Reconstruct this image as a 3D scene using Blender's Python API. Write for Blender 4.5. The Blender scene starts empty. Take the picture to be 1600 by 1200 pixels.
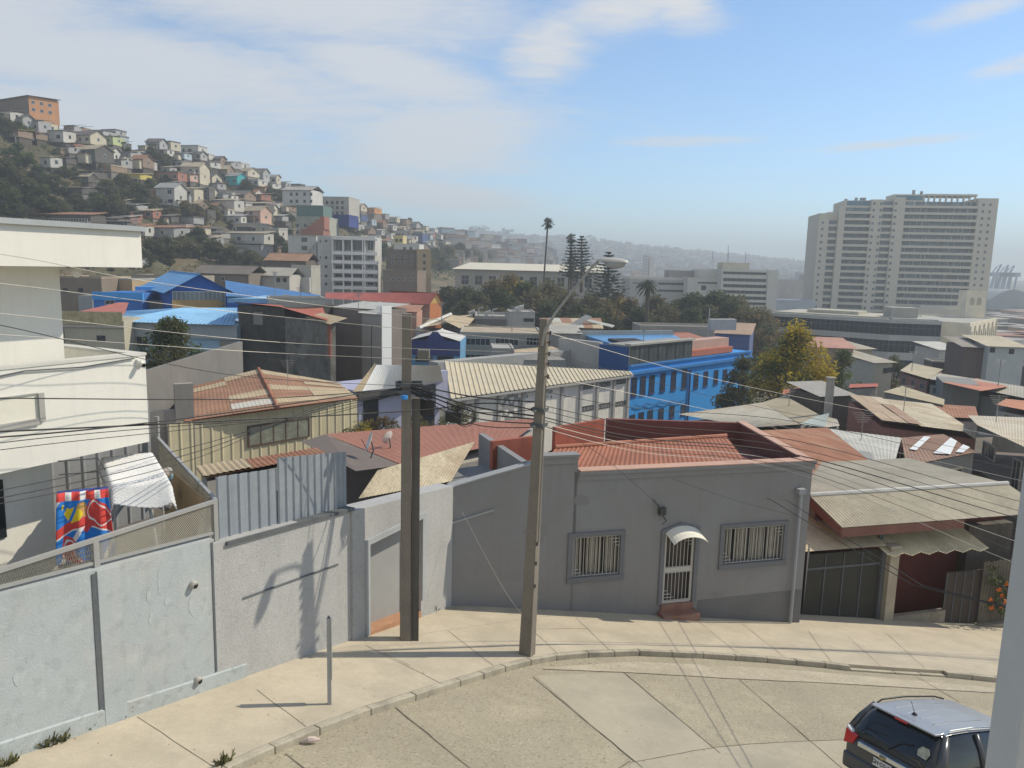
import bpy, math, random
from math import sin, cos, tan, radians, pi, sqrt, atan2, hypot
from mathutils import Vector, Matrix
random.seed(7)
sc = bpy.context.scene
COL = sc.collection
V = Vector
# ------------------------------------------------------------------ camera
F_PX, PITCH, ROLL, CZ = 1200.0, radians(8.7), radians(1.47), 10.7
_f = V((0, cos(PITCH), -sin(PITCH))); _r0 = V((1, 0, 0)); _u0 = V((0, sin(PITCH), cos(PITCH)))
_r = _r0 * cos(ROLL) + _u0 * sin(ROLL); _u = -_r0 * sin(ROLL) + _u0 * cos(ROLL)
CAM = V((0, 0, CZ))
cd = bpy.data.cameras.new('camera'); cam = bpy.data.objects.new('camera', cd); COL.objects.link(cam)
cd.sensor_width = 36; cd.lens = 36 * F_PX / 1600; cd.clip_start = 0.05; cd.clip_end = 12000
m = Matrix((_r, _u, -_f)).transposed().to_4x4(); m.translation = CAM; cam.matrix_world = m
sc.camera = cam
# ------------------------------------------------------------------ sky and sun
SUN_AZ, SUN_EL = radians(21), radians(42.5)          # from +X towards +Y
sc.view_settings.view_transform = 'Standard'; sc.view_settings.look = 'None'
sc.view_settings.exposure = 0.5; sc.view_settings.gamma = 1.0
sc.cycles.use_denoising = True; sc.cycles.max_bounces = 5; sc.cycles.diffuse_bounces = 4
sc.cycles.volume_bounces = 0; sc.cycles.transparent_max_bounces = 6; sc.cycles.caustics_reflective = False
W = bpy.data.worlds.new('World'); sc.world = W; W.use_nodes = True
def world():
    nt = W.node_tree; N = nt.nodes; L = nt.links; N.clear()
    def nd(t, **k):
        n = N.new(t)
        for a, b in k.items(): setattr(n, a, b)
        return n
    def mth(op, a, b=None, c=None):
        n = nd('ShaderNodeMath', operation=op)
        for i, x in enumerate((a, b, c)):
            if x is None: continue
            if isinstance(x, (int, float)): n.inputs[i].default_value = x
            else: L.new(x, n.inputs[i])
        return n.outputs[0]
    out = nd('ShaderNodeOutputWorld'); bg = nd('ShaderNodeBackground')
    sky = nd('ShaderNodeTexSky', sky_type='NISHITA', sun_disc=False, sun_elevation=SUN_EL, sun_rotation=pi / 2 - SUN_AZ,
             altitude=10, air_density=.9, dust_density=0.0, ozone_density=2.2)
    tc = nd('ShaderNodeTexCoord'); sp = nd('ShaderNodeSeparateXYZ'); L.new(tc.outputs['Generated'], sp.inputs[0])
    x, y, z = sp.outputs
    yy = mth('MAXIMUM', y, 0.05)
    a = mth('DIVIDE', x, yy); b = mth('DIVIDE', z, yy)
    # cloud sheet coordinates
    zz = mth('ADD', mth('MAXIMUM', z, 0.0), 0.12)
    cx = nd('ShaderNodeCombineXYZ'); L.new(mth('DIVIDE', x, zz), cx.inputs[0]); L.new(mth('DIVIDE', y, zz), cx.inputs[1])
    mp = nd('ShaderNodeMapping'); L.new(cx.outputs[0], mp.inputs[0]); mp.inputs['Rotation'].default_value = (0, 0, radians(-28)); mp.inputs['Scale'].default_value = (1.0, 1.9, 1)
    n1 = nd('ShaderNodeTexNoise'); n1.inputs['Scale'].default_value = 0.9; n1.inputs['Detail'].default_value = 9; n1.inputs['Roughness'].default_value = .58
    L.new(mp.outputs[0], n1.inputs['Vector'])
    n2 = nd('ShaderNodeTexNoise'); n2.inputs['Scale'].default_value = 5.5; n2.inputs['Detail'].default_value = 10; n2.inputs['Roughness'].default_value = .68
    n2.inputs['Distortion'].default_value = .5; L.new(mp.outputs[0], n2.inputs['Vector'])
    def blob(u0, v0, su, sv, rot=0):
        du = mth('SUBTRACT', a, u0); dv = mth('SUBTRACT', b, v0); c, s = cos(rot), sin(rot)
        p = mth('DIVIDE', mth('ADD', mth('MULTIPLY', du, c), mth('MULTIPLY', dv, s)), su)
        q = mth('DIVIDE', mth('SUBTRACT', mth('MULTIPLY', dv, c), mth('MULTIPLY', du, s)), sv)
        return mth('EXPONENT', mth('MULTIPLY', mth('ADD', mth('MULTIPLY', p, p), mth('MULTIPLY', q, q)), -1.0))
    def mx(*s):
        o = s[0]
        for t in s[1:]: o = mth('MAXIMUM', o, t)
        return o
    veil = mx(blob(-.62, .16, .42, .075, -.05), blob(-.52, .235, .5, .06, -.12), blob(-.30, .33, .34, .07, -.1), blob(-.1, .155, .16, .06, .1), blob(-.16, .235, .16, .04, -.2), blob(-.12, .09, .15, .025, -.1), blob(-.72, .30, .3, .1))
    puff = mx(blob(.035, .268, .09, .062, .35), blob(.13, .32, .15, .055, .2), blob(.2, .315, .08, .04, -.1))
    wisp = mx(blob(.62, .265, .09, .016, .28), blob(.47, .165, .15, .009, .12), blob(.56, .325, .12, .02, .3), blob(.2, .16, .12, .01, 0.05))
    def mr(src, lo, hi):
        n = nd('ShaderNodeMapRange', clamp=True, interpolation_type='SMOOTHSTEP'); L.new(src, n.inputs[0])
        n.inputs[1].default_value = lo; n.inputs[2].default_value = hi; return n.outputs[0]
    nz = mth('ADD', mth('MULTIPLY', n1.outputs[0], .45), mth('MULTIPLY', n2.outputs[0], .55))
    dv = mth('MULTIPLY', mr(mth('ADD', mth('MULTIPLY', veil, .66), nz), .55, 1.12), .8)
    dp = mth('MULTIPLY', mr(mth('ADD', mth('MULTIPLY', puff, .72), nz), .74, 1.3), .95)
    dw = mth('MULTIPLY', mr(mth('ADD', mth('MULTIPLY', wisp, .6), nz), .68, 1.25), .75)
    dens = mx(dv, dp, dw)
    far = mth('MULTIPLY', mr(nz, .36, .58), mr(mth('SUBTRACT', .1, y), 0.0, .4))      # unseen cloud cover added behind the viewer as neutral fill light
    dens = mth('MINIMUM', mx(dens, mth('MULTIPLY', far, .88)), .92)
    mix = nd('ShaderNodeMix', data_type='RGBA'); L.new(dens, mix.inputs['Factor'])
    tint = nd('ShaderNodeMix', data_type='RGBA', blend_type='MULTIPLY'); tint.inputs['Factor'].default_value = 1
    L.new(sky.outputs[0], tint.inputs['A']); tint.inputs['B'].default_value = SKY_TINT
    L.new(tint.outputs['Result'], mix.inputs['A']); mix.inputs['B'].default_value = CLOUD
    L.new(mix.outputs['Result'], bg.inputs[0]); bg.inputs[1].default_value = SKY_STRENGTH
    L.new(bg.outputs[0], out.inputs[0])
SKY_TINT = (.82, .96, 1.02, 1); CLOUD = (4.9, 4.85, 4.8, 1); SKY_STRENGTH = 0.115
world()
sd = bpy.data.lights.new('sun', 'SUN'); sd.energy = 3.3; sd.angle = radians(.55); sd.color = (1, .905, .74)
so = bpy.data.objects.new('sun', sd); COL.objects.link(so)
_sd = V((cos(SUN_EL) * cos(SUN_AZ), cos(SUN_EL) * sin(SUN_AZ), sin(SUN_EL)))
so.rotation_euler = _sd.to_track_quat('Z', 'Y').to_euler(); so.location = (0, 0, 150)
# ------------------------------------------------------------------ places: photo position + distance -> a point of the place
def ray(px, py): return _f * F_PX + _r * (px - 800) + _u * (600 - py)
def at(px, py, Y): d = ray(px, py); return CAM + d * (Y / d.y)
def atz(px, py, z): d = ray(px, py); return CAM + d * ((z - CZ) / d.z)
def onp(px, py, q, az):
    n = V((cos(radians(az)), -sin(radians(az)), 0)); d = ray(px, py); return CAM + d * (n.dot(V(q) - CAM) / n.dot(d))
DOOR = at(1058, 968, 22.2); WA = onp(708, 945, DOOR, 75); WB = onp(1235, 972, DOOR, 75); WW = onp(0, 1190, WA, 27)
_gn = (WB - WA).cross(WW - WA)
def onplane(px, py, up=0.0):
    d = ray(px, py); q = WA + V((0, 0, up)); return CAM + d * (_gn.dot(q - CAM) / _gn.dot(d))
def gz(x, y): return WA.z - (_gn.x * (x - WA.x) + _gn.y * (y - WA.y)) / _gn.z
def ss(a, b, x): t = max(0., min(1., (x - a) / (b - a))); return t * t * (3 - 2 * t)
def lerp(a, b, t): return a + (b - a) * t
def interp(tab, x):
    if x <= tab[0][0]: return tab[0][1]
    for (a, b), (c, d) in zip(tab, tab[1:]):
        if x <= c: return b + (d - b) * (x - a) / (c - a)
    return tab[-1][1]
# ------------------------------------------------------------------ materials
MATS = {}
def mat(name, col, rough=.85, var=.18, scale=1.2, streak=0., dirt=None, bump=0., bscale=30., metal=0., spec=.3, speck=0., sscale=60., ribs=None, patch=None):
    """procedural surface: base colour with large and small noise, optional rain streaks, dirt tint, specks, bump"""
    if name in MATS: return MATS[name]
    M = bpy.data.materials.new(name); MATS[name] = M; M.use_nodes = True
    nt = M.node_tree; N = nt.nodes; L = nt.links; bs = N['Principled BSDF']
    bs.inputs['Roughness'].default_value = rough; bs.inputs['Metallic'].default_value = metal
    bs.inputs['Specular IOR Level'].default_value = spec
    tc = N.new('ShaderNodeTexCoord')
    def noise(s, det=6, ro=.6, sc3=None, vec=None):
        n = N.new('ShaderNodeTexNoise'); n.inputs['Scale'].default_value = s; n.inputs['Detail'].default_value = det; n.inputs['Roughness'].default_value = ro
        v = vec or tc.outputs['Object']
        if sc3:
            mp = N.new('ShaderNodeMapping'); mp.inputs['Scale'].default_value = sc3; L.new(v, mp.inputs[0]); v = mp.outputs[0]
        L.new(v, n.inputs['Vector']); return n.outputs[0]
    def ramp(src, lo, hi, a=0., b=1.):
        r = N.new('ShaderNodeMapRange'); r.inputs[1].default_value = lo; r.inputs[2].default_value = hi; r.inputs[3].default_value = a; r.inputs[4].default_value = b
        L.new(src, r.inputs[0]); return r.outputs[0]
    def mixc(fac, A, B, bt='MIX'):
        m = N.new('ShaderNodeMix'); m.data_type = 'RGBA'; m.blend_type = bt
        for s, x in (('Factor', fac), ('A', A), ('B', B)):
            if isinstance(x, (int, float)): m.inputs[s].default_value = x
            elif isinstance(x, tuple): m.inputs[s].default_value = (*x[:3], 1)
            else: L.new(x, m.inputs[s])
        return m.outputs['Result']
    c = tuple(col)
    dk = tuple(k * (1 - var) for k in c); lt = tuple(min(1, k * (1 + var * .8)) for k in c)
    o = mixc(ramp(noise(scale), .3, .7), dk, lt)
    if var: o = mixc(ramp(noise(scale * 9, 4), .35, .65), o, mixc(1., o, (1 - var * .5,) * 3, 'MULTIPLY'))
    if patch: o = mixc(ramp(noise(patch[1], 3, .5), .52, .56), o, patch[0])
    if dirt: o = mixc(ramp(noise(scale * .7, 9, .7), .48, .72), o, dirt)
    if streak: o = mixc(ramp(noise(1.0, 5, .6, (7, 7, .35)), .5, .78, 0, streak), o, tuple(k * .35 for k in c))
    if speck:
        o = mixc(ramp(noise(sscale, 2, .5), .56, .66, 0, speck), o, tuple(k * .25 for k in c))
        o = mixc(ramp(noise(sscale * .8, 2, .5, (1, 1, 1.3)), .60, .7, 0, speck * .8), o, tuple(min(1, k * 1.7) for k in c))
    L.new(o, bs.inputs['Base Color'])
    if bump:
        bp = N.new('ShaderNodeBump'); bp.inputs['Strength'].default_value = bump; bp.inputs['Distance'].default_value = .02
        L.new(noise(bscale, 4), bp.inputs['Height']); L.new(bp.outputs[0], bs.inputs['Normal'])
    return M
def glass(name, col=(.03, .04, .05), rough=.12):
    if name in MATS: return MATS[name]
    return mat(name, col, rough=rough, var=.35, scale=.6, spec=.6)
# ------------------------------------------------------------------ meshes
class MB:
    def __init__(s): s.v = []; s.f = []; s.m = []; s.k = 0
    def q(s, *pts, m=None):
        i = len(s.v); s.v += [V(p) for p in pts]; s.f.append(tuple(range(i, i + len(pts)))); s.m.append(s.k if m is None else m)
    def ob(s, o, a, b, c, m=None):                      # box from a corner and three edge vectors
        o = V(o); a = V(a); b = V(b); c = V(c); i = len(s.v)
        if a.cross(b).dot(c) < 0: a, b = b, a
        s.v += [o, o + a, o + a + b, o + b, o + c, o + a + c, o + a + b + c, o + b + c]
        for f in ((3, 2, 1, 0), (4, 5, 6, 7), (0, 1, 5, 4), (1, 2, 6, 5), (2, 3, 7, 6), (3, 0, 4, 7)):
            s.f.append(tuple(i + j for j in f)); s.m.append(s.k if m is None else m)
    def slab(s, a, b, c, d, t, m=None):                 # a quad with thickness t below it
        a, b, c, d = map(V, (a, b, c, d)); n = (b - a).cross(d - a).normalized()
        if n.z < 0: n = -n
        lo = [p - n * t for p in (a, b, c, d)]; s.hexa([a, b, c, d], lo, m)
    def hexa(s, top, bot, m=None):
        i = len(s.v); n = len(top); s.v += [V(p) for p in bot] + [V(p) for p in top]
        s.f.append(tuple(i + n + j for j in range(n))); s.f.append(tuple(i + n - 1 - j for j in range(n))); s.m += [s.k if m is None else m] * 2
        for j in range(n):
            k = (j + 1) % n; s.f.append((i + j, i + k, i + n + k, i + n + j)); s.m.append(s.k if m is None else m)
    def prism(s, poly, z0, z1, m=None):                 # z0, z1: numbers or functions of x,y
        g = lambda z, p: z(p[0], p[1]) if callable(z) else z
        ar = sum(p[0] * q[1] - q[0] * p[1] for p, q in zip(poly, poly[1:] + poly[:1]))
        if ar < 0: poly = poly[::-1]
        s.hexa([(p[0], p[1], g(z1, p)) for p in poly], [(p[0], p[1], g(z0, p)) for p in poly], m)
    def tube(s, pts, r, n=8, m=None, cap=True):
        pts = [V(p) for p in pts]; R = r if isinstance(r, (list, tuple)) else [r] * len(pts); base = len(s.v); up = None
        for k, p in enumerate(pts):
            t = (pts[min(k + 1, len(pts) - 1)] - pts[max(k - 1, 0)]).normalized()
            if up is None: up = V((0, 0, 1)) if abs(t.z) < .9 else V((1, 0, 0))
            x = t.cross(up).normalized(); y = x.cross(t).normalized()
            for j in range(n):
                a = 2 * pi * j / n; s.v.append(p + (x * cos(a) + y * sin(a)) * R[k])
        for k in range(len(pts) - 1):
            for j in range(n):
                j2 = (j + 1) % n; s.f.append((base + k * n + j, base + k * n + j2, base + k * n + n + j2, base + k * n + n + j)); s.m.append(s.k if m is None else m)
        if cap:
            s.f.append(tuple(base + n - 1 - j for j in range(n))); s.f.append(tuple(base + (len(pts) - 1) * n + j for j in range(n))); s.m += [s.k if m is None else m] * 2
    def lathe(s, c, prof, n=16, m=None, sx=1, sy=1):
        c = V(c); base = len(s.v)
        for r, z in prof:
            for j in range(n): a = 2 * pi * j / n; s.v.append(c + V((r * cos(a) * sx, r * sin(a) * sy, z)))
        for k in range(len(prof) - 1):
            for j in range(n):
                j2 = (j + 1) % n; s.f.append((base + k * n + j, base + k * n + j2, base + k * n + n + j2, base + k * n + n + j)); s.m.append(s.k if m is None else m)
    def sheet(s, a, b, c, d, pitch=.18, amp=.03, shape='sin', m=None, nlen=1, jit=0.):
        """corrugated sheet over the quad a b c d: ribs run from edge ab to edge dc"""
        a, b, c, d = map(V, (a, b, c, d)); w = max((b - a).length, (c - d).length); nrm = (b - a).cross(d - a).normalized()
        if nrm.z < 0 and abs(nrm.z) > .05: nrm = -nrm
        per = 4 if shape == 'sin' else 4; nw = max(2, int(w / pitch)); cols = []
        for k in range(nw * per + 1):
            t = k / (nw * per); ph = k % per
            if shape == 'sin': h = (0, 1, 0, -1)[ph] * amp * .4
            elif shape == 'rib': t = ((k // per) + (0, .12, .2, .32)[ph]) / nw if k < nw * per else 1.; h = (0, 1, 1, 0)[ph] * amp
            else: h = 0
            cols.append((t, h))
        base = len(s.v)
        for t, h in cols:
            p = a.lerp(b, t); q = d.lerp(c, t)
            for j in range(nlen + 1): s.v.append(p.lerp(q, j / nlen) + nrm * (h + (random.uniform(-jit, jit) if jit else 0)))
        n1 = nlen + 1
        for k in range(len(cols) - 1):
            for j in range(nlen):
                s.f.append((base + k * n1 + j, base + k * n1 + n1 + j, base + k * n1 + n1 + j + 1, base + k * n1 + j + 1)); s.m.append(s.k if m is None else m)
    def build(s, name, mats, parent=None, smooth=False, origin=None, bevel=0.):
        if not isinstance(mats, (list, tuple)): mats = [mats]
        o0 = V((0, 0, 0))
        if parent is not None: o0 = WORLD[parent.name]
        elif origin is not None: o0 = V(origin)
        elif s.v: o0 = V((sum(p.x for p in s.v) / len(s.v), sum(p.y for p in s.v) / len(s.v), min(p.z for p in s.v)))
        me = bpy.data.meshes.new(name); me.from_pydata([p - o0 for p in s.v], [], s.f)
        for mm in mats: me.materials.append(mm)
        me.polygons.foreach_set('material_index', s.m)
        if smooth: me.polygons.foreach_set('use_smooth', [True] * len(s.f))
        me.update()
        ob = bpy.data.objects.new(name, me); COL.objects.link(ob)
        if parent is not None: ob.parent = parent
        else: ob.location = o0
        WORLD[ob.name] = o0
        if bevel:
            b = ob.modifiers.new('bevel', 'BEVEL'); b.width = bevel; b.segments = 2; b.limit_method = 'ANGLE'
        return ob
WORLD = {}
def tag(o, label=None, cat=None, group=None, kind=None):
    for k, x in (('label', label), ('category', cat), ('group', group), ('kind', kind)):
        if x: o[k] = x
    return o
def thing(name, label, cat, loc, group=None):
    o = bpy.data.objects.new(name, None); COL.objects.link(o); o.location = V(loc); o.empty_display_size = .3
    WORLD[o.name] = V(loc); return tag(o, label, cat, group, 'thing')
def copy_tree(o, parent=None, loc=None, rotz=None, scale=None, label=None):
    c = o.copy(); COL.objects.link(c); c.parent = parent
    if loc is not None: c.location = loc
    if rotz is not None: c.rotation_euler = (0, 0, rotz)
    if scale is not None: c.scale = scale if isinstance(scale, tuple) else (scale,) * 3
    if label: c['label'] = label
    for ch in list(o.children): copy_tree(ch, c)
    return c
class Fr:
    """local wall frame: u along the wall (to the right seen from outside), n outward, v up"""
    def __init__(s, o, az): a = radians(az); s.o = V(o); s.az = az; s.u = V((sin(a), cos(a), 0)); s.n = V((cos(a), -sin(a), 0))
    def p(s, u, v, n=0.): return s.o + s.u * u + s.n * n + V((0, 0, v))
    def box(s, M, u0, u1, v0, v1, n0, n1, m=None): M.ob(s.p(u0, v0, n0), s.u * (u1 - u0), V((0, 0, v1 - v0)), s.n * (n1 - n0), m)
    def right(s, w): return Fr(s.p(w, 0), s.az - 90)
    def left(s, d): return Fr(s.p(0, 0, -d), s.az + 90)
    def back(s, w, d): return Fr(s.p(w, 0, -d), s.az + 180)
    def uv(s, q): q = V(q) - s.o; return q.dot(s.u), q.z, q.dot(s.n)
def window(root, fr, u0, u1, v0, v1, fm, gm, cols=2, rows=1, fw=.06, proud=.05, sill=False, name='window', inset=0.):
    M = MB(); n0, n1 = -.02 - inset, proud - inset
    fr.box(M, u0, u1, v0, v0 + fw, n0, n1); fr.box(M, u0, u1, v1 - fw, v1, n0, n1)
    fr.box(M, u0, u0 + fw, v0 + fw, v1 - fw, n0, n1); fr.box(M, u1 - fw, u1, v0 + fw, v1 - fw, n0, n1)
    for i in range(1, cols): u = lerp(u0, u1, i / cols); fr.box(M, u - fw * .35, u + fw * .35, v0 + fw, v1 - fw, n0, n1 - .012)
    for i in range(1, rows): v = lerp(v0, v1, i / rows); fr.box(M, u0 + fw, u1 - fw, v - fw * .35, v + fw * .35, n0, n1 - .02)
    if sill: fr.box(M, u0 - .06, u1 + .06, v0 - .09, v0 - .003, n0, n1 + .07)
    w = M.build(name, fm, root); G = MB(); fr.box(G, u0 + fw * .6, u1 - fw * .6, v0 + fw * .6, v1 - fw * .6, n0 - .01, n1 - .035); G.build('pane', gm, w)
    return w
# ================================================================== ground and street
def valley(y): return interp([(20, -.5), (28, -1.8), (35, -2.8), (50, -4.2), (70, -7.5), (90, -10.5), (120, -12.5), (170, -14), (250, -16), (500, -18), (9000, -18)], y)
def terr(x, y):
    s = gz(max(-45, min(45, x)), max(-12, min(34, y))) - .45
    if x < -9: s = lerp(s, min(s, 4.2), ss(-9, -11, x))
    d = y - (22.2 + .27 * x) if x > -2 else (x * -1 - 8.5) * .9 + (y - 21) * .55
    if x <= -2: d = y - 24 - max(0, (-x - 9)) * .05
    return lerp(s, min(s, valley(y)), ss(1.0, 12, d))
def make_ground():
    xs = [-2600, -1500, -900, -500, -300, -200, -140, -100, -75, -55, -42] + [-34 + 2 * i for i in range(36)] + [40, 48, 60, 75, 95, 120, 160, 220, 320, 480, 700, 1100, 1700, 2600, 4200]
    ys = [-60, -30, -14, -6] + [-2 + 2 * i for i in range(24)] + [48, 52, 57, 63, 70, 78, 88, 100, 115, 135, 160, 190, 230, 280, 350, 450, 600, 800, 1100, 1500, 2100, 3000, 4500]
    M = MB(); nx = len(xs)
    for y in ys:
        for x in xs: M.v.append(V((x, y, terr(x, y))))
    for j in range(len(ys) - 1):
        for i in range(nx - 1): M.f.append((j * nx + i, j * nx + i + 1, (j + 1) * nx + i + 1, (j + 1) * nx + i)); M.m.append(0)
    tag(M.build('ground', mat('m_ground', (.17, .145, .115), var=.35, scale=.15, dirt=(.09, .1, .06), bump=.3), origin=(0, 0, 0), smooth=True), kind='structure')
make_ground()
M_PAVE = mat('m_pavement', (.50, .44, .335), rough=.9, var=.12, scale=.9, dirt=(.38, .335, .255), bump=.12, bscale=90, speck=.10, sscale=26)
M_KERB = mat('m_kerb', (.44, .40, .31), rough=.9, var=.16, scale=2.2, dirt=(.24, .22, .18), bump=.25, bscale=60, speck=.25, sscale=40)
M_AGG = mat('m_aggregate', (.40, .355, .258), rough=.92, var=.16, scale=.45, dirt=(.31, .275, .205), patch=((.365, .325, .24), .8), bump=.5, bscale=95, speck=.4, sscale=21)
M_CONC = mat('m_smooth_concrete', (.41, .37, .28), rough=.88, var=.10, scale=.7, dirt=(.32, .29, .23), bump=.08, bscale=80, speck=.1, sscale=30)
M_JOINT = mat('m_joint', (.19, .165, .125), rough=1, var=.3, scale=6)
FW = Fr((WA.x, WA.y, 0), 27)           # the retaining wall line
FH = Fr((WA.x, WA.y, 0), 75)           # the grey house's street front
def uw(px, py=900): return FW.uv(onp(px, py, WA, 27))[0]
def uh(px, py=900): return FH.uv(onp(px, py, DOOR, 75))[0]
def vw(px, py): return onp(px, py, WA, 27).z
def vh(px, py): return onp(px, py, DOOR, 75).z
KP = [(-420, 1460), (150, 1288), (355, 1200), (430, 1166), (500, 1137), (580, 1107), (650, 1085), (720, 1063), (790, 1041), (830, 1031), (870, 1024), (920, 1019.5), (1000, 1017), (1100, 1021), (1200, 1028), (1290, 1036), (1330, 1041), (1400, 1046), (1480, 1051), (1560, 1059), (1700, 1072), (2000, 1100)]
KW = [onplane(*p) for p in KP]
def street():
    # road bed: one sheet from the kerb out past the viewer
    M = MB(); out = [V((k.x + 14 * (.45 + i * .03), k.y - 22, 0)) for i, k in enumerate(KW)]
    for i in range(len(KW) - 1):
        p = [KW[i], KW[i + 1]]; q = [out[i + 1], out[i]]
        n = 6
        for j in range(n):
            a = p[0].lerp(q[1], j / n); b = p[1].lerp(q[0], j / n); c = p[1].lerp(q[0], (j + 1) / n); d = p[0].lerp(q[1], (j + 1) / n)
            M.q(*[(w.x, w.y, gz(w.x, w.y) - .14) for w in (d, c, b, a)])
    tag(M.build('road', M_AGG, origin=(0, 0, 0)), kind='structure')
    # pavement between walls and kerb
    inn = [KW[i] + (V((-_r.x, 0, 0)) * 0) for i in range(len(KW))]
    def off(i):
        a = KW[max(i - 1, 0)]; b = KW[min(i + 1, len(KW) - 1)]; t = (b - a); t.z = 0; t.normalize(); return V((-t.y, t.x, 0))
    inn = [KW[i] + off(i) * .16 for i in range(len(KW))]
    wl = [FW.p(-26, 0), FW.p(-12, 0)] + [FW.p(u, 0) for u in (-9, -6, -3, -.5)] + [FH.p(u, 0) for u in (.3, 3, 6, 9, 11.2)] + [FH.p(11.3, 0, -1.3), FH.p(22, 0, -1.3), FH.p(40, 0, -1.3)]
    wl = [w + V((0, .12, 0)) for w in wl]
    M = MB(); poly = [(p.x, p.y) for p in inn] + [(p.x, p.y) for p in wl[::-1]]
    M.prism(poly, lambda x, y: gz(x, y) - .45, lambda x, y: gz(x, y))
    tag(M.build('pavement', M_PAVE, origin=(0, 0, 0)), kind='structure')
    # kerb stones
    M = MB(); J = MB(); acc = 0
    for i in range(len(KW) - 1):
        a, b, ia, ib = KW[i], KW[i + 1], inn[i], inn[i + 1]; L = (b - a).length; n = max(1, round(L / 1.0))
        for j in range(n):
            t0, t1 = j / n + .008 / max(L / n, .1) / n, (j + 1) / n - .008 / max(L / n, .1) / n
            pts = [a.lerp(b, t0), a.lerp(b, t1), ib.lerp(ia, 1 - t1), ib.lerp(ia, 1 - t0)]
            dr = -.085 if 16 <= i <= 17 else 0.003; jz = random.uniform(-.006, .006)
            if i in (15, 18): pass
            M.hexa([(p.x, p.y, gz(p.x, p.y) + dr + jz) for p in pts], [(p.x, p.y, gz(p.x, p.y) - .4) for p in pts])
    tag(M.build('kerb', M_KERB, origin=(0, 0, 0), bevel=.018), kind='structure')
    # smooth concrete panels and gutter laid on the road
    def panel(pix, mt, lift, name='road_panel'):
        M = MB(); w = [onplane(*p, -.14) for p in pix]; M.q(*[(p.x, p.y, gz(p.x, p.y) - .14 + lift) for p in w][::-1]); return M
    M = panel([(836, 1056), (972, 1051), (1050, 1112), (1125, 1178), (1110, 1215), (1020, 1215), (930, 1138)], M_CONC, .004)
    tag(M.build('road_panel', M_CONC, origin=(0, 0, 0)), kind='structure')
    M = MB(); gut = [(850, 1046), (980, 1051), (1150, 1061), (1300, 1068), (1555, 1083), (2000, 1113)]
    kb = [(848, 1043.5), (985, 1034), (1150, 1041), (1300, 1052), (1555, 1075), (2000, 1112)]
    for i in range(5):
        w = [onplane(*p, -.14) for p in (gut[i], gut[i + 1], kb[i + 1], kb[i])]; M.q(*[(p.x, p.y, gz(p.x, p.y) - .132) for p in w])
    tag(M.build('road_gutter', mat('m_gutter', (.45, .40, .30), rough=.9, var=.14, scale=1.4, dirt=(.36, .31, .23), speck=.3, sscale=16), origin=(0, 0, 0)), kind='structure')
    M = MB(); w = [onplane(*p, -.14) for p in [(985, 1192), (1060, 1178), (1125, 1167), (1220, 1160), (1320, 1156), (1480, 1153), (1640, 1154), (1640, 1250), (980, 1250)]]
    M.q(*[(p.x, p.y, gz(p.x, p.y) - .132) for p in w][::-1])
    tag(M.build('road_panel', M_CONC, origin=(0, 0, 0)), kind='structure')
    # joints
    M = MB()
    def joint(pl, wd, up, lift):
        P = [onplane(*p, up) for p in pl]
        for a, b in zip(P, P[1:]):
            n = max(1, int((b - a).length / .35)); t = (b - a).normalized(); s = V((-t.y, t.x, 0)) * wd / 2
            prev = None
            for k in range(n + 1):
                c = a.lerp(b, k / n) + s.normalized() * random.uniform(-.012, .012); w2 = random.uniform(.6, 1.3)
                l, r = c + s * w2, c - s * w2; l.z = gz(l.x, l.y) + up + lift; r.z = gz(r.x, r.y) + up + lift
                if prev: M.q(prev[0], prev[1], r, l)
                prev = (l, r)
    for pl in ([(215, 1120), (335, 1200)], [(402, 1078), (478, 1136)], [(570, 1008), (690, 1068)], [(700, 985), (770, 1040)],
               [(838, 990), (872, 1022)], [(900, 965), (952, 1016)], [(965, 975), (1050, 1016)][:0] or [(1090, 970), (1152, 1020)], [(1160, 975), (1225, 1026)], [(1262, 985), (1298, 1034)], [(1325, 995), (1375, 1040)], [(1385, 990), (1445, 1044)], [(835, 983), (920, 982)],
               [(600, 1020), (640, 1040)]): joint(pl, .014, 0, .004)
    for pl in ([(850, 1046), (980, 1051), (1150, 1061), (1300, 1068), (1555, 1083)], [(618, 1106), (740, 1205)], [(833, 1058), (1010, 1205)], [(975, 1051), (1125, 1177)], [(1155, 1062), (1320, 1205)],
               [(985, 1192), (1060, 1178), (1125, 1167), (1220, 1160), (1320, 1156)], [(1430, 1056), (1500, 1098)], [(445, 1178), (480, 1205)], [(680, 1165), (730, 1145)][:0] or [(985, 1190), (960, 1205)]): joint(pl, .021, -.14, .012)
    tag(M.build('pavement_joints', M_JOINT, origin=(0, 0, 0)), kind='structure')
street()
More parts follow.
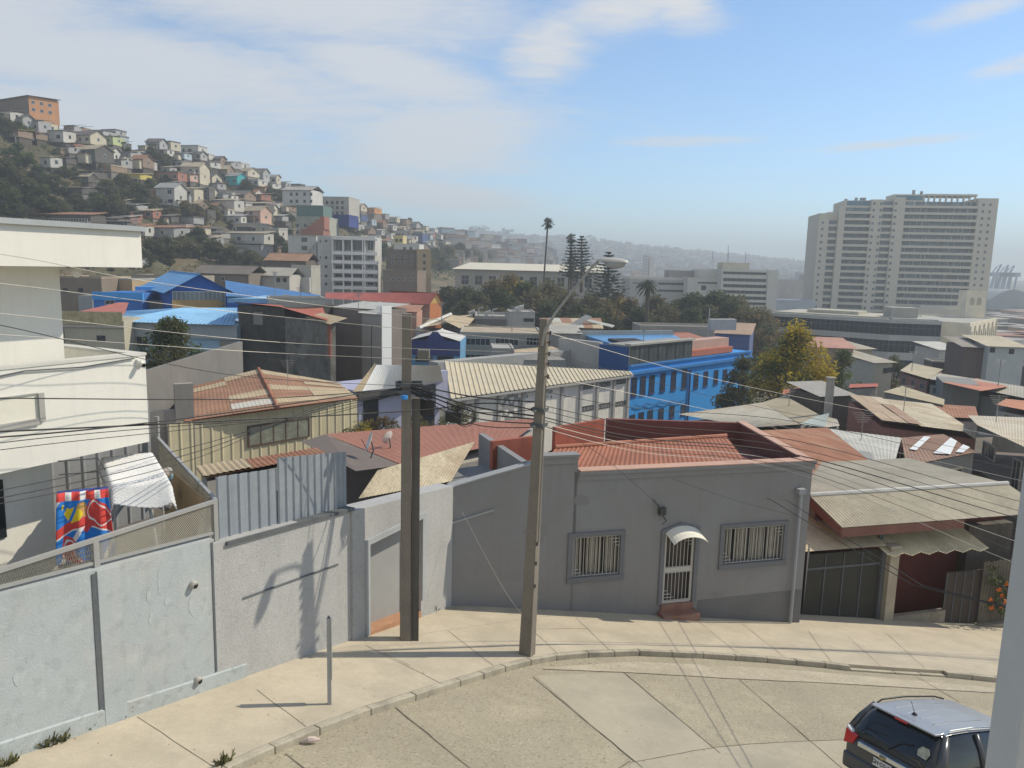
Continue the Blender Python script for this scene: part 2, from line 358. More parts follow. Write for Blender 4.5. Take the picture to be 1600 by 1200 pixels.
# ================================================================== retaining wall along the pavement
M_BLUEW = mat('m_pale_blue_render', (.40, .437, .445), rough=.9, var=.07, scale=.8, dirt=(.46, .455, .42), streak=.12, bump=.35, bscale=35, speck=.12, sscale=5)
M_GREYR = mat('m_rough_grey_render', (.42, .42, .41), rough=.95, var=.09, scale=.9, dirt=(.36, .36, .35), bump=.6, bscale=30, streak=.1, speck=.18, sscale=22)
M_DK = mat('m_dark_groove', (.12, .13, .135), var=.2)
def retaining_wall():
    root = thing('retaining_wall', 'long pale blue and rough grey street wall with a recessed grey door', 'wall', FW.p(-5, gz(*FW.p(-5, 0).xy)))
    gb = lambda u: gz(*FW.p(u, 0).xy) - .45
    u336, u548, u703 = uw(336), uw(548), uw(703)
    def seg(M, ua, ub, ta, tb, n0=-.3, n1=0.):
        M.hexa([FW.p(ua, ta, n0), FW.p(ub, tb, n0), FW.p(ub, tb, n1), FW.p(ua, ta, n1)], [FW.p(ua, gb(ua), n0), FW.p(ub, gb(ub), n0), FW.p(ub, gb(ub), n1), FW.p(ua, gb(ua), n1)])
    t0 = vw(0, 930); t336 = vw(345, 839); u0 = uw(0)
    tl = lambda u: t0 + (t336 - t0) * (u - u0) / (uw(345) - u0)
    M = MB(); seg(M, u336 - 14, u336, tl(u336 - 14), tl(u336)); M.build('blue_section', M_BLUEW, root)
    M = MB()
    for a, b in ((150, 186),): seg(M, uw(a), uw(b), tl(uw(a)) - .02, tl(uw(b)) - .02, 0, .035)
    M.build('pilaster', M_BLUEW, root)
    for px, w in ((147, .05), (334, .045)):
        M = MB(); u = uw(px); M.hexa([FW.p(u - w, tl(u) - .05, .0), FW.p(u, tl(u) - .05, .0), FW.p(u, tl(u) - .05, .012), FW.p(u - w, tl(u) - .05, .012)], [FW.p(u - w, gb(u) + .75, 0), FW.p(u, gb(u) + .75, 0), FW.p(u, gb(u) + .75, .012), FW.p(u - w, gb(u) + .75, .012)]); M.build('joint', M_DK, root)
    # plinth along the foot
    M = MB(); ua, ub = u336 - 14, uw(380)
    M.hexa([FW.p(ua, gb(ua) + .78, 0), FW.p(ub, gb(ub) + .72, 0), FW.p(ub, gb(ub) + .7, .03), FW.p(ua, gb(ua) + .75, .03)], [FW.p(ua, gb(ua), 0), FW.p(ub, gb(ub), 0), FW.p(ub, gb(ub), .03), FW.p(ua, gb(ua), .03)])
    M.build('plinth', mat('m_plinth', (.40, .44, .44), var=.1, scale=1.5, dirt=(.36, .36, .33), bump=.4, bscale=40, speck=.2, sscale=8), root)
    M = MB(); seg(M, u336 + .001, u548, vw(345, 846), vw(548, 794)); M.build('grey_section', M_GREYR, root)
    M = MB(); u = uw(345); ca, cb = uw(378), uw(528)
    M.hexa([FW.p(ca, vw(378, 934), 0), FW.p(cb, vw(528, 880), 0), FW.p(cb, vw(528, 881), .02), FW.p(ca, vw(378, 935), .02)], [FW.p(ca, vw(378, 936.5), 0), FW.p(cb, vw(528, 882.5), 0), FW.p(cb, vw(528, 882.5), .02), FW.p(ca, vw(378, 936.5), .02)])
    M.build('conduit', M_DK, root)
    # door section with an opening
    ud0, ud1 = uw(573), uw(655); n1 = .06
    tt = lambda u: lerp(vw(548, 798), vw(700, 761), (u - u548) / (u703 - u548)); lin = vw(573, 850)
    M = MB()
    seg(M, u548, ud0, tt(u548), tt(ud0), -.45, n1); seg(M, ud1, u703, tt(ud1), tt(u703), -.45, n1)
    M.hexa([FW.p(ud0, tt(ud0), -.45), FW.p(ud1, tt(ud1), -.45), FW.p(ud1, tt(ud1), n1), FW.p(ud0, tt(ud0), n1)], [FW.p(ud0, lin, -.45), FW.p(ud1, lin, -.45), FW.p(ud1, lin, n1), FW.p(ud0, lin, n1)])
    M.build('grey_section', M_GREYR, root)
    M = MB(); sb = gb(ud0) + .5; sm = mat('m_smooth_grey_trim', (.38, .40, .41), var=.08)
    FW.box(M, ud0 - .14, ud0, sb, lin + .14, n1, n1 + .05); FW.box(M, ud1, ud1 + .14, sb, lin + .14, n1, n1 + .05); FW.box(M, ud0, ud1, lin, lin + .14, n1, n1 + .05)
    M.build('door_surround', sm, root)
    M = MB(); FW.box(M, ud0 + .01, ud1 - .01, gb(ud1) + .3, lin - .01, -.36, -.30)
    d = M.build('door', mat('m_grey_door', (.33, .335, .33), rough=.5, var=.06), root)
    M = MB(); FW.box(M, ud0 + .12, ud0 + .15, sb + .95, sb + 1.1, -.30, -.25); M.build('handle', mat('m_steel', (.5, .5, .5), rough=.3, metal=1, var=.05), d)
    M = MB(); M.hexa([FW.p(ud0 + .005, gb(ud0) + .53, -.3), FW.p(ud1 - .005, gb(ud1) + .62, -.3), FW.p(ud1 - .005, gb(ud1) + .62, n1 + .02), FW.p(ud0 + .005, gb(ud0) + .53, n1 + .02)], [FW.p(ud0 + .005, gb(ud0), -.3), FW.p(ud1 - .005, gb(ud1), -.3), FW.p(ud1 - .005, gb(ud1), n1 + .02), FW.p(ud0 + .005, gb(ud0), n1 + .02)])
    M.build('doorstep', mat('m_terracotta_tile', (.42, .235, .14), var=.15, scale=4), root)
    # pipe outlets
    for px, py in ((300, 913), (307, 1062)):
        M = MB(); c = onp(px, py, WA, 27); o = c + FW.n * .0
        M.tube([o, o + FW.n * .05, o + FW.n * .09 - V((0, 0, .01))], [.07, .07, .06], 12, 0); M.tube([o + FW.n * .092 - V((0, 0, .01)), o + FW.n * .096 - V((0, 0, .01))], .045, 12, 1)
        M.build('drain_outlet', [mat('m_pipe_pvc', (.45, .43, .38), var=.15), mat('m_black', (.02, .02, .02))], root)
    # scraped paint and chalk marks
    M = MB(); rr = random.Random(4)
    for px, py, w, h in ((248, 905, .05, .5), (232, 930, .12, .2), (262, 938, .14, .16), (236, 965, .10, .22), (262, 960, .12, .05), (262, 975, .1, .04), (25, 1060, .1, .25), (44, 1030, .07, .12), (300, 945, .12, .38), (222, 958, .1, .05), (75, 1035, .1, .05), (15, 990, .2, .08)):
        c = onp(px, py, WA, 27); u, v, n = FW.uv(c); nn = .004
        pts = []
        for k in range(9):
            a = 2 * pi * k / 9; r = rr.uniform(.55, 1.2); pts.append(FW.p(u + cos(a) * w * .5 * r, v + sin(a) * h * .5 * r, nn))
        M = MB(); M.q(*pts); M.build('paint_scrape', mat('m_paint_scrape', (.44, .475, .48), var=.12, scale=8), root)
retaining_wall()
# ================================================================== grey house
M_GREYH = mat('m_slate_grey_paint', (.245, .24, .235), rough=.8, var=.06, scale=.5, streak=.12, bump=.12, bscale=30, dirt=(.255, .262, .275))
M_GREYD = mat('m_slate_grey_trim', (.165, .17, .18), rough=.75, var=.06, scale=2)
M_MAROON = mat('m_maroon_paint', (.20, .075, .06), rough=.8, var=.15, scale=.8, streak=.3)
M_REDROOF = mat('m_red_roof', (.35, .14, .085), rough=.8, var=.18, scale=1.0, dirt=(.27, .12, .08), streak=.2)
M_GRILLE = mat('m_white_grille', (.50, .49, .45), rough=.5, var=.06, scale=4)
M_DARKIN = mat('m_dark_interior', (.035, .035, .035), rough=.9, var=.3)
M_CURTAIN = mat('m_slatted_blind', (.36, .33, .27), var=.2, scale=3)
def wall_holes(M, fr, u0, u1, vb, vt, holes, n0, n1):
    """wall from u0 to u1 with rectangular openings (u0,u1,v0,v1), left to right"""
    vtf = vt if callable(vt) else (lambda u: vt)
    def pc(a, b, ta, tb, ba, bb): M.hexa([fr.p(a, ta, n0), fr.p(b, tb, n0), fr.p(b, tb, n1), fr.p(a, ta, n1)], [fr.p(a, ba, n0), fr.p(b, bb, n0), fr.p(b, bb, n1), fr.p(a, ba, n1)])
    x = u0
    for a, b, c, d in holes:
        if a > x: pc(x, a, vtf(x), vtf(a), vb, vb)
        pc(a, b, vtf(a), vtf(b), d, d); pc(a, b, c, c, vb, vb); x = b
    if u1 > x: pc(x, u1, vtf(x), vtf(u1), vb, vb)
def grille(name, root, fr, u0, u1, v0, v1, n, gap=.125, fancy=((0, 0), (1, 1))):
    M = MB(); r = .011
    def bar(a, b): M.tube([a, b], r, 5)
    k = max(2, round((u1 - u0) / gap))
    for i in range(k + 1): u = lerp(u0, u1, i / k); bar(fr.p(u, v0, n), fr.p(u, v1, n))
    for v in (v0 + .02, v1 - .02): bar(fr.p(u0, v, n + .012), fr.p(u1, v, n + .012))
    for fx, fy in fancy:
        for j in range(1, 4):
            ext = gap * (3.2 - j * .8) if True else 0
            vv = v0 + .11 * j if fy == 0 else v1 - .11 * j
            bar(fr.p(u0 if fx == 0 else u1, vv, n + .012), fr.p(u0 + ext if fx == 0 else u1 - ext, vv, n + .012))
    return M.build(name, M_GRILLE, root)
def grey_house():
    root = thing('grey_house', 'single storey slate grey corner house with red corrugated roof behind a parapet and barred windows', 'house', DOOR)
    uL, uR = .0, uh(1262, 820); ub = -3.0
    us = uh(903, 735)
    hl = (uh(893, 870), uh(968, 870), vh(890, 903), vh(890, 840)); hr = (uh(1130, 850), uh(1223, 850), vh(1127, 882), vh(1127, 826))
    dr = (uh(1036, 890), uh(1083, 890), vh(1040, 943), vh(1045, 832))
    ptop = vh(1100, 728); pstep = vh(895, 713); pl = vh(705, 764)
    M = MB()
    wall_holes(M, FH, us, uR, ub, ptop, [hl, dr, hr], -.28, 0)
    M.build('street_wall', M_GREYH, root)
    # curved corner wall joining the retaining wall, higher parapet
    M = MB(); a = FW.p(uw(703) + .002, 0, .0); c = FH.p(.35, 0); b = FH.p(uh(770, 900), 0, 0); pts = []
    for k in range(9): t = k / 8; pts.append(a * (1 - t) ** 2 + c * 2 * t * (1 - t) + b * t * t)
    pts += [FH.p(lerp(uh(770, 900), us, k / 3), 0) for k in (1, 2, 3)]
    L = [0]
    for p, q in zip(pts, pts[1:]): L.append(L[-1] + (q - p).length)
    nrm = []
    for i, p in enumerate(pts): t = (pts[min(i + 1, len(pts) - 1)] - pts[max(i - 1, 0)]).normalized(); nrm.append(V((t.y, -t.x, 0)))
    tz = [pl + (pstep - pl) * ss(-.25, 1.05, l / L[-1]) for l in L]
    for lo, hi, o in ((ub, None, 0), ):
        for i in range(len(pts) - 1):
            top = [V((*(pts[j] + nrm[j] * o).xy, tz[j])) for j in (i, i + 1)]; tb = [V((*(pts[j] - nrm[j] * .28).xy, tz[j])) for j in (i, i + 1)]
            M.hexa([top[0], top[1], tb[1], tb[0]], [V((p.x, p.y, ub)) for p in (top[0], top[1], tb[1], tb[0])])
    M.build('corner_wall', M_GREYH, root)
    for dz, h, pr in ((-1.02, .05, .05), (0.0, .04, .03)):      # ledge part way up the corner and a pale coping
        M = MB()
        for i in range(len(pts) - 1):
            q = [pts[i], pts[i + 1]]; nn = [nrm[i], nrm[i + 1]]
            t_ = [V((*(q[k] + nn[k] * pr).xy, tz[i + k] + dz + h)) for k in (0, 1)]; b_ = [V((*(q[k] + nn[k] * (-.3 if dz == 0 else .001)).xy, tz[i + k] + dz + h)) for k in (0, 1)]
            if dz < 0 and i > 7: continue
            M.hexa([t_[0], t_[1], b_[1], b_[0]], [p - V((0, 0, h - (.002 if dz == 0 else 0))) for p in (t_[0], t_[1], b_[1], b_[0])])
        M.build('coping' if dz == 0 else 'ledge', mat('m_pale_coping', (.36, .37, .37), var=.1), root)
    M = MB(); FH.box(M, us - 1.3, us + .02, pstep - .001, pstep + .07, -.30, .10); FH.box(M, us - 1.3, us - .03, pstep - .2, pstep - .002, .001, .05)
    FH.box(M, us + .03, uR + .06, ptop - .26, ptop - .08, .001, .05); FH.box(M, us + .03, uR + .06, ptop - .08, ptop + .02, -.02, .11)
    M.build('cornice', M_GREYH, root)
    M = MB(); FH.box(M, us + .05, uR + .07, ptop + .021, ptop + .05, -.3, .12); M.build('flashing', mat('m_pink_flashing', (.52, .33, .25), var=.12), root)
    # repaired and repainted areas of the wall
    rr = random.Random(14)
    for k in range(13):
        u, v = rr.uniform(us - 2.2, uR - .5), rr.uniform(.4, ptop - .6); w_, h_ = rr.uniform(.25, 1.1), rr.uniform(.2, .9)
        if any(a - .4 < u + w_ * .6 and u - w_ * .6 < b_ + .4 and c_ - .4 < v + h_ * .6 and v - h_ * .6 < d_ + .5 for a, b_, c_, d_ in (hl, dr, hr)): continue
        M = MB(); M.q(*[FH.p(u + cos(2 * pi * j / 11) * w_ * .5 * rr.uniform(.6, 1.1), v + sin(2 * pi * j / 11) * h_ * .5 * rr.uniform(.6, 1.1), .003) for j in range(11)])
        M.build('paint_patch', mat('m_paint_patch', (.26, .255, .25), var=.08) if k % 2 else mat('m_paint_patch_dark', (.225, .222, .22), var=.08), root)
    # plinth painted darker toward the right
    M = MB(); u1 = uh(1090, 940)
    M.hexa([FH.p(u1, vh(1090, 938), 0), FH.p(uR, vh(1240, 922), 0), FH.p(uR, vh(1240, 922), .012), FH.p(u1, vh(1090, 938), .012)], [FH.p(u1, ub, 0), FH.p(uR, ub, 0), FH.p(uR, ub, .012), FH.p(u1, ub, .012)])
    M.build('plinth', mat('m_dark_plinth', (.165, .165, .165), var=.1, scale=1), root)
    # side and back walls (parapets) and roof
    D = 9.0; br = atz(1165, 661, ptop); bl = atz(757, 677, ptop + .1)
    ur, _, nr = FH.uv(br); D = -nr
    R = FH.right(uR); M = MB()
    M.hexa([FH.p(uR - .22, ptop, -.28), FH.p(uR, ptop, -.28), FH.p(ur, ptop, -D), FH.p(ur - .22, ptop, -D)], [FH.p(uR - .22, ub, -.28), FH.p(uR, ub, -.28), FH.p(ur, ub - 2, -D), FH.p(ur - .22, ub - 2, -D)])
    um = FH.uv(atz(950, 655, ptop))[0]; nm = FH.uv(atz(950, 655, ptop))[2]
    q = [FH.p(um, ptop, nm), FH.p(ur - .22, ptop, -D), FH.p(ur - .22, ptop, -D - .22), FH.p(um, ptop, nm - .22)]
    M.hexa(q, [V((p.x, p.y, ub - 2)) for p in q])
    M.build('maroon_parapet', M_MAROON, root)
    M = MB(); k = .05
    M.hexa([FH.p(uR - .26, ptop + .05, -.1), FH.p(uR + .04, ptop + .05, -.1), FH.p(ur + .04, ptop + .05, -D - .2), FH.p(ur - .26, ptop + .05, -D - .2)], [FH.p(uR - .26, ptop, -.1), FH.p(uR + .04, ptop, -.1), FH.p(ur + .04, ptop, -D - .2), FH.p(ur - .26, ptop, -D - .2)])
    M.build('parapet_cap', mat('m_pink_flashing', (.52, .33, .25)), root)
    # left parapet, grey, inner face to the sun
    fl = FH.uv(atz(826, 719, pstep - .1)); blv = FH.uv(bl); M = MB()
    q = [FH.p(fl[0] - .2, pstep - .15, -.2), FH.p(fl[0], pstep - .15, -.2), FH.p(blv[0], ptop + .1, blv[2]), FH.p(blv[0] - .2, ptop + .1, blv[2])]
    M.hexa(q, [V((p.x, p.y, ub - 1)) for p in q]); M.build('side_parapet', M_GREYH, root)
    # roof: front slope, ridge, rear slope
    zr = ptop + .25; ra = FH.uv(atz(868, 700, zr)); rb = FH.uv(atz(1135, 682, zr)); e0 = FH.p(us - 1.2, ptop - .02, -.25); e1 = FH.p(uh(1172, 720), ptop + .03, -.25)
    r0 = FH.p(ra[0], zr, ra[2]); r1 = FH.p(rb[0], zr, rb[2]); M = MB()
    M.sheet(e0, e1, r1, r0, .16, .028)
    M.build('roof', M_REDROOF, root)
    M = MB(); bk = FH.p(ra[0] - .3, ptop - .9, ra[2] - 2.5); bk1 = FH.p(rb[0], ptop - .9, -D + .1)
    M.sheet(r0, r1, bk1, bk, .16, .028); M.build('rear_roof', M_REDROOF, root)
    M = MB(); M.tube([r0 + V((0, 0, .03)), r1 + V((0, 0, .03))], .07, 8); M.build('ridge_cap', mat('m_pink_ridge', (.46, .20, .13), var=.15), root)
    # valley roof on the right inside the parapet, low and in shade
    M = MB(); M.q(FH.p(uh(1172, 720), ptop - .5, -.28), FH.p(uR - .22, ptop - .5, -.28), FH.p(ur - .3, ptop - .8, -D), FH.p(rb[0] - .2, ptop - .8, -D)); M.build('valley_gutter', M_MAROON, root)
    # raised inner parts: red lightwell walls and a pale patio roof
    M = MB()
    for (p1, p2, zt, h) in (((770, 690), (850, 680), ptop + .35, .9), ((868, 668), (945, 655), ptop + .3, 1.2)):
        M = MB(); A_ = atz(*p1, zt); B_ = atz(*p2, zt); t = (B_ - A_).normalized(); nn = V((-t.y, t.x, 0)) * .15
        M.ob(A_ - V((0, 0, h)), B_ - A_, nn, V((0, 0, h))); M.build('lightwell_wall', mat('m_red_wall', (.36, .115, .075), var=.2, scale=1.2, streak=.3), root)
    M = MB(); z_ = ptop - .45; M.sheet(atz(872, 686, z_), atz(938, 680, z_), atz(930, 666, z_), atz(868, 672, z_), .2, .03); M.build('patio_roof', mat('m_pale_sheet', (.55, .53, .47), var=.2, scale=2), root)
    # windows
    for (u0, u1, v0, v1) in (hl, hr):
        M = MB(); w = .13
        FH.box(M, u0 - w, u1 + w, v0 - w * 1.2, v0, 0, .07); FH.box(M, u0 - w, u1 + w, v1, v1 + w, 0, .05); FH.box(M, u0 - w, u0, v0, v1, 0, .05); FH.box(M, u1, u1 + w, v0, v1, 0, .05)
        wn = M.build('window', M_GREYD, root)
        grille('grille', wn, FH, u0 + .02, u1 - .02, v0 + .01, v1 - .01, -.03)
        M = MB(); k = int((u1 - u0) / .095)
        for i in range(k):
            a = lerp(u0, u1, (i + .12) / k); b = lerp(u0, u1, (i + .75) / k)
            if i % 6 == 4: continue
            M.q(FH.p(a, v0 + .03, -.2), FH.p(b, v0 + .03, -.18), FH.p(b, v1 - .03, -.18), FH.p(a, v1 - .03, -.2))
        M.build('blind', M_CURTAIN, wn)
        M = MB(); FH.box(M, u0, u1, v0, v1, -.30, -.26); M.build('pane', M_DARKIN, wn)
    # door
    u0, u1, v0, v1 = dr; w = .13; M = MB()
    FH.box(M, u0 - w, u0, v0, v1 + .0, 0, .05); FH.box(M, u1, u1 + w, v0, v1, 0, .05)
    mid = (u0 + u1) / 2
    M.hexa([FH.p(u0 - w, v1 + .1, 0), FH.p(mid, v1 + .3, 0), FH.p(u1 + w, v1 + .1, 0), FH.p(u1 + w, v1, 0), FH.p(u0 - w, v1, 0)], [FH.p(u0 - w, v1 + .1, .05), FH.p(mid, v1 + .3, .05), FH.p(u1 + w, v1 + .1, .05), FH.p(u1 + w, v1, .05), FH.p(u0 - w, v1, .05)])
    M.build('door_surround', M_GREYD, root)
    M = MB(); FH.box(M, u0, u1, v0, v1, -.27, -.22); d = M.build('door', mat('m_brown_door', (.10, .085, .075), var=.2, scale=2), root)
    M = MB(); vm = lerp(v0, v1, .47)
    for (a, b, c, e) in ((u0 + .02, u0 + .08, v0, v1 - .02), (u1 - .08, u1 - .02, v0, v1 - .02), (u0 + .08, u1 - .08, v0, v0 + .07), (u0 + .08, u1 - .08, vm - .07, vm + .07), (u0 + .08, u1 - .08, v1 - .09, v1 - .02)): FH.box(M, a, b, c, e, -.05, -.01)
    g = M.build('security_gate', M_GRILLE, root)
    grille('grille', g, FH, u0 + .08, u1 - .08, v0 + .07, vm - .07, -.03, .13, ((0, 0),)); grille('grille', g, FH, u0 + .08, u1 - .08, vm + .07, v1 - .09, -.03, .13, ((1, 1),))
    # arched canopy
    M = MB(); cu, cw, n = mid + .05, .62, 10
    for i in range(n):
        def pt(k, o, dz=0): a = pi * (.18 + .64 * k / n); return FH.p(cu - cos(a) * cw * 1.05, v1 - .16 + sin(a) * .42 - (.16 if o > .3 else 0) + dz - .05, o)
        M.hexa([pt(i, .02), pt(i + 1, .02), pt(i + 1, .62), pt(i, .62)], [pt(i, .02, -.02), pt(i + 1, .02, -.02), pt(i + 1, .62, -.02), pt(i, .62, -.02)])
    M.build('door_canopy', mat('m_milky_sheet', (.80, .77, .66), rough=.4, var=.06), root)
    M = MB(); FH.box(M, u0 - .1, u1 + .1, v0 - 1.2, v0 - .22, .0, .42); FH.box(M, u0 - .02, u1 + .02, v0 - 1.2, v0, -.22, .08)
    M.build('doorstep', mat('m_brick_step', (.30, .16, .115), var=.2, scale=3, dirt=(.24, .2, .17)), root)
    # rain pipe, small lamp and cable box over the door
    M = MB(); pu = uh(1239, 870); M.tube([FH.p(pu, vh(1244, 770), .14), FH.p(pu, gz(*FH.p(pu, 0).xy) + .05, .14)], .05, 10); FH.box(M, pu - .12, pu + .12, vh(1244, 770), vh(1244, 762), .03, .22)
    M.build('downpipe', mat('m_grey_pvc', (.31, .325, .34), var=.06), root)
    M = MB(); c = FH.uv(onp(1033, 797, DOOR, 75))
    FH.box(M, c[0] - .1, c[0] + .1, c[1] - .12, c[1] + .1, 0, .14); M.tube([FH.p(c[0], c[1] - .1, .08), FH.p(c[0] + .12, c[1] - .3, .14), FH.p(c[0] + .03, c[1] - .4, .1)], .02, 6); M.tube([FH.p(c[0] - .3, c[1] + .35, .05), FH.p(c[0], c[1], .1)], .015, 5)
    M.build('lamp_bracket', mat('m_dark_metal', (.06, .06, .06), rough=.5), root)
    M = MB(); M.q(*[FH.p(u, v, n) for u, v, n in ((uL + .2, ptop - .6, -.28), (us, ptop - .6, -.28), (us, ptop - .6, -4), (uL + .2, ptop - .9, -4))]); M.build('roof_deck', M_GREYH, root)
grey_house()
# ================================================================== white house on the left with its terrace
M_WHITE = mat('m_white_render', (.76, .745, .675), rough=.85, var=.035, scale=.7, streak=.10, bump=.12, bscale=40)
M_ALU = mat('m_grey_aluminium', (.40, .40, .385), rough=.45, var=.06, scale=3, metal=.3)
M_GALV = mat('m_galvanised_sheet', (.40, .42, .44), rough=.45, var=.10, scale=1.2, metal=.45, streak=.2)
M_BLACK = mat('m_black', (.02, .02, .02))
WE = at(230, 620, 14.0); FB = Fr((WE.x, WE.y, 0), 27)       # right front corner of the overhanging storey
def vb_(px, py): return onp(px, py, WE, 27).z
def ub_(px, py): return FB.uv(onp(px, py, WE, 27))[0]
def white_house():
    root = thing('white_house', 'white rendered modern house with flat roof slab and overhanging storey, beside the terrace', 'house', (WE.x - 3, WE.y - 3, 4.2))
    zb0, zt0 = at(232, 690, 14).z, at(228, 555, 14).z
    uL = -7.5; dep = 6.0
    top = lambda u: zt0
    M = MB()
    # overhanging storey: front, right and floor slabs so the parapet is hollow at the top
    zfl = zt0 - .55
    FB.box(M, uL, 0, zb0, zfl, -dep, 0); FB.box(M, uL, 0, zfl + .001, zt0, -.2, -.0005); FB.box(M, -.2, -.0005, zfl + .001, zt0, -dep, -.201)
    M.build('lower_storey', M_WHITE, root)
    M = MB(); FB.box(M, uL, .015, zt0 + .001, zt0 + .05, -.22, .015); FB.box(M, -.22, .015, zt0 + .001, zt0 + .05, -dep, -.221); M.build('parapet_cap', mat('m_offwhite_cap', (.62, .61, .56), var=.08, scale=3), root)
    # upper wall set back
    qs = FB.p(0, 0, -.9); ur = FB.uv(onp(96, 480, qs, 27))[0]; zs = at(220, 418, 14).z
    M = MB(); FB.box(M, uL, ur, zfl, zs - .002, -dep + .4, -.9); M.build('upper_wall', M_WHITE, root)
    # roof slab
    u1 = ub_(220, 390); z1 = onp(220, 362, WE, 27).z; M = MB(); FB.box(M, uL, u1, zs, z1, -dep - .5, .02); M.build('roof_slab', M_WHITE, root)
    M = MB(); FB.box(M, uL - .2, u1 + .05, z1 + .001, z1 + .09, -dep - .6, .1); M.build('roof_flashing', mat('m_grey_flashing', (.40, .42, .42), rough=.5, var=.08, metal=.2), root)
    # small window slot with a reveal
    M = MB(); ua, ub2 = ub_(-40, 640), ub_(66, 640); va, vc = vb_(30, 658), vb_(30, 619)
    FB.box(M, ub2 - .07, ub2 + .02, va - .05, vc + .01, .001, .05); FB.box(M, ua, ub2 - .071, va - .1, va, .001, .04); FB.box(M, ua, ub2 - .071, vc, vc + .02, .001, .03)
    M.build('window_trim', mat('m_trim_grey', (.42, .41, .38), var=.1), root)
    M = MB(); FB.box(M, ua, ub2 - .07, va, vc, .0005, .008); M.build('window_panel', mat('m_cream_panel', (.72, .70, .60), var=.05, scale=5), root)
    # ground floor wall under the overhang
    q2 = FB.p(0, 0, -.9); ug = FB.uv(onp(84, 800, q2, 27))[0]
    M = MB(); FB.box(M, uL, ug, 3.0, zb0 - .002, -3.4, -.9); M.build('ground_wall', M_WHITE, root)
    M = MB(); uw1 = FB.uv(onp(5, 780, q2, 27))[0]; FB.box(M, uw1 - 1.2, uw1, onp(5, 840, q2, 27).z, onp(5, 748, q2, 27).z, -.9, -.87); M.build('window', mat('m_dark_window', (.03, .035, .04), rough=.15, spec=.6), root)
    # security camera on the corner, and a lamp under the slab
    M = MB(); c = FB.p(-.14, zt0 - .12, 0)
    FB.box(M, -.2, -.08, zt0 - .18, zt0 - .06, .002, .05, 0); M.tube([FB.p(-.14, zt0 - .12, .05), FB.p(-.15, zt0 - .16, .14)], .045, 12, 0); M.tube([FB.p(-.15, zt0 - .16, .141), FB.p(-.152, zt0 - .165, .16)], .035, 12, 1)
    M.build('security_camera', [M_WHITE, M_BLACK], root)
    M = MB(); l = FB.p(ur + .12, zs - .1, -.6); M.lathe(l, [(.0, -.1), (.07, -.07), (.085, 0), (.05, .06), (.02, .1)], 12); M.build('lamp', mat('m_milk_glass', (.75, .75, .70), rough=.3, var=.03), root)
    M = MB(); a = FB.p(-3.9, vb_(0, 595), .03); b = FB.p(-2.2, vb_(105, 572), .03); c = FB.p(-.25, zt0 - .03, .03); M.tube([a, a.lerp(b, .5) - V((0, 0, .03)), b, b.lerp(c, .5) - V((0, 0, .05)), c], .012, 5); M.build('cable', M_DK, root)
white_house()
DECK = 4.95
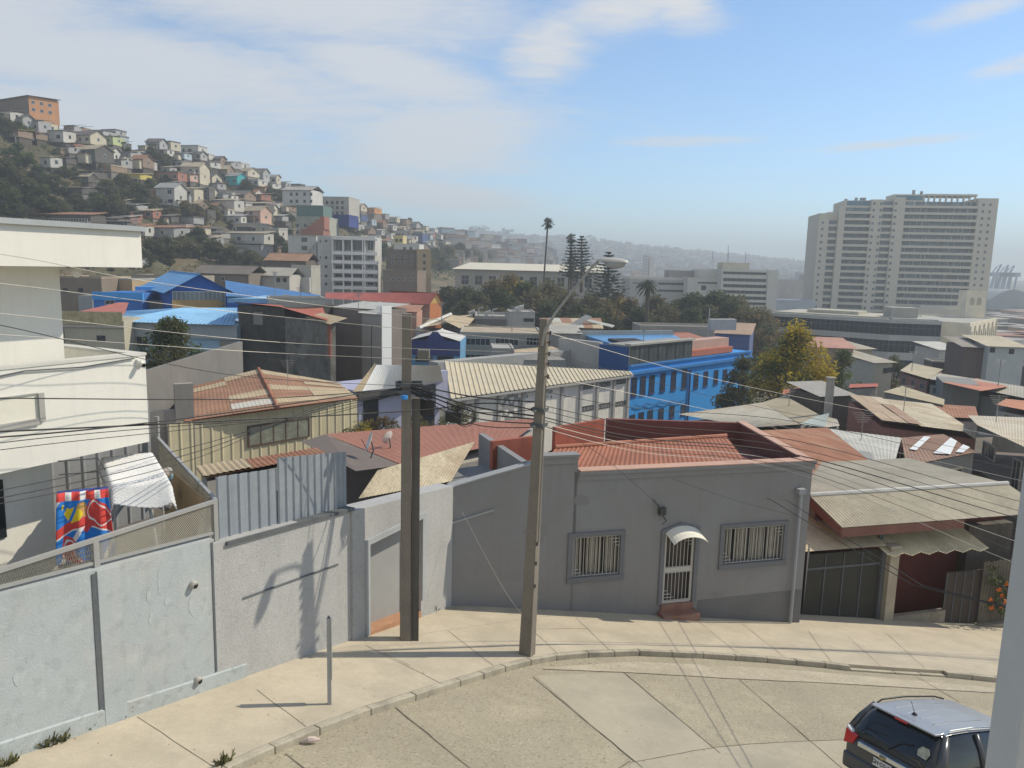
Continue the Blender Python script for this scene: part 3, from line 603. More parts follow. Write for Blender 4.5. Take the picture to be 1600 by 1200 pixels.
def terrace():
    E1 = onp(350, 780, WA, 27); zr = E1.z
    gb = lambda u: gz(*FW.p(u, 0).xy)
    ue = uw(349); t0 = vw(0, 930); u0 = uw(0); tE = vw(349, 838); tl = lambda u: t0 + (tE - t0) * (u - u0) / (ue - u0)
    M = MB(); q = [FW.p(ue - 14, 0, -.3), FW.p(ue, 0, -.3), FW.p(ue - 1.2, 0, -5.2), FW.p(ue - 14, 0, -5.2)]
    M.hexa([V((p.x, p.y, DECK)) for p in q], [V((p.x, p.y, 3.2)) for p in q])
    tag(M.build('terrace_floor', mat('m_terrace_concrete', (.30, .285, .25), var=.15, scale=1, speck=.2, sscale=20)), kind='structure')
    root = thing('mesh_railing', 'grey aluminium railing with perforated mesh panels along the terrace above the blue wall', 'railing', FW.p(ue - 3, tE))
    n = -.12
    top = lambda u: lerp(vw(0, 893), zr, (u - u0) / (ue - u0))
    def rail(M, ua, ub, va, vb, h, w=.05): M.hexa([FW.p(ua, va, n - w / 2), FW.p(ub, vb, n - w / 2), FW.p(ub, vb, n + w / 2), FW.p(ua, va, n + w / 2)], [FW.p(ua, va - h, n - w / 2), FW.p(ub, vb - h, n - w / 2), FW.p(ub, vb - h, n + w / 2), FW.p(ua, va - h, n + w / 2)])
    M = MB(); ua = ue - 12; rail(M, ua, ue, top(ua), top(ue), .06, .07); M.build('top_rail', M_ALU, root)
    M = MB(); rail(M, ua, ue, tl(ua) + .1, tl(ue) + .1, .05, .05); M.build('bottom_rail', M_ALU, root)
    posts = [ue, uw(163), uw(163) - 2.6, uw(163) - 5.2]
    for u in posts:
        M = MB(); M.hexa([FW.p(u - .09, top(u) - .06, n - .03), FW.p(u, top(u) - .06, n - .03), FW.p(u, top(u) - .06, n + .04), FW.p(u - .09, top(u) - .06, n + .04)], [FW.p(u - .09, tl(u) - .12, n - .03), FW.p(u, tl(u) - .12, n - .03), FW.p(u, tl(u) - .12, n + .04), FW.p(u - .09, tl(u) - .12, n + .04)]); M.build('post', M_ALU, root)
    # perforated mesh: woven wires
    mesh_m = mat('m_mesh_wire', (.36, .34, .28), rough=.6, var=.1)
    def net(A, B, C, D, name):
        M = MB(); w = (B - A).length; h = (D - A).length; st = .034; k = int(w / st)
        for s in (-1, 1):
            kk = int((w + h) / st)
            for i in range(kk):
                x0 = i * st - (0 if s < 0 else h); 
                p = (x0, 0); qx = (x0 - h, h) if s < 0 else (x0 + h, h)
                (xa, ya), (xb, yb) = p, qx
                def clip(xa, ya, xb, yb):
                    t0, t1 = 0, 1; dx = xb - xa
                    for (pp, qq) in ((-dx, xa), (dx, w - xa)):
                        if pp == 0: continue
                        r = qq / pp
                        if pp < 0: t0 = max(t0, r)
                        else: t1 = min(t1, r)
                    return t0, t1
                t0, t1 = clip(xa, ya, xb, yb)
                if t1 - t0 < .02: continue
                f = lambda t: A.lerp(B, (xa + (xb - xa) * t) / w) * 1 + (D.lerp(C, (xa + (xb - xa) * t) / w) - A.lerp(B, (xa + (xb - xa) * t) / w)) * ((ya + (yb - ya) * t) / h)
                M.tube([f(t0), f(t1)], .0065, 3, cap=False)
        return M.build(name, mesh_m, root)
    for a, b in zip(posts[1:], posts):
        net(FW.p(a, tl(a) + .1, n), FW.p(b - .09, tl(b) + .1, n), FW.p(b - .09, top(b) - .06, n), FW.p(a, top(a) - .06, n), 'mesh_panel')
    # return side of the railing
    R = atz(246, 682, zr + .35); c = FW.p(ue, top(ue), n); M = MB(); t = (R - c).normalized(); s = V((-t.y, t.x, 0)).normalized() * .03
    M.hexa([c - s, c + s, R + s, R - s], [p - V((0, 0, .06)) for p in (c - s, c + s, R + s, R - s)]); M.build('top_rail', M_ALU, root)
    M = MB(); dz = V((0, 0, zr - tE - .1)); c2 = c - dz; R2 = R - dz; M.hexa([c2 - s, c2 + s, R2 + s, R2 - s], [p - V((0, 0, .05)) for p in (c2 - s, c2 + s, R2 + s, R2 - s)]); M.build('bottom_rail', M_ALU, root)
    net(c2, R2, R - V((0, 0, .06)), c - V((0, 0, .06)), 'mesh_panel')
    M = MB(); M.ob(R + V((-.04, -.04, -1.4)), V((.08, 0, 0)), V((0, .08, 0)), V((0, 0, 1.85))); M.build('post', M_ALU, root)
    # corrugated back wall of the terrace under the overhang
    bz = FB.uv(at(240, 700, 15.2))
    M = MB(); q0 = at(80, 800, 14.6); q1 = at(236, 700, 16.6); q0.z = q1.z = 0
    M.sheet(V((q0.x, q0.y, DECK)), V((q1.x, q1.y, DECK)), V((q1.x, q1.y, 7.6)), V((q0.x, q0.y, 7.6)), .32, .03, 'rib')
    tag(M.build('metal_partition', mat('m_partition', (.36, .365, .365), rough=.5, var=.1, metal=.3, streak=.2)), 'grey ribbed metal partition at the back of the terrace, under the white overhang', 'partition')
    # plywood boards leaning on the return railing
    M = MB(); a = at(265, 800, 13.25); b = at(318, 748, 14.6); up = V((-.35, .1, 1.0)); 
    p0 = c.lerp(R, .10) + V((-.35, -.1, -.0)); p1 = c.lerp(R, .62) + V((-.35, -.1, 0)); p0.z = p1.z = DECK
    h0 = V((.25, .1, 1.42)); M.ob(p0, p1 - p0, V((-.02, -.01, 0)), h0)
    tag(M.build('plywood_board', mat('m_plywood', (.46, .33, .19), var=.12, scale=1.6, streak=.15, dirt=(.40, .29, .17)), bevel=.004), 'tan plywood board leaning on the return side of the terrace railing', 'board')
    # drying rack with printed blanket
    rk = thing('clothes_airer', 'dark metal clothes airer carrying the bright printed blanket on the terrace', 'airer', at(135, 860, 12.4))
    M = MB(); A0 = at(92, 776, 12.2); A1 = at(166, 768, 12.5); A0.z = A1.z = (A0.z + A1.z) / 2; dv = (A1 - A0); sd_ = V((dv.y, -dv.x, 0)).normalized() * .35; 
    for e in (A0, A1):
        for sg in (-1, 1): 
            M = MB(); M.tube([e, V((e.x, e.y, DECK)) + sd_ * sg], .014, 6); M.build('leg', M_DK, rk)
    M = MB(); M.tube([A0 - dv * .05, A1 + dv * .05], .016, 6)
    M.build('top_bar', M_DK, rk)
    M = MB()
    for dzz in (.32, .55): M.tube([A0 + V((0, 0, dzz)) - sd_ * .5, A0 + V((0, 0, dzz)) - sd_ * .5 + dv * .85, A0 + V((0, 0, dzz - .2)) - sd_ * .4 + dv * 1.0], .012, 5)
    M.build('hanging_rail', M_DK, rk)
    # printed blanket: blue with red, white and yellow abstract swirls
    B = MB(); nu, nv = 120, 110; rr = random.Random(3)
    for j in range(nv + 1):
        t = j / nv
        for i in range(nu + 1):
            s_ = i / nu; wv = sin(s_ * 17 + 1) * .03 * min(1, t * 2) + sin(s_ * 31 + t * 3) * .012
            p = A0 - dv * (.02 + .10 * t) + dv * s_ * (1.05 + .22 * t)
            drop = max(0, t - .12) * 1.28; o = sd_.normalized() * (.06 * ss(0, .2, t) + .16 * t + wv - .12 * (1 - ss(0, .15, t)))
            B.v.append(p + o + V((0, 0, .03 + .03 * sin(min(t / .12, 1) * pi) - drop)))
    for j in range(nv):
        for i in range(nu):
            s_, t = (i + .5) / nu, (j + .5) / nv; k = 0
            sx, tx = s_ + .07 * sin(t * 9 + 1) + .03 * sin(t * 23), t + .06 * sin(s_ * 8 + 2) + .025 * sin(s_ * 21); d1 = hypot((sx - .72) * .9, (tx - .44) * 1.3); d2 = hypot((sx - .28) * 1.5, (tx - .85) * .8); d3 = hypot((sx - .25) * .8, (tx - .33) * 1.5)
            if t < .10: k = 3
            elif t < .2: k = 1 if sin(s_ * 22) > -.3 else 2
            elif d1 < .24: k = 1 if d1 < .17 else (2 if d1 < .195 else 1)
            elif d3 < .15 and sin(s_ * 30 + t * 22) > -.5: k = 4
            elif hypot(s_ - .47, t - .32) < .1: k = 5
            elif .56 < t + .14 * sin(s_ * 3) < .68: k = 1
            elif .68 <= t + .14 * sin(s_ * 3) < .70: k = 2
            elif d2 < .2: k = 1 if d2 < .15 else (2 if d2 < .17 else 1)
            elif sin(s_ * 9 + t * 7) > .93: k = 2
            else: k = 0
            n_ = nu + 1; B.f.append((j * n_ + i, j * n_ + i + 1, (j + 1) * n_ + i + 1, (j + 1) * n_ + i)); B.m.append(k)
    cl = [mat('m_cloth_%d' % i, c, rough=.95, var=.1, scale=6) for i, c in enumerate([(.03, .20, .58), (.62, .07, .06), (.72, .70, .68), (.05, .08, .28), (.80, .58, .03), (.55, .33, .12)])]
    bo = B.build('printed_blanket', cl, smooth=True); so_ = bo.modifiers.new('thickness', 'SOLIDIFY'); so_.thickness = .012
    tag(bo, 'bright blue, red and yellow printed blanket hung on the terrace airer', 'blanket')
    # white knitted blanket over a second rack
    B = MB(); c0 = at(155, 716, 13.6); tw = at(205, 712, 13.9) - c0; tw.z = 0; tw = tw.normalized() * .92; ln = V((tw.y, -tw.x, 0)).normalized() * 1.15
    zt = at(180, 716, 13.7).z; o = V((c0.x, c0.y, zt)); nu, nv = 34, 46
    for j in range(nv + 1):
        t = j / nv
        for i in range(nu + 1):
            s_ = i / nu; e = max(0, abs(s_ - .5) - .44) * 3.2; kn = .018 * (sin(i * 2.1) * sin(j * 2.1))
            a = ln * min(t / .62, 1.0) + ln * max(0, t - .62) * .25
            z_ = -.22 * min(t / .62, 1) - max(0, t - .62) * 1.15 * (1 - .5 * abs(s_ - .75)) - e + kn - .05 * sin(pi * s_) * ss(.1, .5, t)
            B.v.append(o + tw * s_ * (1 + .12 * t) + a + V((0, 0, z_)))
    for j in range(nv):
        for i in range(nu): n_ = nu + 1; B.f.append((j * n_ + i, j * n_ + i + 1, (j + 1) * n_ + i + 1, (j + 1) * n_ + i)); B.m.append(0)
    kb = B.build('knitted_blanket', mat('m_white_knit', (.80, .80, .79), rough=1, var=.05, scale=9, bump=.8, bscale=70), smooth=True); so_ = kb.modifiers.new('thickness', 'SOLIDIFY'); so_.thickness = .03
    tag(kb, 'white knitted blanket draped over a rack in the middle of the terrace', 'blanket')
    rk2 = thing('drying_rack', 'pale tube rack under the white knitted blanket on the terrace', 'rack', V((o.x, o.y, DECK)))
    for a_, b_ in ((0.08, .05), (.92, .05), (.08, .95), (.92, .95)):
        M = MB(); p = o + tw * a_ + ln * b_ + V((0, 0, -.06 - .22 * b_)); M.tube([p, V((p.x, p.y, DECK))], .018, 6); M.build('leg', mat('m_pale_tube', (.5, .5, .47), rough=.4, var=.05), rk2)
    M = MB(); M.tube([o + tw * .08 + ln * .05 + V((0, 0, -.07)), o + tw * .92 + ln * .05 + V((0, 0, -.07))], .018, 6); M.build('top_bar', mat('m_pale_tube', (.5, .5, .47)), rk2)
    # bulging grey bag, bundle of bags, pipe, box
    M = MB(); p = at(236, 776, 13.2); q = at(262, 790, 13.5); M.tube([p, q], [.12, .11], 14); tag(M.build('stove_pipe', mat('m_dull_metal', (.34, .34, .33), rough=.5, metal=.4, var=.1), smooth=False), 'dull grey pipe lying beside the white knitted blanket', 'pipe')
    M = MB(); b0 = at(222, 760, 14.4); rr = random.Random(5)
    for k in range(34):
        cc = at(rr.uniform(238, 268), rr.uniform(735, 780), 14.5 + rr.uniform(-.2, .2)); s_ = rr.uniform(.04, .1)
        pr = [(s_ * sin(pi * q_ / 5) * rr.uniform(.8, 1.15) + .004, -s_ * cos(pi * q_ / 5) * 1.2) for q_ in range(6)]; M.lathe(cc, pr, 9, k % 4, rr.uniform(.7, 1.2), rr.uniform(.7, 1.2))
    tag(M.build('bag_heap', [mat('m_bag_%d' % i, c, rough=.6, var=.2, scale=4) for i, c in enumerate([(.42, .40, .36), (.2, .33, .42), (.33, .28, .24), (.5, .49, .47)])], smooth=True), 'heap of grey, blue and brown bags in the far corner of the terrace', 'bags')
    M = MB(); p = at(100, 850, 12.6); M.ob(V((p.x + 1.05, p.y + .35, DECK)), V((.65, .3, 0)), V((-.25, .55, 0)), V((0, 0, .42))); tag(M.build('storage_box', mat('m_box_grey', (.38, .375, .35), var=.08), bevel=.015), 'grey box standing on the terrace floor behind the printed blanket', 'box')
    M = MB(); p = at(238, 800, 13.0); M.tube([at(230, 765, 13.2), V((at(252, 850, 12.75).x, at(252, 850, 12.75).y, DECK + .05))], .035, 8); tag(M.build('pale_pole', mat('m_pale_tube', (.5, .5, .47))), 'pale plastic pole propped up in front of the stove pipe', 'pole')
terrace()
# ================================================================== corrugated metal fence on the wall
def fence():
    root = thing('metal_fence', 'tall blue grey corrugated metal fence on top of the rough grey wall', 'fence', FW.p(uw(450), vw(450, 820)))
    mt = mat('m_blue_grey_sheet', (.33, .365, .40), rough=.5, var=.12, scale=1.2, streak=.3, metal=.3, dirt=(.27, .30, .34))
    ua, ub, uc = uw(354), uw(447), uw(552); n = -.2
    M = MB(); M.sheet(FW.p(ua, vw(354, 850), n), FW.p(ub, vw(447, 822), n), FW.p(ub, vw(447, 733), n), FW.p(ua, vw(354, 746), n), .23, .03, 'rib'); M.build('sheet_panel', mt, root)
    M = MB(); M.sheet(FW.p(ub, vw(447, 822), n + .02), FW.p(uc, vw(552, 792), n + .02), FW.p(uc, vw(552, 707), n + .02), FW.p(ub, vw(447, 716), n + .02), .2, .03, 'rib'); M.build('sheet_panel', mt, root)
    M = MB(); M.hexa([FW.p(ua, vw(354, 846), -.28), FW.p(uc, vw(552, 792), -.28), FW.p(uc, vw(552, 792), .05), FW.p(ua, vw(354, 846), .05)], [FW.p(ua, vw(354, 846) - .07, -.28), FW.p(uc, vw(552, 792) - .07, -.28), FW.p(uc, vw(552, 792) - .07, .05), FW.p(ua, vw(354, 846) - .07, .05)]); M.build('base_channel', M_DK, root)
fence()
# ================================================================== beige roofs behind the wall and other sheds next to it
M_ASB = mat('m_fibre_cement_roof', (.56, .49, .355), rough=.95, var=.2, scale=.7, dirt=(.40, .34, .235), streak=.4, speck=.25, sscale=8, patch=((.42, .345, .24), .28))
M_ASB2 = mat('m_pale_fibre_cement', (.56, .51, .405), rough=.95, var=.2, scale=.6, dirt=(.42, .37, .28), streak=.35, patch=((.47, .40, .29), .3), speck=.2, sscale=7)
M_RUST = mat('m_rusty_roof', (.33, .15, .085), rough=.85, var=.25, scale=.8, dirt=(.40, .25, .16), streak=.3)
def shed_roof(name, label, pts, zs, mt, wall_m, wz, pitch=.18, amp=.03, cat='shed', shape='sin', walls=True, inset=.15):
    """mono-pitch shed from its four roof corners in the photo (front left, front right, back right, back left), heights zs"""
    P = [atz(px, py, z) if not isinstance(z, tuple) else at(px, py, z[0]) for (px, py), z in zip(pts, zs)]
    c = sum(P, V((0, 0, 0))) / 4
    root = thing(name, label, cat, (c.x, c.y, min(p.z for p in P) + wz))
    M = MB(); M.sheet(*P, pitch, amp, shape); M.build('roof', mt, root)
    if walls:
        Q = [p.lerp(c, inset / max(1, (p - c).length)) for p in P]; z0 = min(p.z for p in P) + wz
        M = MB(); nn = (P[1] - P[0]).cross(P[3] - P[0]).normalized(); dv = .07 + abs((P[2] - P[0]).dot(nn)) * 1.05; M.hexa([q - V((0, 0, dv)) for q in Q], [V((q.x, q.y, z0)) for q in Q]); M.build('wall', wall_m, root)
    if walls and (Q[0] - Q[1]).length > 3.5 and wz < -2.5:
        rw = random.Random(int(pts[0][0] * 7 + pts[0][1])); d = Q[1] - Q[0]; fr = Fr((Q[0].x, Q[0].y, 0), math.degrees(atan2(d.x, d.y))); L = hypot(d.x, d.y); zt = min(Q[0].z, Q[1].z) - .5
        for k in range(int(L / 2.6)):
            if rw.random() < .35: continue
            u = L * (k + .5) / int(L / 2.6); w = rw.choice((.45, .6, .8)); h = rw.choice((.8, 1.0, 1.9)); window(root, fr, u - w, u + w, zt - .15 - h, zt - .15, M_OLDF, M_PANE, 2, 1, .07, .05)
    return root, P
M_OLDF = mat('m_old_frame', (.30, .27, .22), var=.2, scale=3); M_PANE = mat('m_dark_pane', (.05, .055, .06), rough=.2, var=.5, scale=1.5, spec=.5)
M_GREYW = mat('m_grey_wall', (.36, .34, .305), var=.15, scale=.8, streak=.3)
shed_roof('lean_to_shed', 'beige fibre cement lean-to roof directly behind the street wall, left of the tall pole', [(535, 769), (704, 752), (758, 690), (612, 735)][:0] or [(560, 779), (705, 752), (742, 690), (590, 735)], [4.35, 4.3, 4.9, 4.9], M_ASB, M_GREYW, -3, .17, .025)
# ================================================================== poles, lamp, sign
M_POLE = mat('m_pole_concrete', (.225, .20, .165), rough=.95, var=.14, scale=1.6, streak=.3, speck=.25, sscale=35, bump=.2, bscale=60)
M_POLE_SHADE = mat('m_pole_shade', (.12, .11, .095), rough=.95, var=.12, scale=1.6, streak=.3)
def poles():
    b = onplane(640, 999); top = at(636, 490, b.y); H = top.z - b.z
    root = thing('utility_pole', 'thick H section concrete utility pole nearest the recessed grey door, carrying the cable bundle', 'pole', b, 'concrete utility poles')
    fr = Fr((b.x, b.y, 0), 30); hs = at(640, 622, b.y).z
    def taper(M, w0, w1, d0, d1, u0, n0, z0, z1, um=0, nm=0):
        f = lambda z, u, n: fr.p(u, z, n)
        M.hexa([f(z1, u0 + um - w1 / 2, n0 + nm - d1 / 2), f(z1, u0 + um + w1 / 2, n0 + nm - d1 / 2), f(z1, u0 + um + w1 / 2, n0 + nm + d1 / 2), f(z1, u0 + um - w1 / 2, n0 + nm + d1 / 2)],
               [f(z0, u0 - w0 / 2, n0 - d0 / 2), f(z0, u0 + w0 / 2, n0 - d0 / 2), f(z0, u0 + w0 / 2, n0 + d0 / 2), f(z0, u0 - w0 / 2, n0 + d0 / 2)])
    fr = Fr((b.x - .10, b.y, 0), 80)
    M = MB(); taper(M, .25, .20, .30, .24, 0, 0, b.z - .3, top.z, -.0); M.build('shaft', M_POLE, root, bevel=.012)
    M = MB(); fr.box(M, .127, .305, b.z - .3, hs, -.16, .10, 0); fr.box(M, .125, .145, b.z - .3, hs, .101, .15, 0); M.build('recess_shade', M_POLE_SHADE, root)  # solid dark box: shade of the open side recess put into its colour
    for z in (at(640, 600, b.y).z, at(640, 611, b.y).z):
        M = MB(); fr.box(M, -.24, .36, z - .04, z + .04, -.26, -.2); fr.box(M, -.24, .36, z - .04, z + .04, .18, .24); fr.box(M, -.24, -.19, z - .04, z + .04, -.199, .179); M.build('cable_bracket', M_DK, root)
    M = MB(); c = at(632, 621, b.y - .35); M.lathe(c, [(0, -.05), (.07, -.045), (.08, 0), (.07, .045), (0, .05)], 10); M.build('blue_clamp', mat('m_blue_plastic', (.05, .25, .62), rough=.4, var=.05), root)
    # terminal boxes hung on the bundle right of the pole
    b0 = b
    for (px, py, w, h, l, lab) in ((664, 633, .42, .34, .5, 'black cable splice box hanging closest to the thick H section pole'), (708, 649, .36, .24, .55, 'black cable splice box hanging beside the coil of spare cable')):
        c = at(px, py, b.y + .25); M = MB(); M.ob(c + V((-w / 2, -l / 4, -h / 2)), V((w, 0, -.05)), V((0, l / 2, 0)), V((.02, 0, h)))
        M.tube([c + V((-w * .3, 0, h * .5)), c + V((-w * .4, 0, h * .5 + .22))], .012, 5); M.tube([c + V((w * .3, 0, h * .5 - .03)), c + V((w * .25, 0, h * .5 + .2))], .012, 5)
        tag(M.build('splice_box', mat('m_black_plastic', (.035, .035, .035), rough=.5, var=.2), bevel=.015), lab, 'splice box', 'cable boxes by the thick pole')
    M = MB(); c = at(726, 650, b.y + .3); rr = random.Random(2)
    for k in range(9):
        r0 = .20 + .05 * rr.random(); pts = [c + V((cos(a) * r0 * 1.05, .05 * sin(a * 2 + k) + .02 * (k - 4), sin(a) * r0 * .9)) for a in [2 * pi * i / 22 + k for i in range(23)]]; M.tube(pts, .007, 5, cap=False)
    tag(M.build('cable_coil', mat('m_coil_grey', (.09, .085, .075), var=.2)), 'coil of spare black cable hanging right of the two splice boxes', 'cable coil')
    M = MB(); c = at(642, 560, b.y - .1) + V((.28, 0, .1)); M.ob(c + V((-.13, -.1, -.1)), V((.26, 0, 0)), V((0, .2, 0)), V((0, 0, .2))); M.build('junction_box', mat('m_grey_box', (.16, .155, .14), var=.1), root, bevel=.01)
    # slimmer pole with the street lamp
    b2 = onplane(823, 1022); t2 = at(851, 498, b2.y + .1)
    root = thing('utility_pole', 'slim leaning square concrete pole standing on the kerb corner and carrying the street lamp arm', 'pole', b2, 'concrete utility poles')
    M = MB(); f1 = Fr((b2.x, b2.y, 0), 25); f2 = Fr((t2.x, t2.y, 0), 25)
    bq = lambda f, z, w, d: [f.p(-w / 2, z, -d / 2), f.p(w / 2, z, -d / 2), f.p(w / 2, z, d / 2), f.p(-w / 2, z, d / 2)]
    M.hexa(bq(f2, t2.z, .16, .17), bq(f1, b2.z - .3, .30, .31)); M.build('shaft', M_POLE, root, bevel=.012)
    ax = lambda py: b2.lerp(t2, (at(835, py, b2.y).z - b2.z) / (t2.z - b2.z))
    M = MB()
    for i, py in enumerate((520, 535, 552, 568, 588)):
        c = ax(py) + V((.14, -.1, 0)); M.lathe(c, [(.0, -.05), (.035, -.045), (.02, -.01), (.04, .0), (.02, .02), (.035, .045), (0, .05)], 8); M.tube([c - V((.1, -.06, 0)), c], .012, 5)
    M.build('insulators', mat('m_insulator', (.09, .07, .06), rough=.3, var=.2), root)
    for py in (640, 664):
        c = ax(py); M = MB(); f1c = Fr((c.x, c.y, 0), 25); f1c.box(M, -.15, .15, c.z - .035, c.z + .035, -.16, -.125); f1c.box(M, -.15, .15, c.z - .035, c.z + .035, .125, .16); f1c.box(M, -.15, -.125, c.z - .035, c.z + .035, -.124, .124); f1c.box(M, -.35, -.151, c.z - .02, c.z + .02, -.02, .02); M.build('cable_bracket', M_DK, root)
    M = MB(); c = ax(845); M.tube([ax(600) + V((.1, -.13, 0)), c + V((.12, -.15, 0))], .018, 6); M.build('conduit', mat('m_conduit', (.2, .19, .17)), root)
    for py in (850, 880, 915):
        M = MB(); c = ax(py) + V((.07, -.175, 0)); M.ob(c, V((.05, .023, 0)), V((-.002, .006, 0)), V((0, 0, .09))); M.build('number_tag', mat('m_tag_dark', (.08, .075, .07), var=.2), root)
    # arm and lantern
    Yl = b2.y; arm = [at(847, 540, Yl), at(852, 515, Yl - .05), at(868, 489, Yl - .1), at(893, 457, Yl - .15), at(924, 418, Yl - .2)]
    M = MB(); M.tube(arm, [.035, .035, .032, .03, .028], 10); M.build('lamp_arm', mat('m_lamp_arm', (.33, .32, .29), rough=.6, metal=.3, var=.1), root)
    e = arm[-1]; d = (at(983, 411, Yl - .25) - at(936, 408, Yl - .2)); L = d.length; d.normalize(); c0 = at(934, 408, Yl - .2)
    side = V((0, 1, 0)); upv = V((0, 0, 1)); upv = (upv - d * upv.dot(d)).normalized(); side = d.cross(upv)
    def ell(M, t0, t1, up0, rad, sgn, hgt, n=12, m=12):
        for j in range(m + 1):
            t = j / m; w = sqrt(max(0, 1 - (2 * t - 1) ** 2)); w = w ** .8
            for i in range(n + 1):
                a = pi * i / n; M.v.append(c0 + d * (t0 + (t1 - t0) * t) * L + side * (cos(a) * rad * w) + upv * (up0 + sgn * sin(a) * hgt * w))
        for j in range(m):
            for i in range(n): k = n + 1; o = 0; M.f.append((j * k + i, j * k + i + 1, (j + 1) * k + i + 1, (j + 1) * k + i)); M.m.append(0)
    lan = MB(); ell(lan, -.08, 1.06, 0, .135, 1, .095); la = lan.build('lantern', mat('m_lantern_grey', (.46, .45, .41), rough=.45, var=.05), root, smooth=True)
    lb = MB(); ell(lb, .2, .95, -.002, .125, -1, .13); lb.build('lantern_bowl', mat('m_lantern_bowl', (.30, .33, .36), rough=.2, var=.1, spec=.5), la, smooth=True)
    M = MB(); M.tube([e - (arm[-1] - arm[-2]).normalized() * .05, e, c0 + d * .02], .027, 8); M.build('lamp_neck', mat('m_lamp_arm', (.33, .32, .29)), root)
    # sign post, seen from its edge
    b3 = onplane(515, 1100); t3 = at(521, 966, b3.y)
    root = thing('sign_post', 'short grey metal sign post seen edge on, standing on the pavement near the kerb', 'sign', b3)
    fr = Fr((b3.x, b3.y, 0), -10); M = MB(); fr.box(M, -.035, .035, b3.z - .2, t3.z, -.035, .035); M.build('post', M_GALV, root)
    M = MB(); fr.box(M, -.06, .10, b3.z + .5, t3.z + .02, .036, .05); M.build('sign_plate', mat('m_sign_back', (.42, .43, .42), rough=.5, metal=.4, var=.1), root)
    M = MB(); fr.box(M, -.02, .02, t3.z + .001, t3.z + .04, -.02, .02); M.build('cap', M_DK, root)
poles()
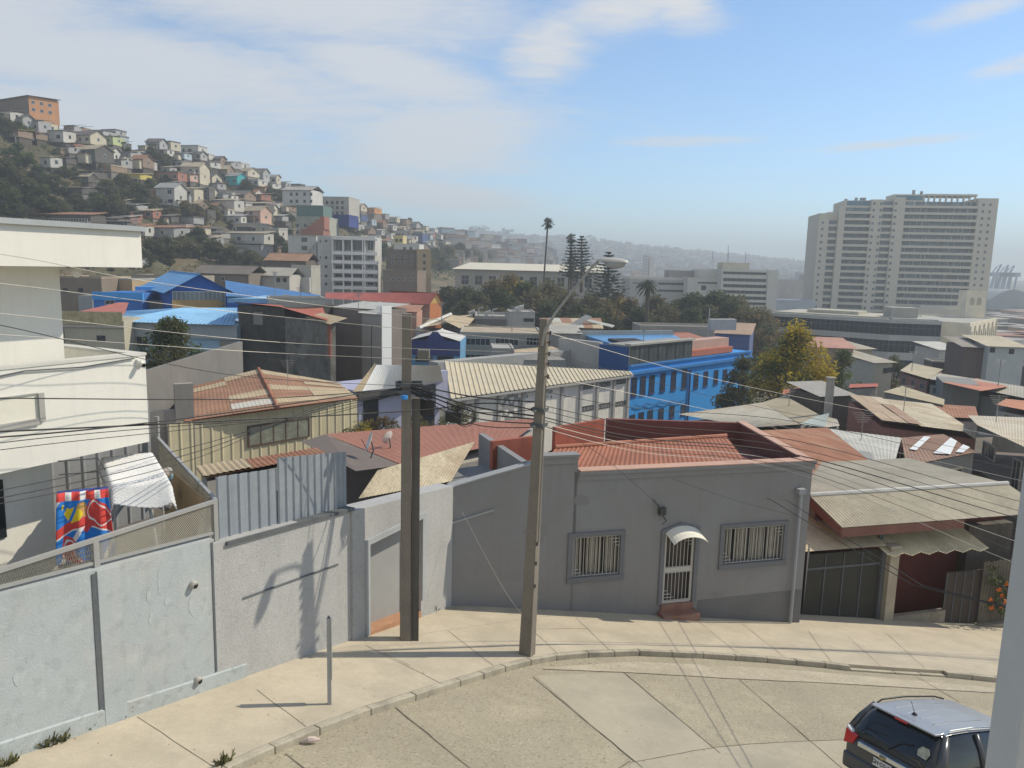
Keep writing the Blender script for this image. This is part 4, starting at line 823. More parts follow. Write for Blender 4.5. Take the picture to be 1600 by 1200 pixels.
# ================================================================== parked car
def car():
    c3 = onplane(1330, 1195, -.14)
    up = V(_gn).normalized(); up = up if up.z > 0 else -up
    az = radians(66); h = V((sin(az), cos(az), 0)); h = (h - up * h.dot(up)).normalized(); lf = up.cross(h)
    # anchor: rear left roof corner
    roof_l = onplane(1370, 1096, -.14 + 1.62 * .93); o = roof_l - up * 1.62 * .93 - h * .62 - lf * .66
    T = lambda x, y, z: o + h * (x if x > .6 else .6 - (.6 - x) * .8) + lf * y + up * z * .93
    root = thing('parked_car', 'dark grey car with silver roof, roof rails and red tail lights parked on the road', 'car', o)
    paint = mat('m_car_paint', (.085, .088, .09), rough=.28, var=.04, scale=3, metal=.35, spec=.6); paint_lit = mat('m_car_paint_lit', (.36, .37, .385), rough=.33, var=.05, scale=3, metal=.35, spec=.55)  # second paint puts sun and sky brightness on the roof into its colour
    gl = mat('m_car_glass', (.018, .02, .021), rough=.06, var=.2, spec=.7); trim = mat('m_black_trim', (.025, .025, .025), rough=.5, var=.2); chrome = mat('m_chrome', (.62, .63, .62), rough=.15, metal=.9, var=.04)
    # stations: x, half width low, half width belt, z bottom, z belt (shoulder)
    S = [(0.0, .72, .70, .42, .82), (.03, .80, .80, .34, .94), (.14, .87, .86, .28, 1.02), (.5, .90, .885, .24, 1.03), (1.2, .905, .89, .22, 1.01), (2.2, .905, .89, .22, .98), (3.1, .90, .875, .22, .95), (3.5, .89, .84, .24, .90), (3.95, .84, .76, .28, .80), (4.22, .72, .62, .34, .68), (4.3, .55, .5, .4, .58)]
    M = MB()
    def ring(s):
        x, w, wb, zb, zt = s; zm = lerp(zb, zt, .55)
        half = [(w * .80, zb), (w * .97, zb + .06), (w, zm), (w * .995, lerp(zm, zt, .6)), (wb, zt - .03), (wb - .05, zt)]
        return [T(x, y, z) for y, z in half] + [T(x, -y, z) for y, z in half[::-1]]
    R = [ring(s) for s in S]; n = 12
    for r in R: M.v += r
    for i in range(len(R) - 1):
        for j in range(n): k = (j + 1) % n; M.f.append((i * n + j, (i + 1) * n + j, (i + 1) * n + k, i * n + k)); M.m.append(0)
    M.f.append(tuple(range(n))); M.m.append(0); M.f.append(tuple((len(R) - 1) * n + n - 1 - j for j in range(n))); M.m.append(0)
    body = M.build('body', paint, root, smooth=True); b = body.modifiers.new('s', 'SUBSURF'); b.levels = 2; b.render_levels = 2
    # cabin: glasshouse lofted
    def cab(M, inset, zoff, stations):
        R = []
        for x, wb, zb, wr, zr in stations:
            half = [(wb, zb), (lerp(wb, wr, .5) + .02, lerp(zb, zr, .5)), (wr + .01, zr - .07), (wr - .05, zr - .015), (wr - .25, zr + .012)]
            R.append([T(x, y - inset, z + zoff) for y, z in half] + [T(x, -y + inset, z + zoff) for y, z in half[::-1]])
        n = 10; b0 = len(M.v)
        for r in R: M.v += r
        for i in range(len(R) - 1):
            for j in range(n - 1):
                M.f.append((b0 + i * n + j, b0 + (i + 1) * n + j, b0 + (i + 1) * n + j + 1, b0 + i * n + j + 1)); M.m.append(0)
        M.f.append(tuple(b0 + j for j in range(n))); M.m.append(0); M.f.append(tuple(b0 + (len(R) - 1) * n + n - 1 - j for j in range(n))); M.m.append(0)
    CS = [(.10, .80, 1.0, .78, 1.02), (.22, .845, 1.0, .76, 1.22), (.42, .86, 1.01, .71, 1.47), (.58, .865, 1.01, .66, 1.59), (1.2, .87, 1.0, .655, 1.64), (1.9, .87, .98, .65, 1.63), (2.5, .865, .97, .63, 1.575), (3.0, .85, .95, .66, 1.30), (3.45, .82, .91, .78, .93)]
    M = MB(); cab(M, 0, 0, CS); M.build('glasshouse', gl, root, smooth=True)
    # roof skin
    M = MB(); RS = [(.56, .665, 1.598), (.8, .665, 1.63), (1.2, .665, 1.652), (1.9, .66, 1.642), (2.5, .64, 1.587)]
    rows = []
    for x, w, z in RS: rows.append([T(x, w * t, z + .018 * (1 - abs(t) ** 2) - (.03 if abs(t) == 1 else 0)) for t in (1, .93, .6, .2, -.2, -.6, -.93, -1)])
    for i in range(len(rows) - 1):
        for j in range(7): M.q(rows[i][j], rows[i + 1][j], rows[i + 1][j + 1], rows[i][j + 1])
    M.build('roof', paint_lit, root, smooth=True)
    for t in (.62, .22, -.2, -.6):
        M = MB(); M.tube([T(.75, .6 * t, 1.632 + .012), T(1.2, .6 * t, 1.658 + .008), T(1.95, .6 * t, 1.652 + .006)], [.006, .011, .006], 6); M.build('roof_rib', paint_lit, root)
    for s in (1, -1):
        M = MB(); M.tube([T(.62, .65 * s, 1.60), T(.75, .655 * s, 1.66), T(1.3, .655 * s, 1.69), T(2.1, .65 * s, 1.665), T(2.35, .64 * s, 1.61)], .017, 8); M.build('roof_rail', trim if s > 0 else chrome, root)
    # pillars
    for s in (1, -1):
        for x0, x1, w in ((1.42, 1.38, .05), (2.3, 2.15, .04)): M = MB(); M.tube([T(x0, .874 * s, 1.0), T((x0 + x1) / 2, .79 * s, 1.3), T(x1, .675 * s, 1.58)], w, 6); M.build('pillar', paint, root, smooth=True)
        M = MB(); M.tube([T(.26, .855 * s, 1.0), T(.44, .79 * s, 1.28), T(.64, .68 * s, 1.57)], [.11, .09, .06], 6); M.build('pillar', paint, root, smooth=True)
    M = MB(); M.hexa([T(.40, .63, 1.60), T(.60, .655, 1.615), T(.60, -.655, 1.615), T(.40, -.63, 1.60)], [T(.41, .63, 1.565), T(.6, .655, 1.57), T(.6, -.655, 1.57), T(.41, -.63, 1.565)]); M.build('spoiler', paint_lit, root, bevel=.012)
    M = MB(); M.hexa([T(.375, .12, 1.575), T(.41, .12, 1.58), T(.41, -.12, 1.58), T(.375, -.12, 1.575)], [T(.385, .12, 1.55), T(.42, .12, 1.55), T(.42, -.12, 1.55), T(.385, -.12, 1.55)]); M.build('brake_light', mat('m_red_lens', (.55, .03, .02), rough=.2, var=.1, spec=.6), root)
    for s in (1, -1):
        M = MB(); M.hexa([T(.06, .86 * s, 1.06), T(.28, .885 * s, 1.08), T(.10, .60 * s, 1.02), T(.02, .60 * s, 1.0)], [T(-.01, .84 * s, .80), T(.2, .905 * s, .86), T(.06, .64 * s, .86), T(-.02, .64 * s, .86)]); M.build('tail_light', mat('m_red_lens', (.55, .03, .02)), root, bevel=.012)
        M = MB(); M.hexa([T(.10, .868 * s, 1.10), T(.30, .886 * s, 1.12), T(.16, .72 * s, 1.06), T(.06, .74 * s, 1.06)], [T(.085, .868 * s, 1.062), T(.29, .886 * s, 1.082), T(.13, .70 * s, 1.03), T(.05, .72 * s, 1.03)]); M.build('reversing_light', mat('m_clear_lens', (.6, .6, .58), rough=.15, var=.05), root)
    M = MB(); M.hexa([T(-.035, .52, .955), T(.02, .52, .965), T(.02, -.52, .965), T(-.035, -.52, .955)], [T(-.04, .52, .875), T(.0, .52, .875), T(.0, -.52, .875), T(-.04, -.52, .875)]); M.build('chrome_strip', chrome, root, bevel=.008)
    M = MB(); M.lathe(T(-.045, 0, .915), [(0, -.02), (.05, -.02), (.05, .02), (0, .02)], 12); M.build('badge', mat('m_badge_gold', (.5, .42, .22), rough=.3, metal=.8, var=.1), root)
    pl = MB(); pl.hexa([T(-.036, .18, .84), T(-.02, .18, .84), T(-.02, -.18, .84), T(-.036, -.18, .84)], [T(-.044, .18, .705), T(-.03, .18, .705), T(-.03, -.18, .705), T(-.044, -.18, .705)]); pl.k = 0
    p = pl.build('number_plate', mat('m_plate_white', (.66, .66, .62), rough=.5, var=.04), root)
    def label(txt, pos, size, mt, right, upd, name, parent):
        tc = bpy.data.curves.new(name, 'FONT'); tc.body = txt; tc.size = size; tc.align_x = 'CENTER'; tc.align_y = 'CENTER'; tc.extrude = .0015; tc.offset = .0012
        nrm = right.cross(upd).normalized(); m = Matrix((right, upd, nrm)).transposed().to_4x4(); m.translation = pos
        tmp = bpy.data.objects.new(name + '_tmp', tc); COL.objects.link(tmp); dg = bpy.context.evaluated_depsgraph_get(); me = bpy.data.meshes.new_from_object(tmp.evaluated_get(dg)); bpy.data.objects.remove(tmp)
        me.transform(m); me.transform(Matrix.Translation(-WORLD[parent.name])); me.materials.clear(); me.materials.append(mt)
        ob = bpy.data.objects.new(name, me); COL.objects.link(ob); ob.parent = parent; WORLD[ob.name] = WORLD[parent.name]; return ob
    rgt = -lf; upd = (T(-.036, 0, .84) - T(-.044, 0, .705)).normalized()
    label('GH\u00b7CG\u00b722', T(-.0445, 0, .775), .088, M_BLACK, rgt, upd, 'plate_lettering', p)
    M = MB(); M.hexa([T(-.05, .80, .66), T(.05, .84, .68), T(.05, -.84, .68), T(-.05, -.80, .66)], [T(-.06, .78, .40), T(.05, .84, .36), T(.05, -.84, .36), T(-.06, -.78, .40)]); M.build('rear_bumper', paint, root, bevel=.05)
    # wiper, spare wheel shape on the glass is a reflection; sticker and antenna
    M = MB(); M.tube([T(.10, .0, 1.06), T(.21, -.16, 1.235), T(.25, -.36, 1.30)], .012, 6); M.build('rear_wiper', trim, root)
    M = MB(); A = [T(.185, -.50, 1.185), T(.19, -.66, 1.17), T(.26, -.685, 1.27), T(.30, -.64, 1.34), T(.29, -.52, 1.34), T(.24, -.47, 1.27)]
    nn = (A[1] - A[0]).cross(A[4] - A[0]).normalized(); nn = nn if nn.dot(h) < 0 else -nn; M.q(*[a + nn * .03 for a in A]); M.build('window_sticker', mat('m_sticker', (.42, .42, .32), var=.4, scale=14), root)
    M = MB(); M.lathe(T(.78, .02, 1.655), [(.045, 0), (.03, .02), (.012, .03)], 10); M.tube([T(.78, .02, 1.67), T(.66, .02, 1.90)], .005, 5); M.build('antenna', trim, root)
    for s in (1, -1):
        for x in (.78, 3.4):
            c = T(x, .80 * s, .32); M = MB(); pr = [(.20, -.1), (.30, -.1), (.325, -.06), (.325, .06), (.30, .1), (.20, .1)]
            nrm = lf; a1 = h; a2 = up; k = 20; base = 0
            for r, t in pr:
                for j in range(k): a = 2 * pi * j / k; M.v.append(c + nrm * t + a1 * cos(a) * r + a2 * sin(a) * r)
            for i in range(len(pr) - 1):
                for j in range(k): j2 = (j + 1) % k; M.f.append((i * k + j, i * k + j2, (i + 1) * k + j2, (i + 1) * k + j)); M.m.append(0)
            w = M.build('wheel', mat('m_tyre', (.025, .025, .025), rough=.9), root, smooth=True)
            M = MB()
            for t in (-.06, .06): M.q(*[c + nrm * t + a1 * cos(2 * pi * j / k) * .21 + a2 * sin(2 * pi * j / k) * .21 for j in range(k)])
            M.build('rim', chrome, w)
car()
# ================================================================== garage house on the right
M_DUSTY = mat('m_dusty_corrugated', (.44, .395, .295), rough=.9, var=.2, scale=.7, dirt=(.31, .275, .2), streak=.45, patch=((.37, .33, .245), .4))
M_YELLOWR = mat('m_yellowed_sheet', (.60, .52, .34), rough=.8, var=.12, scale=1.4, dirt=(.40, .35, .25), streak=.3)
M_REDBR = mat('m_red_brown_wall', (.14, .045, .035), rough=.85, var=.15, scale=.9, streak=.2)
M_GATE = mat('m_dark_gate', (.055, .053, .044), rough=.7, var=.15, scale=1.2, streak=.3, metal=.2)
def garage_house():
    q0 = FH.p(11.3, 0, -1.0); FG = Fr((q0.x, q0.y, 0), 75)
    P = lambda px, py, n=0.: onp(px, py, FG.p(0, 0, n), 75)
    U = lambda px, py, n=0.: FG.uv(P(px, py, n))
    root = thing('garage_house', 'low house with dusty corrugated roof, maroon fascia and dark garage gate beside the grey house', 'house', q0 + V((5, 1, gz(q0.x + 5, q0.y + 1))))
    gz_ = lambda u, n=0: gz(*FG.p(u, 0, n).xy)
    # main roof, front slope with fascia
    n0 = .35; a = P(1320, 824, n0); b = P(1507, 813, n0); zt = a.z
    ua, ub_ = FG.uv(a)[0], FG.uv(b)[0]; ue = U(1640, 800, n0)[0]
    rl = atz(1268, 774, zt + .55)
    dep = FG.uv(rl)[2]; zr = rl.z
    M = MB(); M.sheet(FG.p(ua - .1, zt, n0), FG.p(ue, zt, n0), FG.p(ue, zr, dep), FG.p(ua - .1, zr, dep), .125, .022); M.build('roof', M_DUSTY, root)
    M = MB(); zb = at(1262, 748, 37).z; M.sheet(FG.p(ua - .1, zr, dep), FG.p(ue, zr, dep), FG.p(ue, zr - .25, dep - 5), FG.p(ua - 1.2, zr - .25, dep - 5), .125, .022); M.build('rear_roof', mat('m_pale_rear_roof', (.46, .42, .33), var=.18, scale=.7, dirt=(.36, .32, .24), streak=.3), root)
    M = MB(); M.tube([FG.p(ua - .1, zr + .02, dep), FG.p(ue, zr + .02, dep)], .09, 8); M.build('ridge_cap', mat('m_white_ridge', (.55, .54, .50), var=.15, scale=2), root)
    mf = mat('m_maroon_fascia', (.22, .105, .08), rough=.8, var=.15, scale=1.2, streak=.3)
    M = MB(); FG.box(M, ua - .1, ub_, zt - .34, zt - .03, n0 - .03, n0 + .01); M.build('fascia', mf, root)
    M = MB(); M.hexa([FG.p(ua - .13, zt - .02, n0), FG.p(ua - .1, zt - .02, n0), FG.p(ua - .1, zr - .03, dep), FG.p(ua - .13, zr - .03, dep)], [FG.p(ua - .13, zt - .34, n0), FG.p(ua - .1, zt - .34, n0), FG.p(ua - .1, zr - .34, dep), FG.p(ua - .13, zr - .34, dep)]); M.build('bargeboard', mf, root)
    # house walls in the shade
    M = MB(); FG.box(M, ua + .2, ue, gz_(ua) - 3.0, zt - .12, dep - .5, dep + .08); M.build('front_wall', M_REDBR, root)
    M = MB(); M.hexa([FG.p(ue, zr - .06, dep), FG.p(ue, zr - .4, dep - 4.9), FG.p(ua - .2, zr - .4, dep - 4.9), FG.p(ua + .2, zr - .06, dep)], [FG.p(ue, -5, dep), FG.p(ue, -5, dep - 4.9), FG.p(ua - .2, -5, dep - 4.9), FG.p(ua + .2, -5, dep)]); M.build('rear_wall', M_GREYW, root)
    # garage gate, canopy roof over it
    g0, g1 = U(1258, 900)[0], U(1372, 900)[0]; gt = P(1320, 862).z
    M = MB(); FG.box(M, g0, g1, gz_(g0) - 1.2, gt, -.06, 0)
    g = M.build('garage_gate', M_GATE, root)
    M = MB()
    for k in range(1, 4): u = lerp(g0, g1, k / 4); FG.box(M, u - .02, u + .02, gz_(u) - .3, gt - .05, .001, .03)
    FG.box(M, g0, g1, gt - .55, gt - .48, .001, .025); M.build('gate_frame', M_DK, g)
    c0, c1, c2 = U(1256, 852, .25), U(1386, 856, .25), U(1545, 855, .5)
    zf = P(1320, 859, .25).z; zb_ = zf + .55
    M = MB(); M.sheet(FG.p(c0[0], P(1258, 862, .25).z, .25), FG.p(c1[0], P(1385, 853, .25).z, .25), FG.p(c1[0], zb_ + .1, -2.1), FG.p(c0[0], zb_ + .1, -2.1), .11, .02); M.build('gate_canopy', M_YELLOWR, root)
    M = MB(); e = [P(1386 + (1545 - 1386) * k / 12, lerp(868, 858, k / 12) + (3 if k % 2 else -2), .5) for k in range(13)]
    for k in range(12): M.sheet(e[k], e[k + 1], FG.p(FG.uv(e[k + 1])[0] - .3, zb_ + .15, -2.1), FG.p(FG.uv(e[k])[0] - .3, zb_ + .15, -2.1), .11, .018)
    M.build('porch_canopy', M_YELLOWR, root)
    M = MB(); FG.box(M, U(1378, 900)[0] - .02, U(1382, 900)[0] + .02, P(1387, 855).z, P(1387, 832).z, -.3, -.26); M.build('canopy_strut', M_DK, root)
    # column
    k0, k1 = U(1372, 960)[0], U(1385, 960)[0]; M = MB(); zc = P(1388, 853).z; FG.box(M, k0, k1 + .02, gz_(k0) - .4, zc, .02, .3); FG.box(M, k0 - .03, k1 + .05, zc + .001, zc + .1, -.01, .33)
    M.build('column', mat('m_beige_column', (.40, .355, .27), var=.12, scale=1.5, dirt=(.3, .26, .2), bump=.3), root)
    M = MB(); FG.box(M, g1 + .02, k0 - .001, gz_(k0) - .4, zc - .1, -.08, .1); M.build('gate_post', M_DK, root)
    # low wall, gate and side fence
    w0, w1 = U(1392, 970)[0], U(1472, 970)[0]; zt0, zt1 = P(1392, 962).z, P(1472, 952).z
    M = MB(); M.hexa([FG.p(w0, zt0, -.1), FG.p(w1, zt1, -.1), FG.p(w1, zt1, .1), FG.p(w0, zt0, .1)], [FG.p(w0, gz_(w0) - .5, -.1), FG.p(w1, gz_(w1) - .5, -.1), FG.p(w1, gz_(w1) - .5, .1), FG.p(w0, gz_(w0) - .5, .1)])
    M.build('low_wall', mat('m_rough_beige_wall', (.30, .265, .2), var=.2, scale=1.5, dirt=(.2, .18, .14), bump=.6, speck=.3, sscale=14), root)
    y0, y1 = U(1476, 930)[0], U(1530, 930)[0]; M = MB(); FG.box(M, y0, y1, gz_(y1) - .3, P(1500, 893).z, -.05, 0); yg = M.build('yard_gate', mat('m_brown_gate', (.07, .055, .045), rough=.7, var=.2, scale=2, streak=.2), root)
    M = MB()
    for k in range(5): u = lerp(y0, y1, k / 4); FG.box(M, u - .02, u + .02, gz_(u) - .25, P(1500, 893).z, .001, .025)
    M.build('gate_bars', M_DK, yg)
    # thin rain pipe left of the garage gate, awning brackets
    M = MB(); u = U(1259, 900, .3)[0]; M.tube([FG.p(u, P(1259, 853, .3).z, .1), FG.p(u + .04, P(1262, 850, .3).z, .3), FG.p(u, P(1257, 870, .3).z, .32), FG.p(u, gz_(u) + .4, .32)], .03, 8); M.build('downpipe', mat('m_grey_pvc', (.31, .325, .34)), root)
    # wooden fence with flowers
    f0, f1 = U(1532, 930, .1)[0], U(1700, 930, .1)[0]; M = MB(); k = int((f1 - f0) / .13)
    for i in range(k): u = lerp(f0, f1, i / k); zt_ = P(1545, 862, .1).z + random.uniform(-.05, .05); FG.box(M, u, u + .115, gz_(u) - .2, zt_ - .4, .08, .10)
    tag(M.build('wooden_fence', mat('m_old_boards', (.15, .13, .10), var=.3, scale=2, streak=.5)), 'weathered wooden board fence behind the orange flowers at the right', 'fence', kind='thing')
    M = MB(); FG.box(M, f0 - .05, f1, gz_(f0) - .6, P(1545, 972, .1).z, .0, .30); tag(M.build('planter_wall', mat('m_rough_beige_wall', (.30, .265, .2))), 'low beige kerb wall under the weathered wooden fence', 'wall', kind='thing')
    # dark side wall at the far right under the roof end
    M = MB(); FG.box(M, U(1512, 850, -1)[0], ue, gz_(ue) - 1, P(1512, 822, -1).z, -1.6, -1.0); M.build('end_wall', mat('m_dark_boards', (.12, .105, .085), var=.2, scale=1, streak=.4), root)
    return FG, P, gz_
FG, PG, gzg = garage_house()
def leafy(M, c, r, n, size, rnd, m=0, flat=1.0):
    """n leaf blades spread through a ragged ball"""
    for _ in range(n):
        d = V((rnd.gauss(0, 1), rnd.gauss(0, 1), rnd.gauss(0, 1))).normalized() * (rnd.random() ** .45) * r; d.z *= flat
        p = V(c) + d; a = V((rnd.gauss(0, 1), rnd.gauss(0, 1), rnd.gauss(0, .7))).normalized(); b = a.cross(V((rnd.gauss(0, 1), rnd.gauss(0, 1), rnd.gauss(0, 1)))).normalized(); s = size * rnd.uniform(.6, 1.4)
        M.q(p - a * s, p - b * s * .38, p + a * s, p + b * s * .38, m=m)
def flowers():
    rnd = random.Random(11); c = PG(1562, 920, .35); base = V((c.x, c.y, gz(c.x, c.y)))
    root = thing('flower_bush', 'orange flowering bush climbing the weathered wooden fence beside the window frame', 'bush', base)
    M = MB()
    for k in range(16): leafy(M, PG(rnd.uniform(1548, 1580), rnd.uniform(885, 965), rnd.uniform(.15, .5)), .22, 26, .07, rnd)
    M.build('foliage', mat('m_bush_green', (.085, .11, .035), var=.4, scale=3), root)
    for px, py, r in ((1560, 921, .10), (1565, 930, .08), (1547, 937, .085), (1549, 948, .10), (1564, 948, .06), (1572, 912, .09), (1570, 940, .09), (1576, 955, .09)):
        M = MB(); p = PG(px, py, .62)
        for k in range(26):
            a = rnd.uniform(0, 6.3); t = rnd.random(); d = V((cos(a) * t, -.25 - .4 * rnd.random(), sin(a) * t)) * r; e = V((rnd.gauss(0, 1), rnd.gauss(0, 1), rnd.gauss(0, 1))).normalized() * r * .42; f = d.cross(e).normalized() * r * .34
            M.q(p + d - e, p + d - f, p + d + e, p + d + f)
        M.build('blossom', mat('m_orange_petal', (.72, .20, .035), var=.25, scale=6), root)
flowers()
def weeds():
    rnd = random.Random(21); gm = mat('m_weed', (.17, .17, .075), var=.4, scale=5)
    for px, py, n, lab in ((85, 1160, .55, 'largest green weed tuft growing at the foot of the blue wall'), (195, 1118, .4, 'green weed tuft by the pavement joint at the blue wall'), (350, 1192, .3, 'yellow green weed tuft growing on the kerb edge'), (668, 956, .62, 'weed patch between the thick pole and the house corner'), (700, 945, .35, 'weed tuft in the corner where grey wall meets grey house'), (616, 972, .22, 'small weed tuft left of the thick pole foot'), (137, 1142, .16, 'tiny weed sprig between the two tufts on the blue wall'), (10, 1195, .3, 'weed tuft at the blue wall in the lower left corner')):
        g = onplane(px, py); M = MB()
        for k in range(int(150 * n)):
            a = rnd.uniform(0, 6.3); r = rnd.random() ** .6 * n * .5; al = radians(27 if px < 640 else 50); p = g + V((sin(al), cos(al), 0)) * (cos(a) * r) + V((cos(al), -sin(al), 0)) * (abs(sin(a)) * r * .35)
            p.z = gz(p.x, p.y); h_ = rnd.uniform(.06, .2) * (.6 + n); t = V((rnd.gauss(0, .5), rnd.gauss(0, .5), 1)).normalized() * h_; s = V((rnd.gauss(0, 1), rnd.gauss(0, 1), 0)).normalized() * .012
            M.q(p - s, p + s, p + t + s * 1.8 + V((0, 0, -.2 * h_)) * rnd.random(), p + t * 1.1)
        tag(M.build('weed_tuft', gm), lab, 'weeds', 'weeds along the wall foot', 'thing')
    M = MB(); g = onplane(484, 1162, -.12); rr = random.Random(3)
    M.tube([g + V((-.12, 0, .04)), g + V((-.03, .02, .06)), g + V((.06, .05, .05)), g + V((.14, .08, .03))], [.02, .05, .045, .015], 7); tag(M.build('crumpled_wrapper', mat('m_wrapper', (.62, .50, .45), var=.3, scale=12)), 'crumpled pale pink wrapper lying in the gutter by the kerb', 'litter', kind='thing')
    M = MB()
    for k in range(60):
        g = onplane(rnd.uniform(860, 1000), rnd.uniform(1037, 1046), -.138); a = rnd.uniform(0, 3.1); s = rnd.uniform(.01, .04); d = V((cos(a), sin(a), .2)) * s; e = V((-sin(a), cos(a), .1)) * s * .6; M.q(g - d, g - e, g + d, g + e)
    for k in range(220):
        px = rnd.uniform(60, 1540); g = onplane(px, rnd.uniform(1000, 1190), .006)
        if (g - V((0, 0, 0))).length and True:
            a = rnd.uniform(0, 3.1); s = rnd.uniform(.006, .02); d = V((cos(a), sin(a), .1)) * s; e = V((-sin(a), cos(a), .1)) * s * .7; M.q(g - d, g - e, g + d, g + e)
    tag(M.build('fallen_leaves', mat('m_dry_leaf', (.26, .15, .07), var=.4, scale=9)), 'dry brown leaves and grit scattered along the kerb', 'leaves', kind='stuff')
weeds()
# ================================================================== the viewer's own window frame
def own_window():
    Y = 1.35; p0 = at(1602, 700, Y); p1 = at(1548, 1180, Y); x = at(1545, 1195, Y + .11).x - .024
    root = thing('window_frame', 'pale grey window frame of the viewpoint building at the right edge', 'window frame', (x, Y, p1.z - 1.2), None)
    wm = mat('m_upvc', (.50, .50, .48), rough=.45, var=.05, scale=5)
    M = MB(); M.ob(V((x, Y, 7.9)), V((.10, 0, 0)), V((0, .09, 0)), V((0, 0, 4.6))); M.build('jamb', wm, root, bevel=.006)
    M = MB(); M.ob(V((x + .101, Y - .02, 7.9)), V((1.5, 0, 0)), V((0, .13, 0)), V((0, 0, 4.6))); M.build('side_panel', wm, root, bevel=.006)
own_window()
# ================================================================== buildings of the valley
M_GLASS = mat('m_window_glass', (.045, .055, .065), rough=.12, var=.5, scale=.7, spec=.6)
M_FRW = mat('m_white_frame', (.55, .55, .53), rough=.5, var=.05); M_FRD = mat('m_dark_frame', (.07, .07, .07), rough=.5, var=.1)
def wcol(c, **k): return mat('m_w_%d_%d_%d' % tuple(int(x * 1000) for x in c), c, **{**dict(var=.12, scale=.35, streak=.25, rough=.9), **k})
def rcol(c, **k): return mat('m_r_%d_%d_%d' % tuple(int(x * 1000) for x in c), c, **{**dict(var=.18, scale=.4, streak=.2, rough=.85, dirt=tuple(x * .75 for x in c)), **k})
class Bld:
    """building with a front from photo column x0 to x1 (top of the wall at y0 on the left end, distance Y), plan direction az"""
    def __init__(s, name, label, cat, x0, y0, Y, x1, az, dep, zb, wm, group=None, wall=True, pxL=None):
        A = at(x0, y0, Y); s.fr = Fr((A.x, A.y, 0), az); s.zt = A.z; s.zb = zb; s.W = s.fr.uv(onp(x1, y0, A, az))[0]; s.A = A; s.az = az
        if pxL is not None:                                    # depth from the photo column where the left side ends
            dep = -s.fr.uv(onp(pxL, y0, A, az + 90))[2]
        s.D = dep; s.root = thing(name, label, cat, s.fr.p(s.W / 2, zb, -dep / 2), group)
        if wall:
            M = MB(); s.fr.box(M, 0, s.W, zb, s.zt, -dep, 0); s.wall = M.build('wall', wm, s.root)
    def uv(s, px, py, face='f'):
        f = s.face(face); q = onp(px, py, f.o, f.az); return f.uv(q)[:2]
    def face(s, k): return {'f': s.fr, 'r': s.fr.right(s.W), 'l': s.fr.left(s.D)}[k]
    def win(s, x0, y0, x1, y1, face='f', cols=2, rows=1, fm=None, gm=None, **k):
        u0, v1 = s.uv(x0, y0, face); u1, v0 = s.uv(x1, y1, face)
        return window(s.root, s.face(face), min(u0, u1), max(u0, u1), min(v0, v1), max(v0, v1), fm or M_FRW, gm or M_GLASS, cols, rows, **k)
    def grid(s, face, us, vs, w, h, cols=2, fm=None, gm=None, **k):
        for v in vs:
            for u in us: window(s.root, s.face(face), u, u + w, v, v + h, fm or M_FRW, gm or M_GLASS, cols, **k)
    def panel(s, name, mt, x0, y0, x1, y1, face='f', n=.05):
        u0, v1 = s.uv(x0, y0, face); u1, v0 = s.uv(x1, y1, face); M = MB(); s.face(face).box(M, min(u0, u1), max(u0, u1), min(v0, v1), max(v0, v1), .001, n); return M.build(name, mt, s.root)
    def flat(s, rm, par=.35, pm=None):
        M = MB(); s.fr.box(M, .2, s.W - .2, s.zt + .001, s.zt + .08, -s.D + .2, -.2); M.build('roof', rm, s.root)
        if par:
            M = MB(); f = s.fr; z = s.zt
            f.box(M, -.03, s.W + .03, z + .001, z + par, -.2, .03); f.box(M, -.03, s.W + .03, z + .001, z + par, -s.D - .03, -s.D + .2)
            f.box(M, -.03, .2, z + .001, z + par, -s.D + .201, -.201); f.box(M, s.W - .2, s.W + .03, z + .001, z + par, -s.D + .201, -.201)
            M.build('parapet', pm or wcol((.4, .38, .34)), s.root)
    def gable(s, rm, rise, along='u', over=.35, pitch=.3, wm=None, amp=.03):
        f, W, D, z = s.fr, s.W, s.D, s.zt; o = over; M = MB()
        if along == 'u':
            r0, r1 = f.p(-o, z + rise, -D / 2), f.p(W + o, z + rise, -D / 2); dz = rise * o / (D / 2)
            M.sheet(f.p(-o, z - dz, o), f.p(W + o, z - dz, o), r1, r0, pitch, amp); M.sheet(f.p(W + o, z - dz, -D - o), f.p(-o, z - dz, -D - o), r0, r1, pitch, amp)
            g = [[f.p(0, z, 0), f.p(0, z, -D), f.p(0, z + rise - .05, -D / 2)], [f.p(W, z, 0), f.p(W, z, -D), f.p(W, z + rise - .05, -D / 2)]]
        else:
            r0, r1 = f.p(W / 2, z + rise, o), f.p(W / 2, z + rise, -D - o); dz = rise * o / (W / 2)
            M.sheet(f.p(-o, z - dz, -D - o), f.p(-o, z - dz, o), r0, r1, pitch, amp); M.sheet(f.p(W + o, z - dz, o), f.p(W + o, z - dz, -D - o), r1, r0, pitch, amp)
            g = [[f.p(0, z, 0), f.p(W, z, 0), f.p(W / 2, z + rise - .05, 0)], [f.p(0, z, -D), f.p(W, z, -D), f.p(W / 2, z + rise - .05, -D)]]
        M.build('roof', rm, s.root); 
        for t in g:
            if wm: G = MB(); G.q(*t); G.build('gable_wall', wm, s.root)
        M = MB(); M.tube([r0 + V((0, 0, .03)), r1 + V((0, 0, .03))], .1, 6); M.build('ridge_cap', rm, s.root)
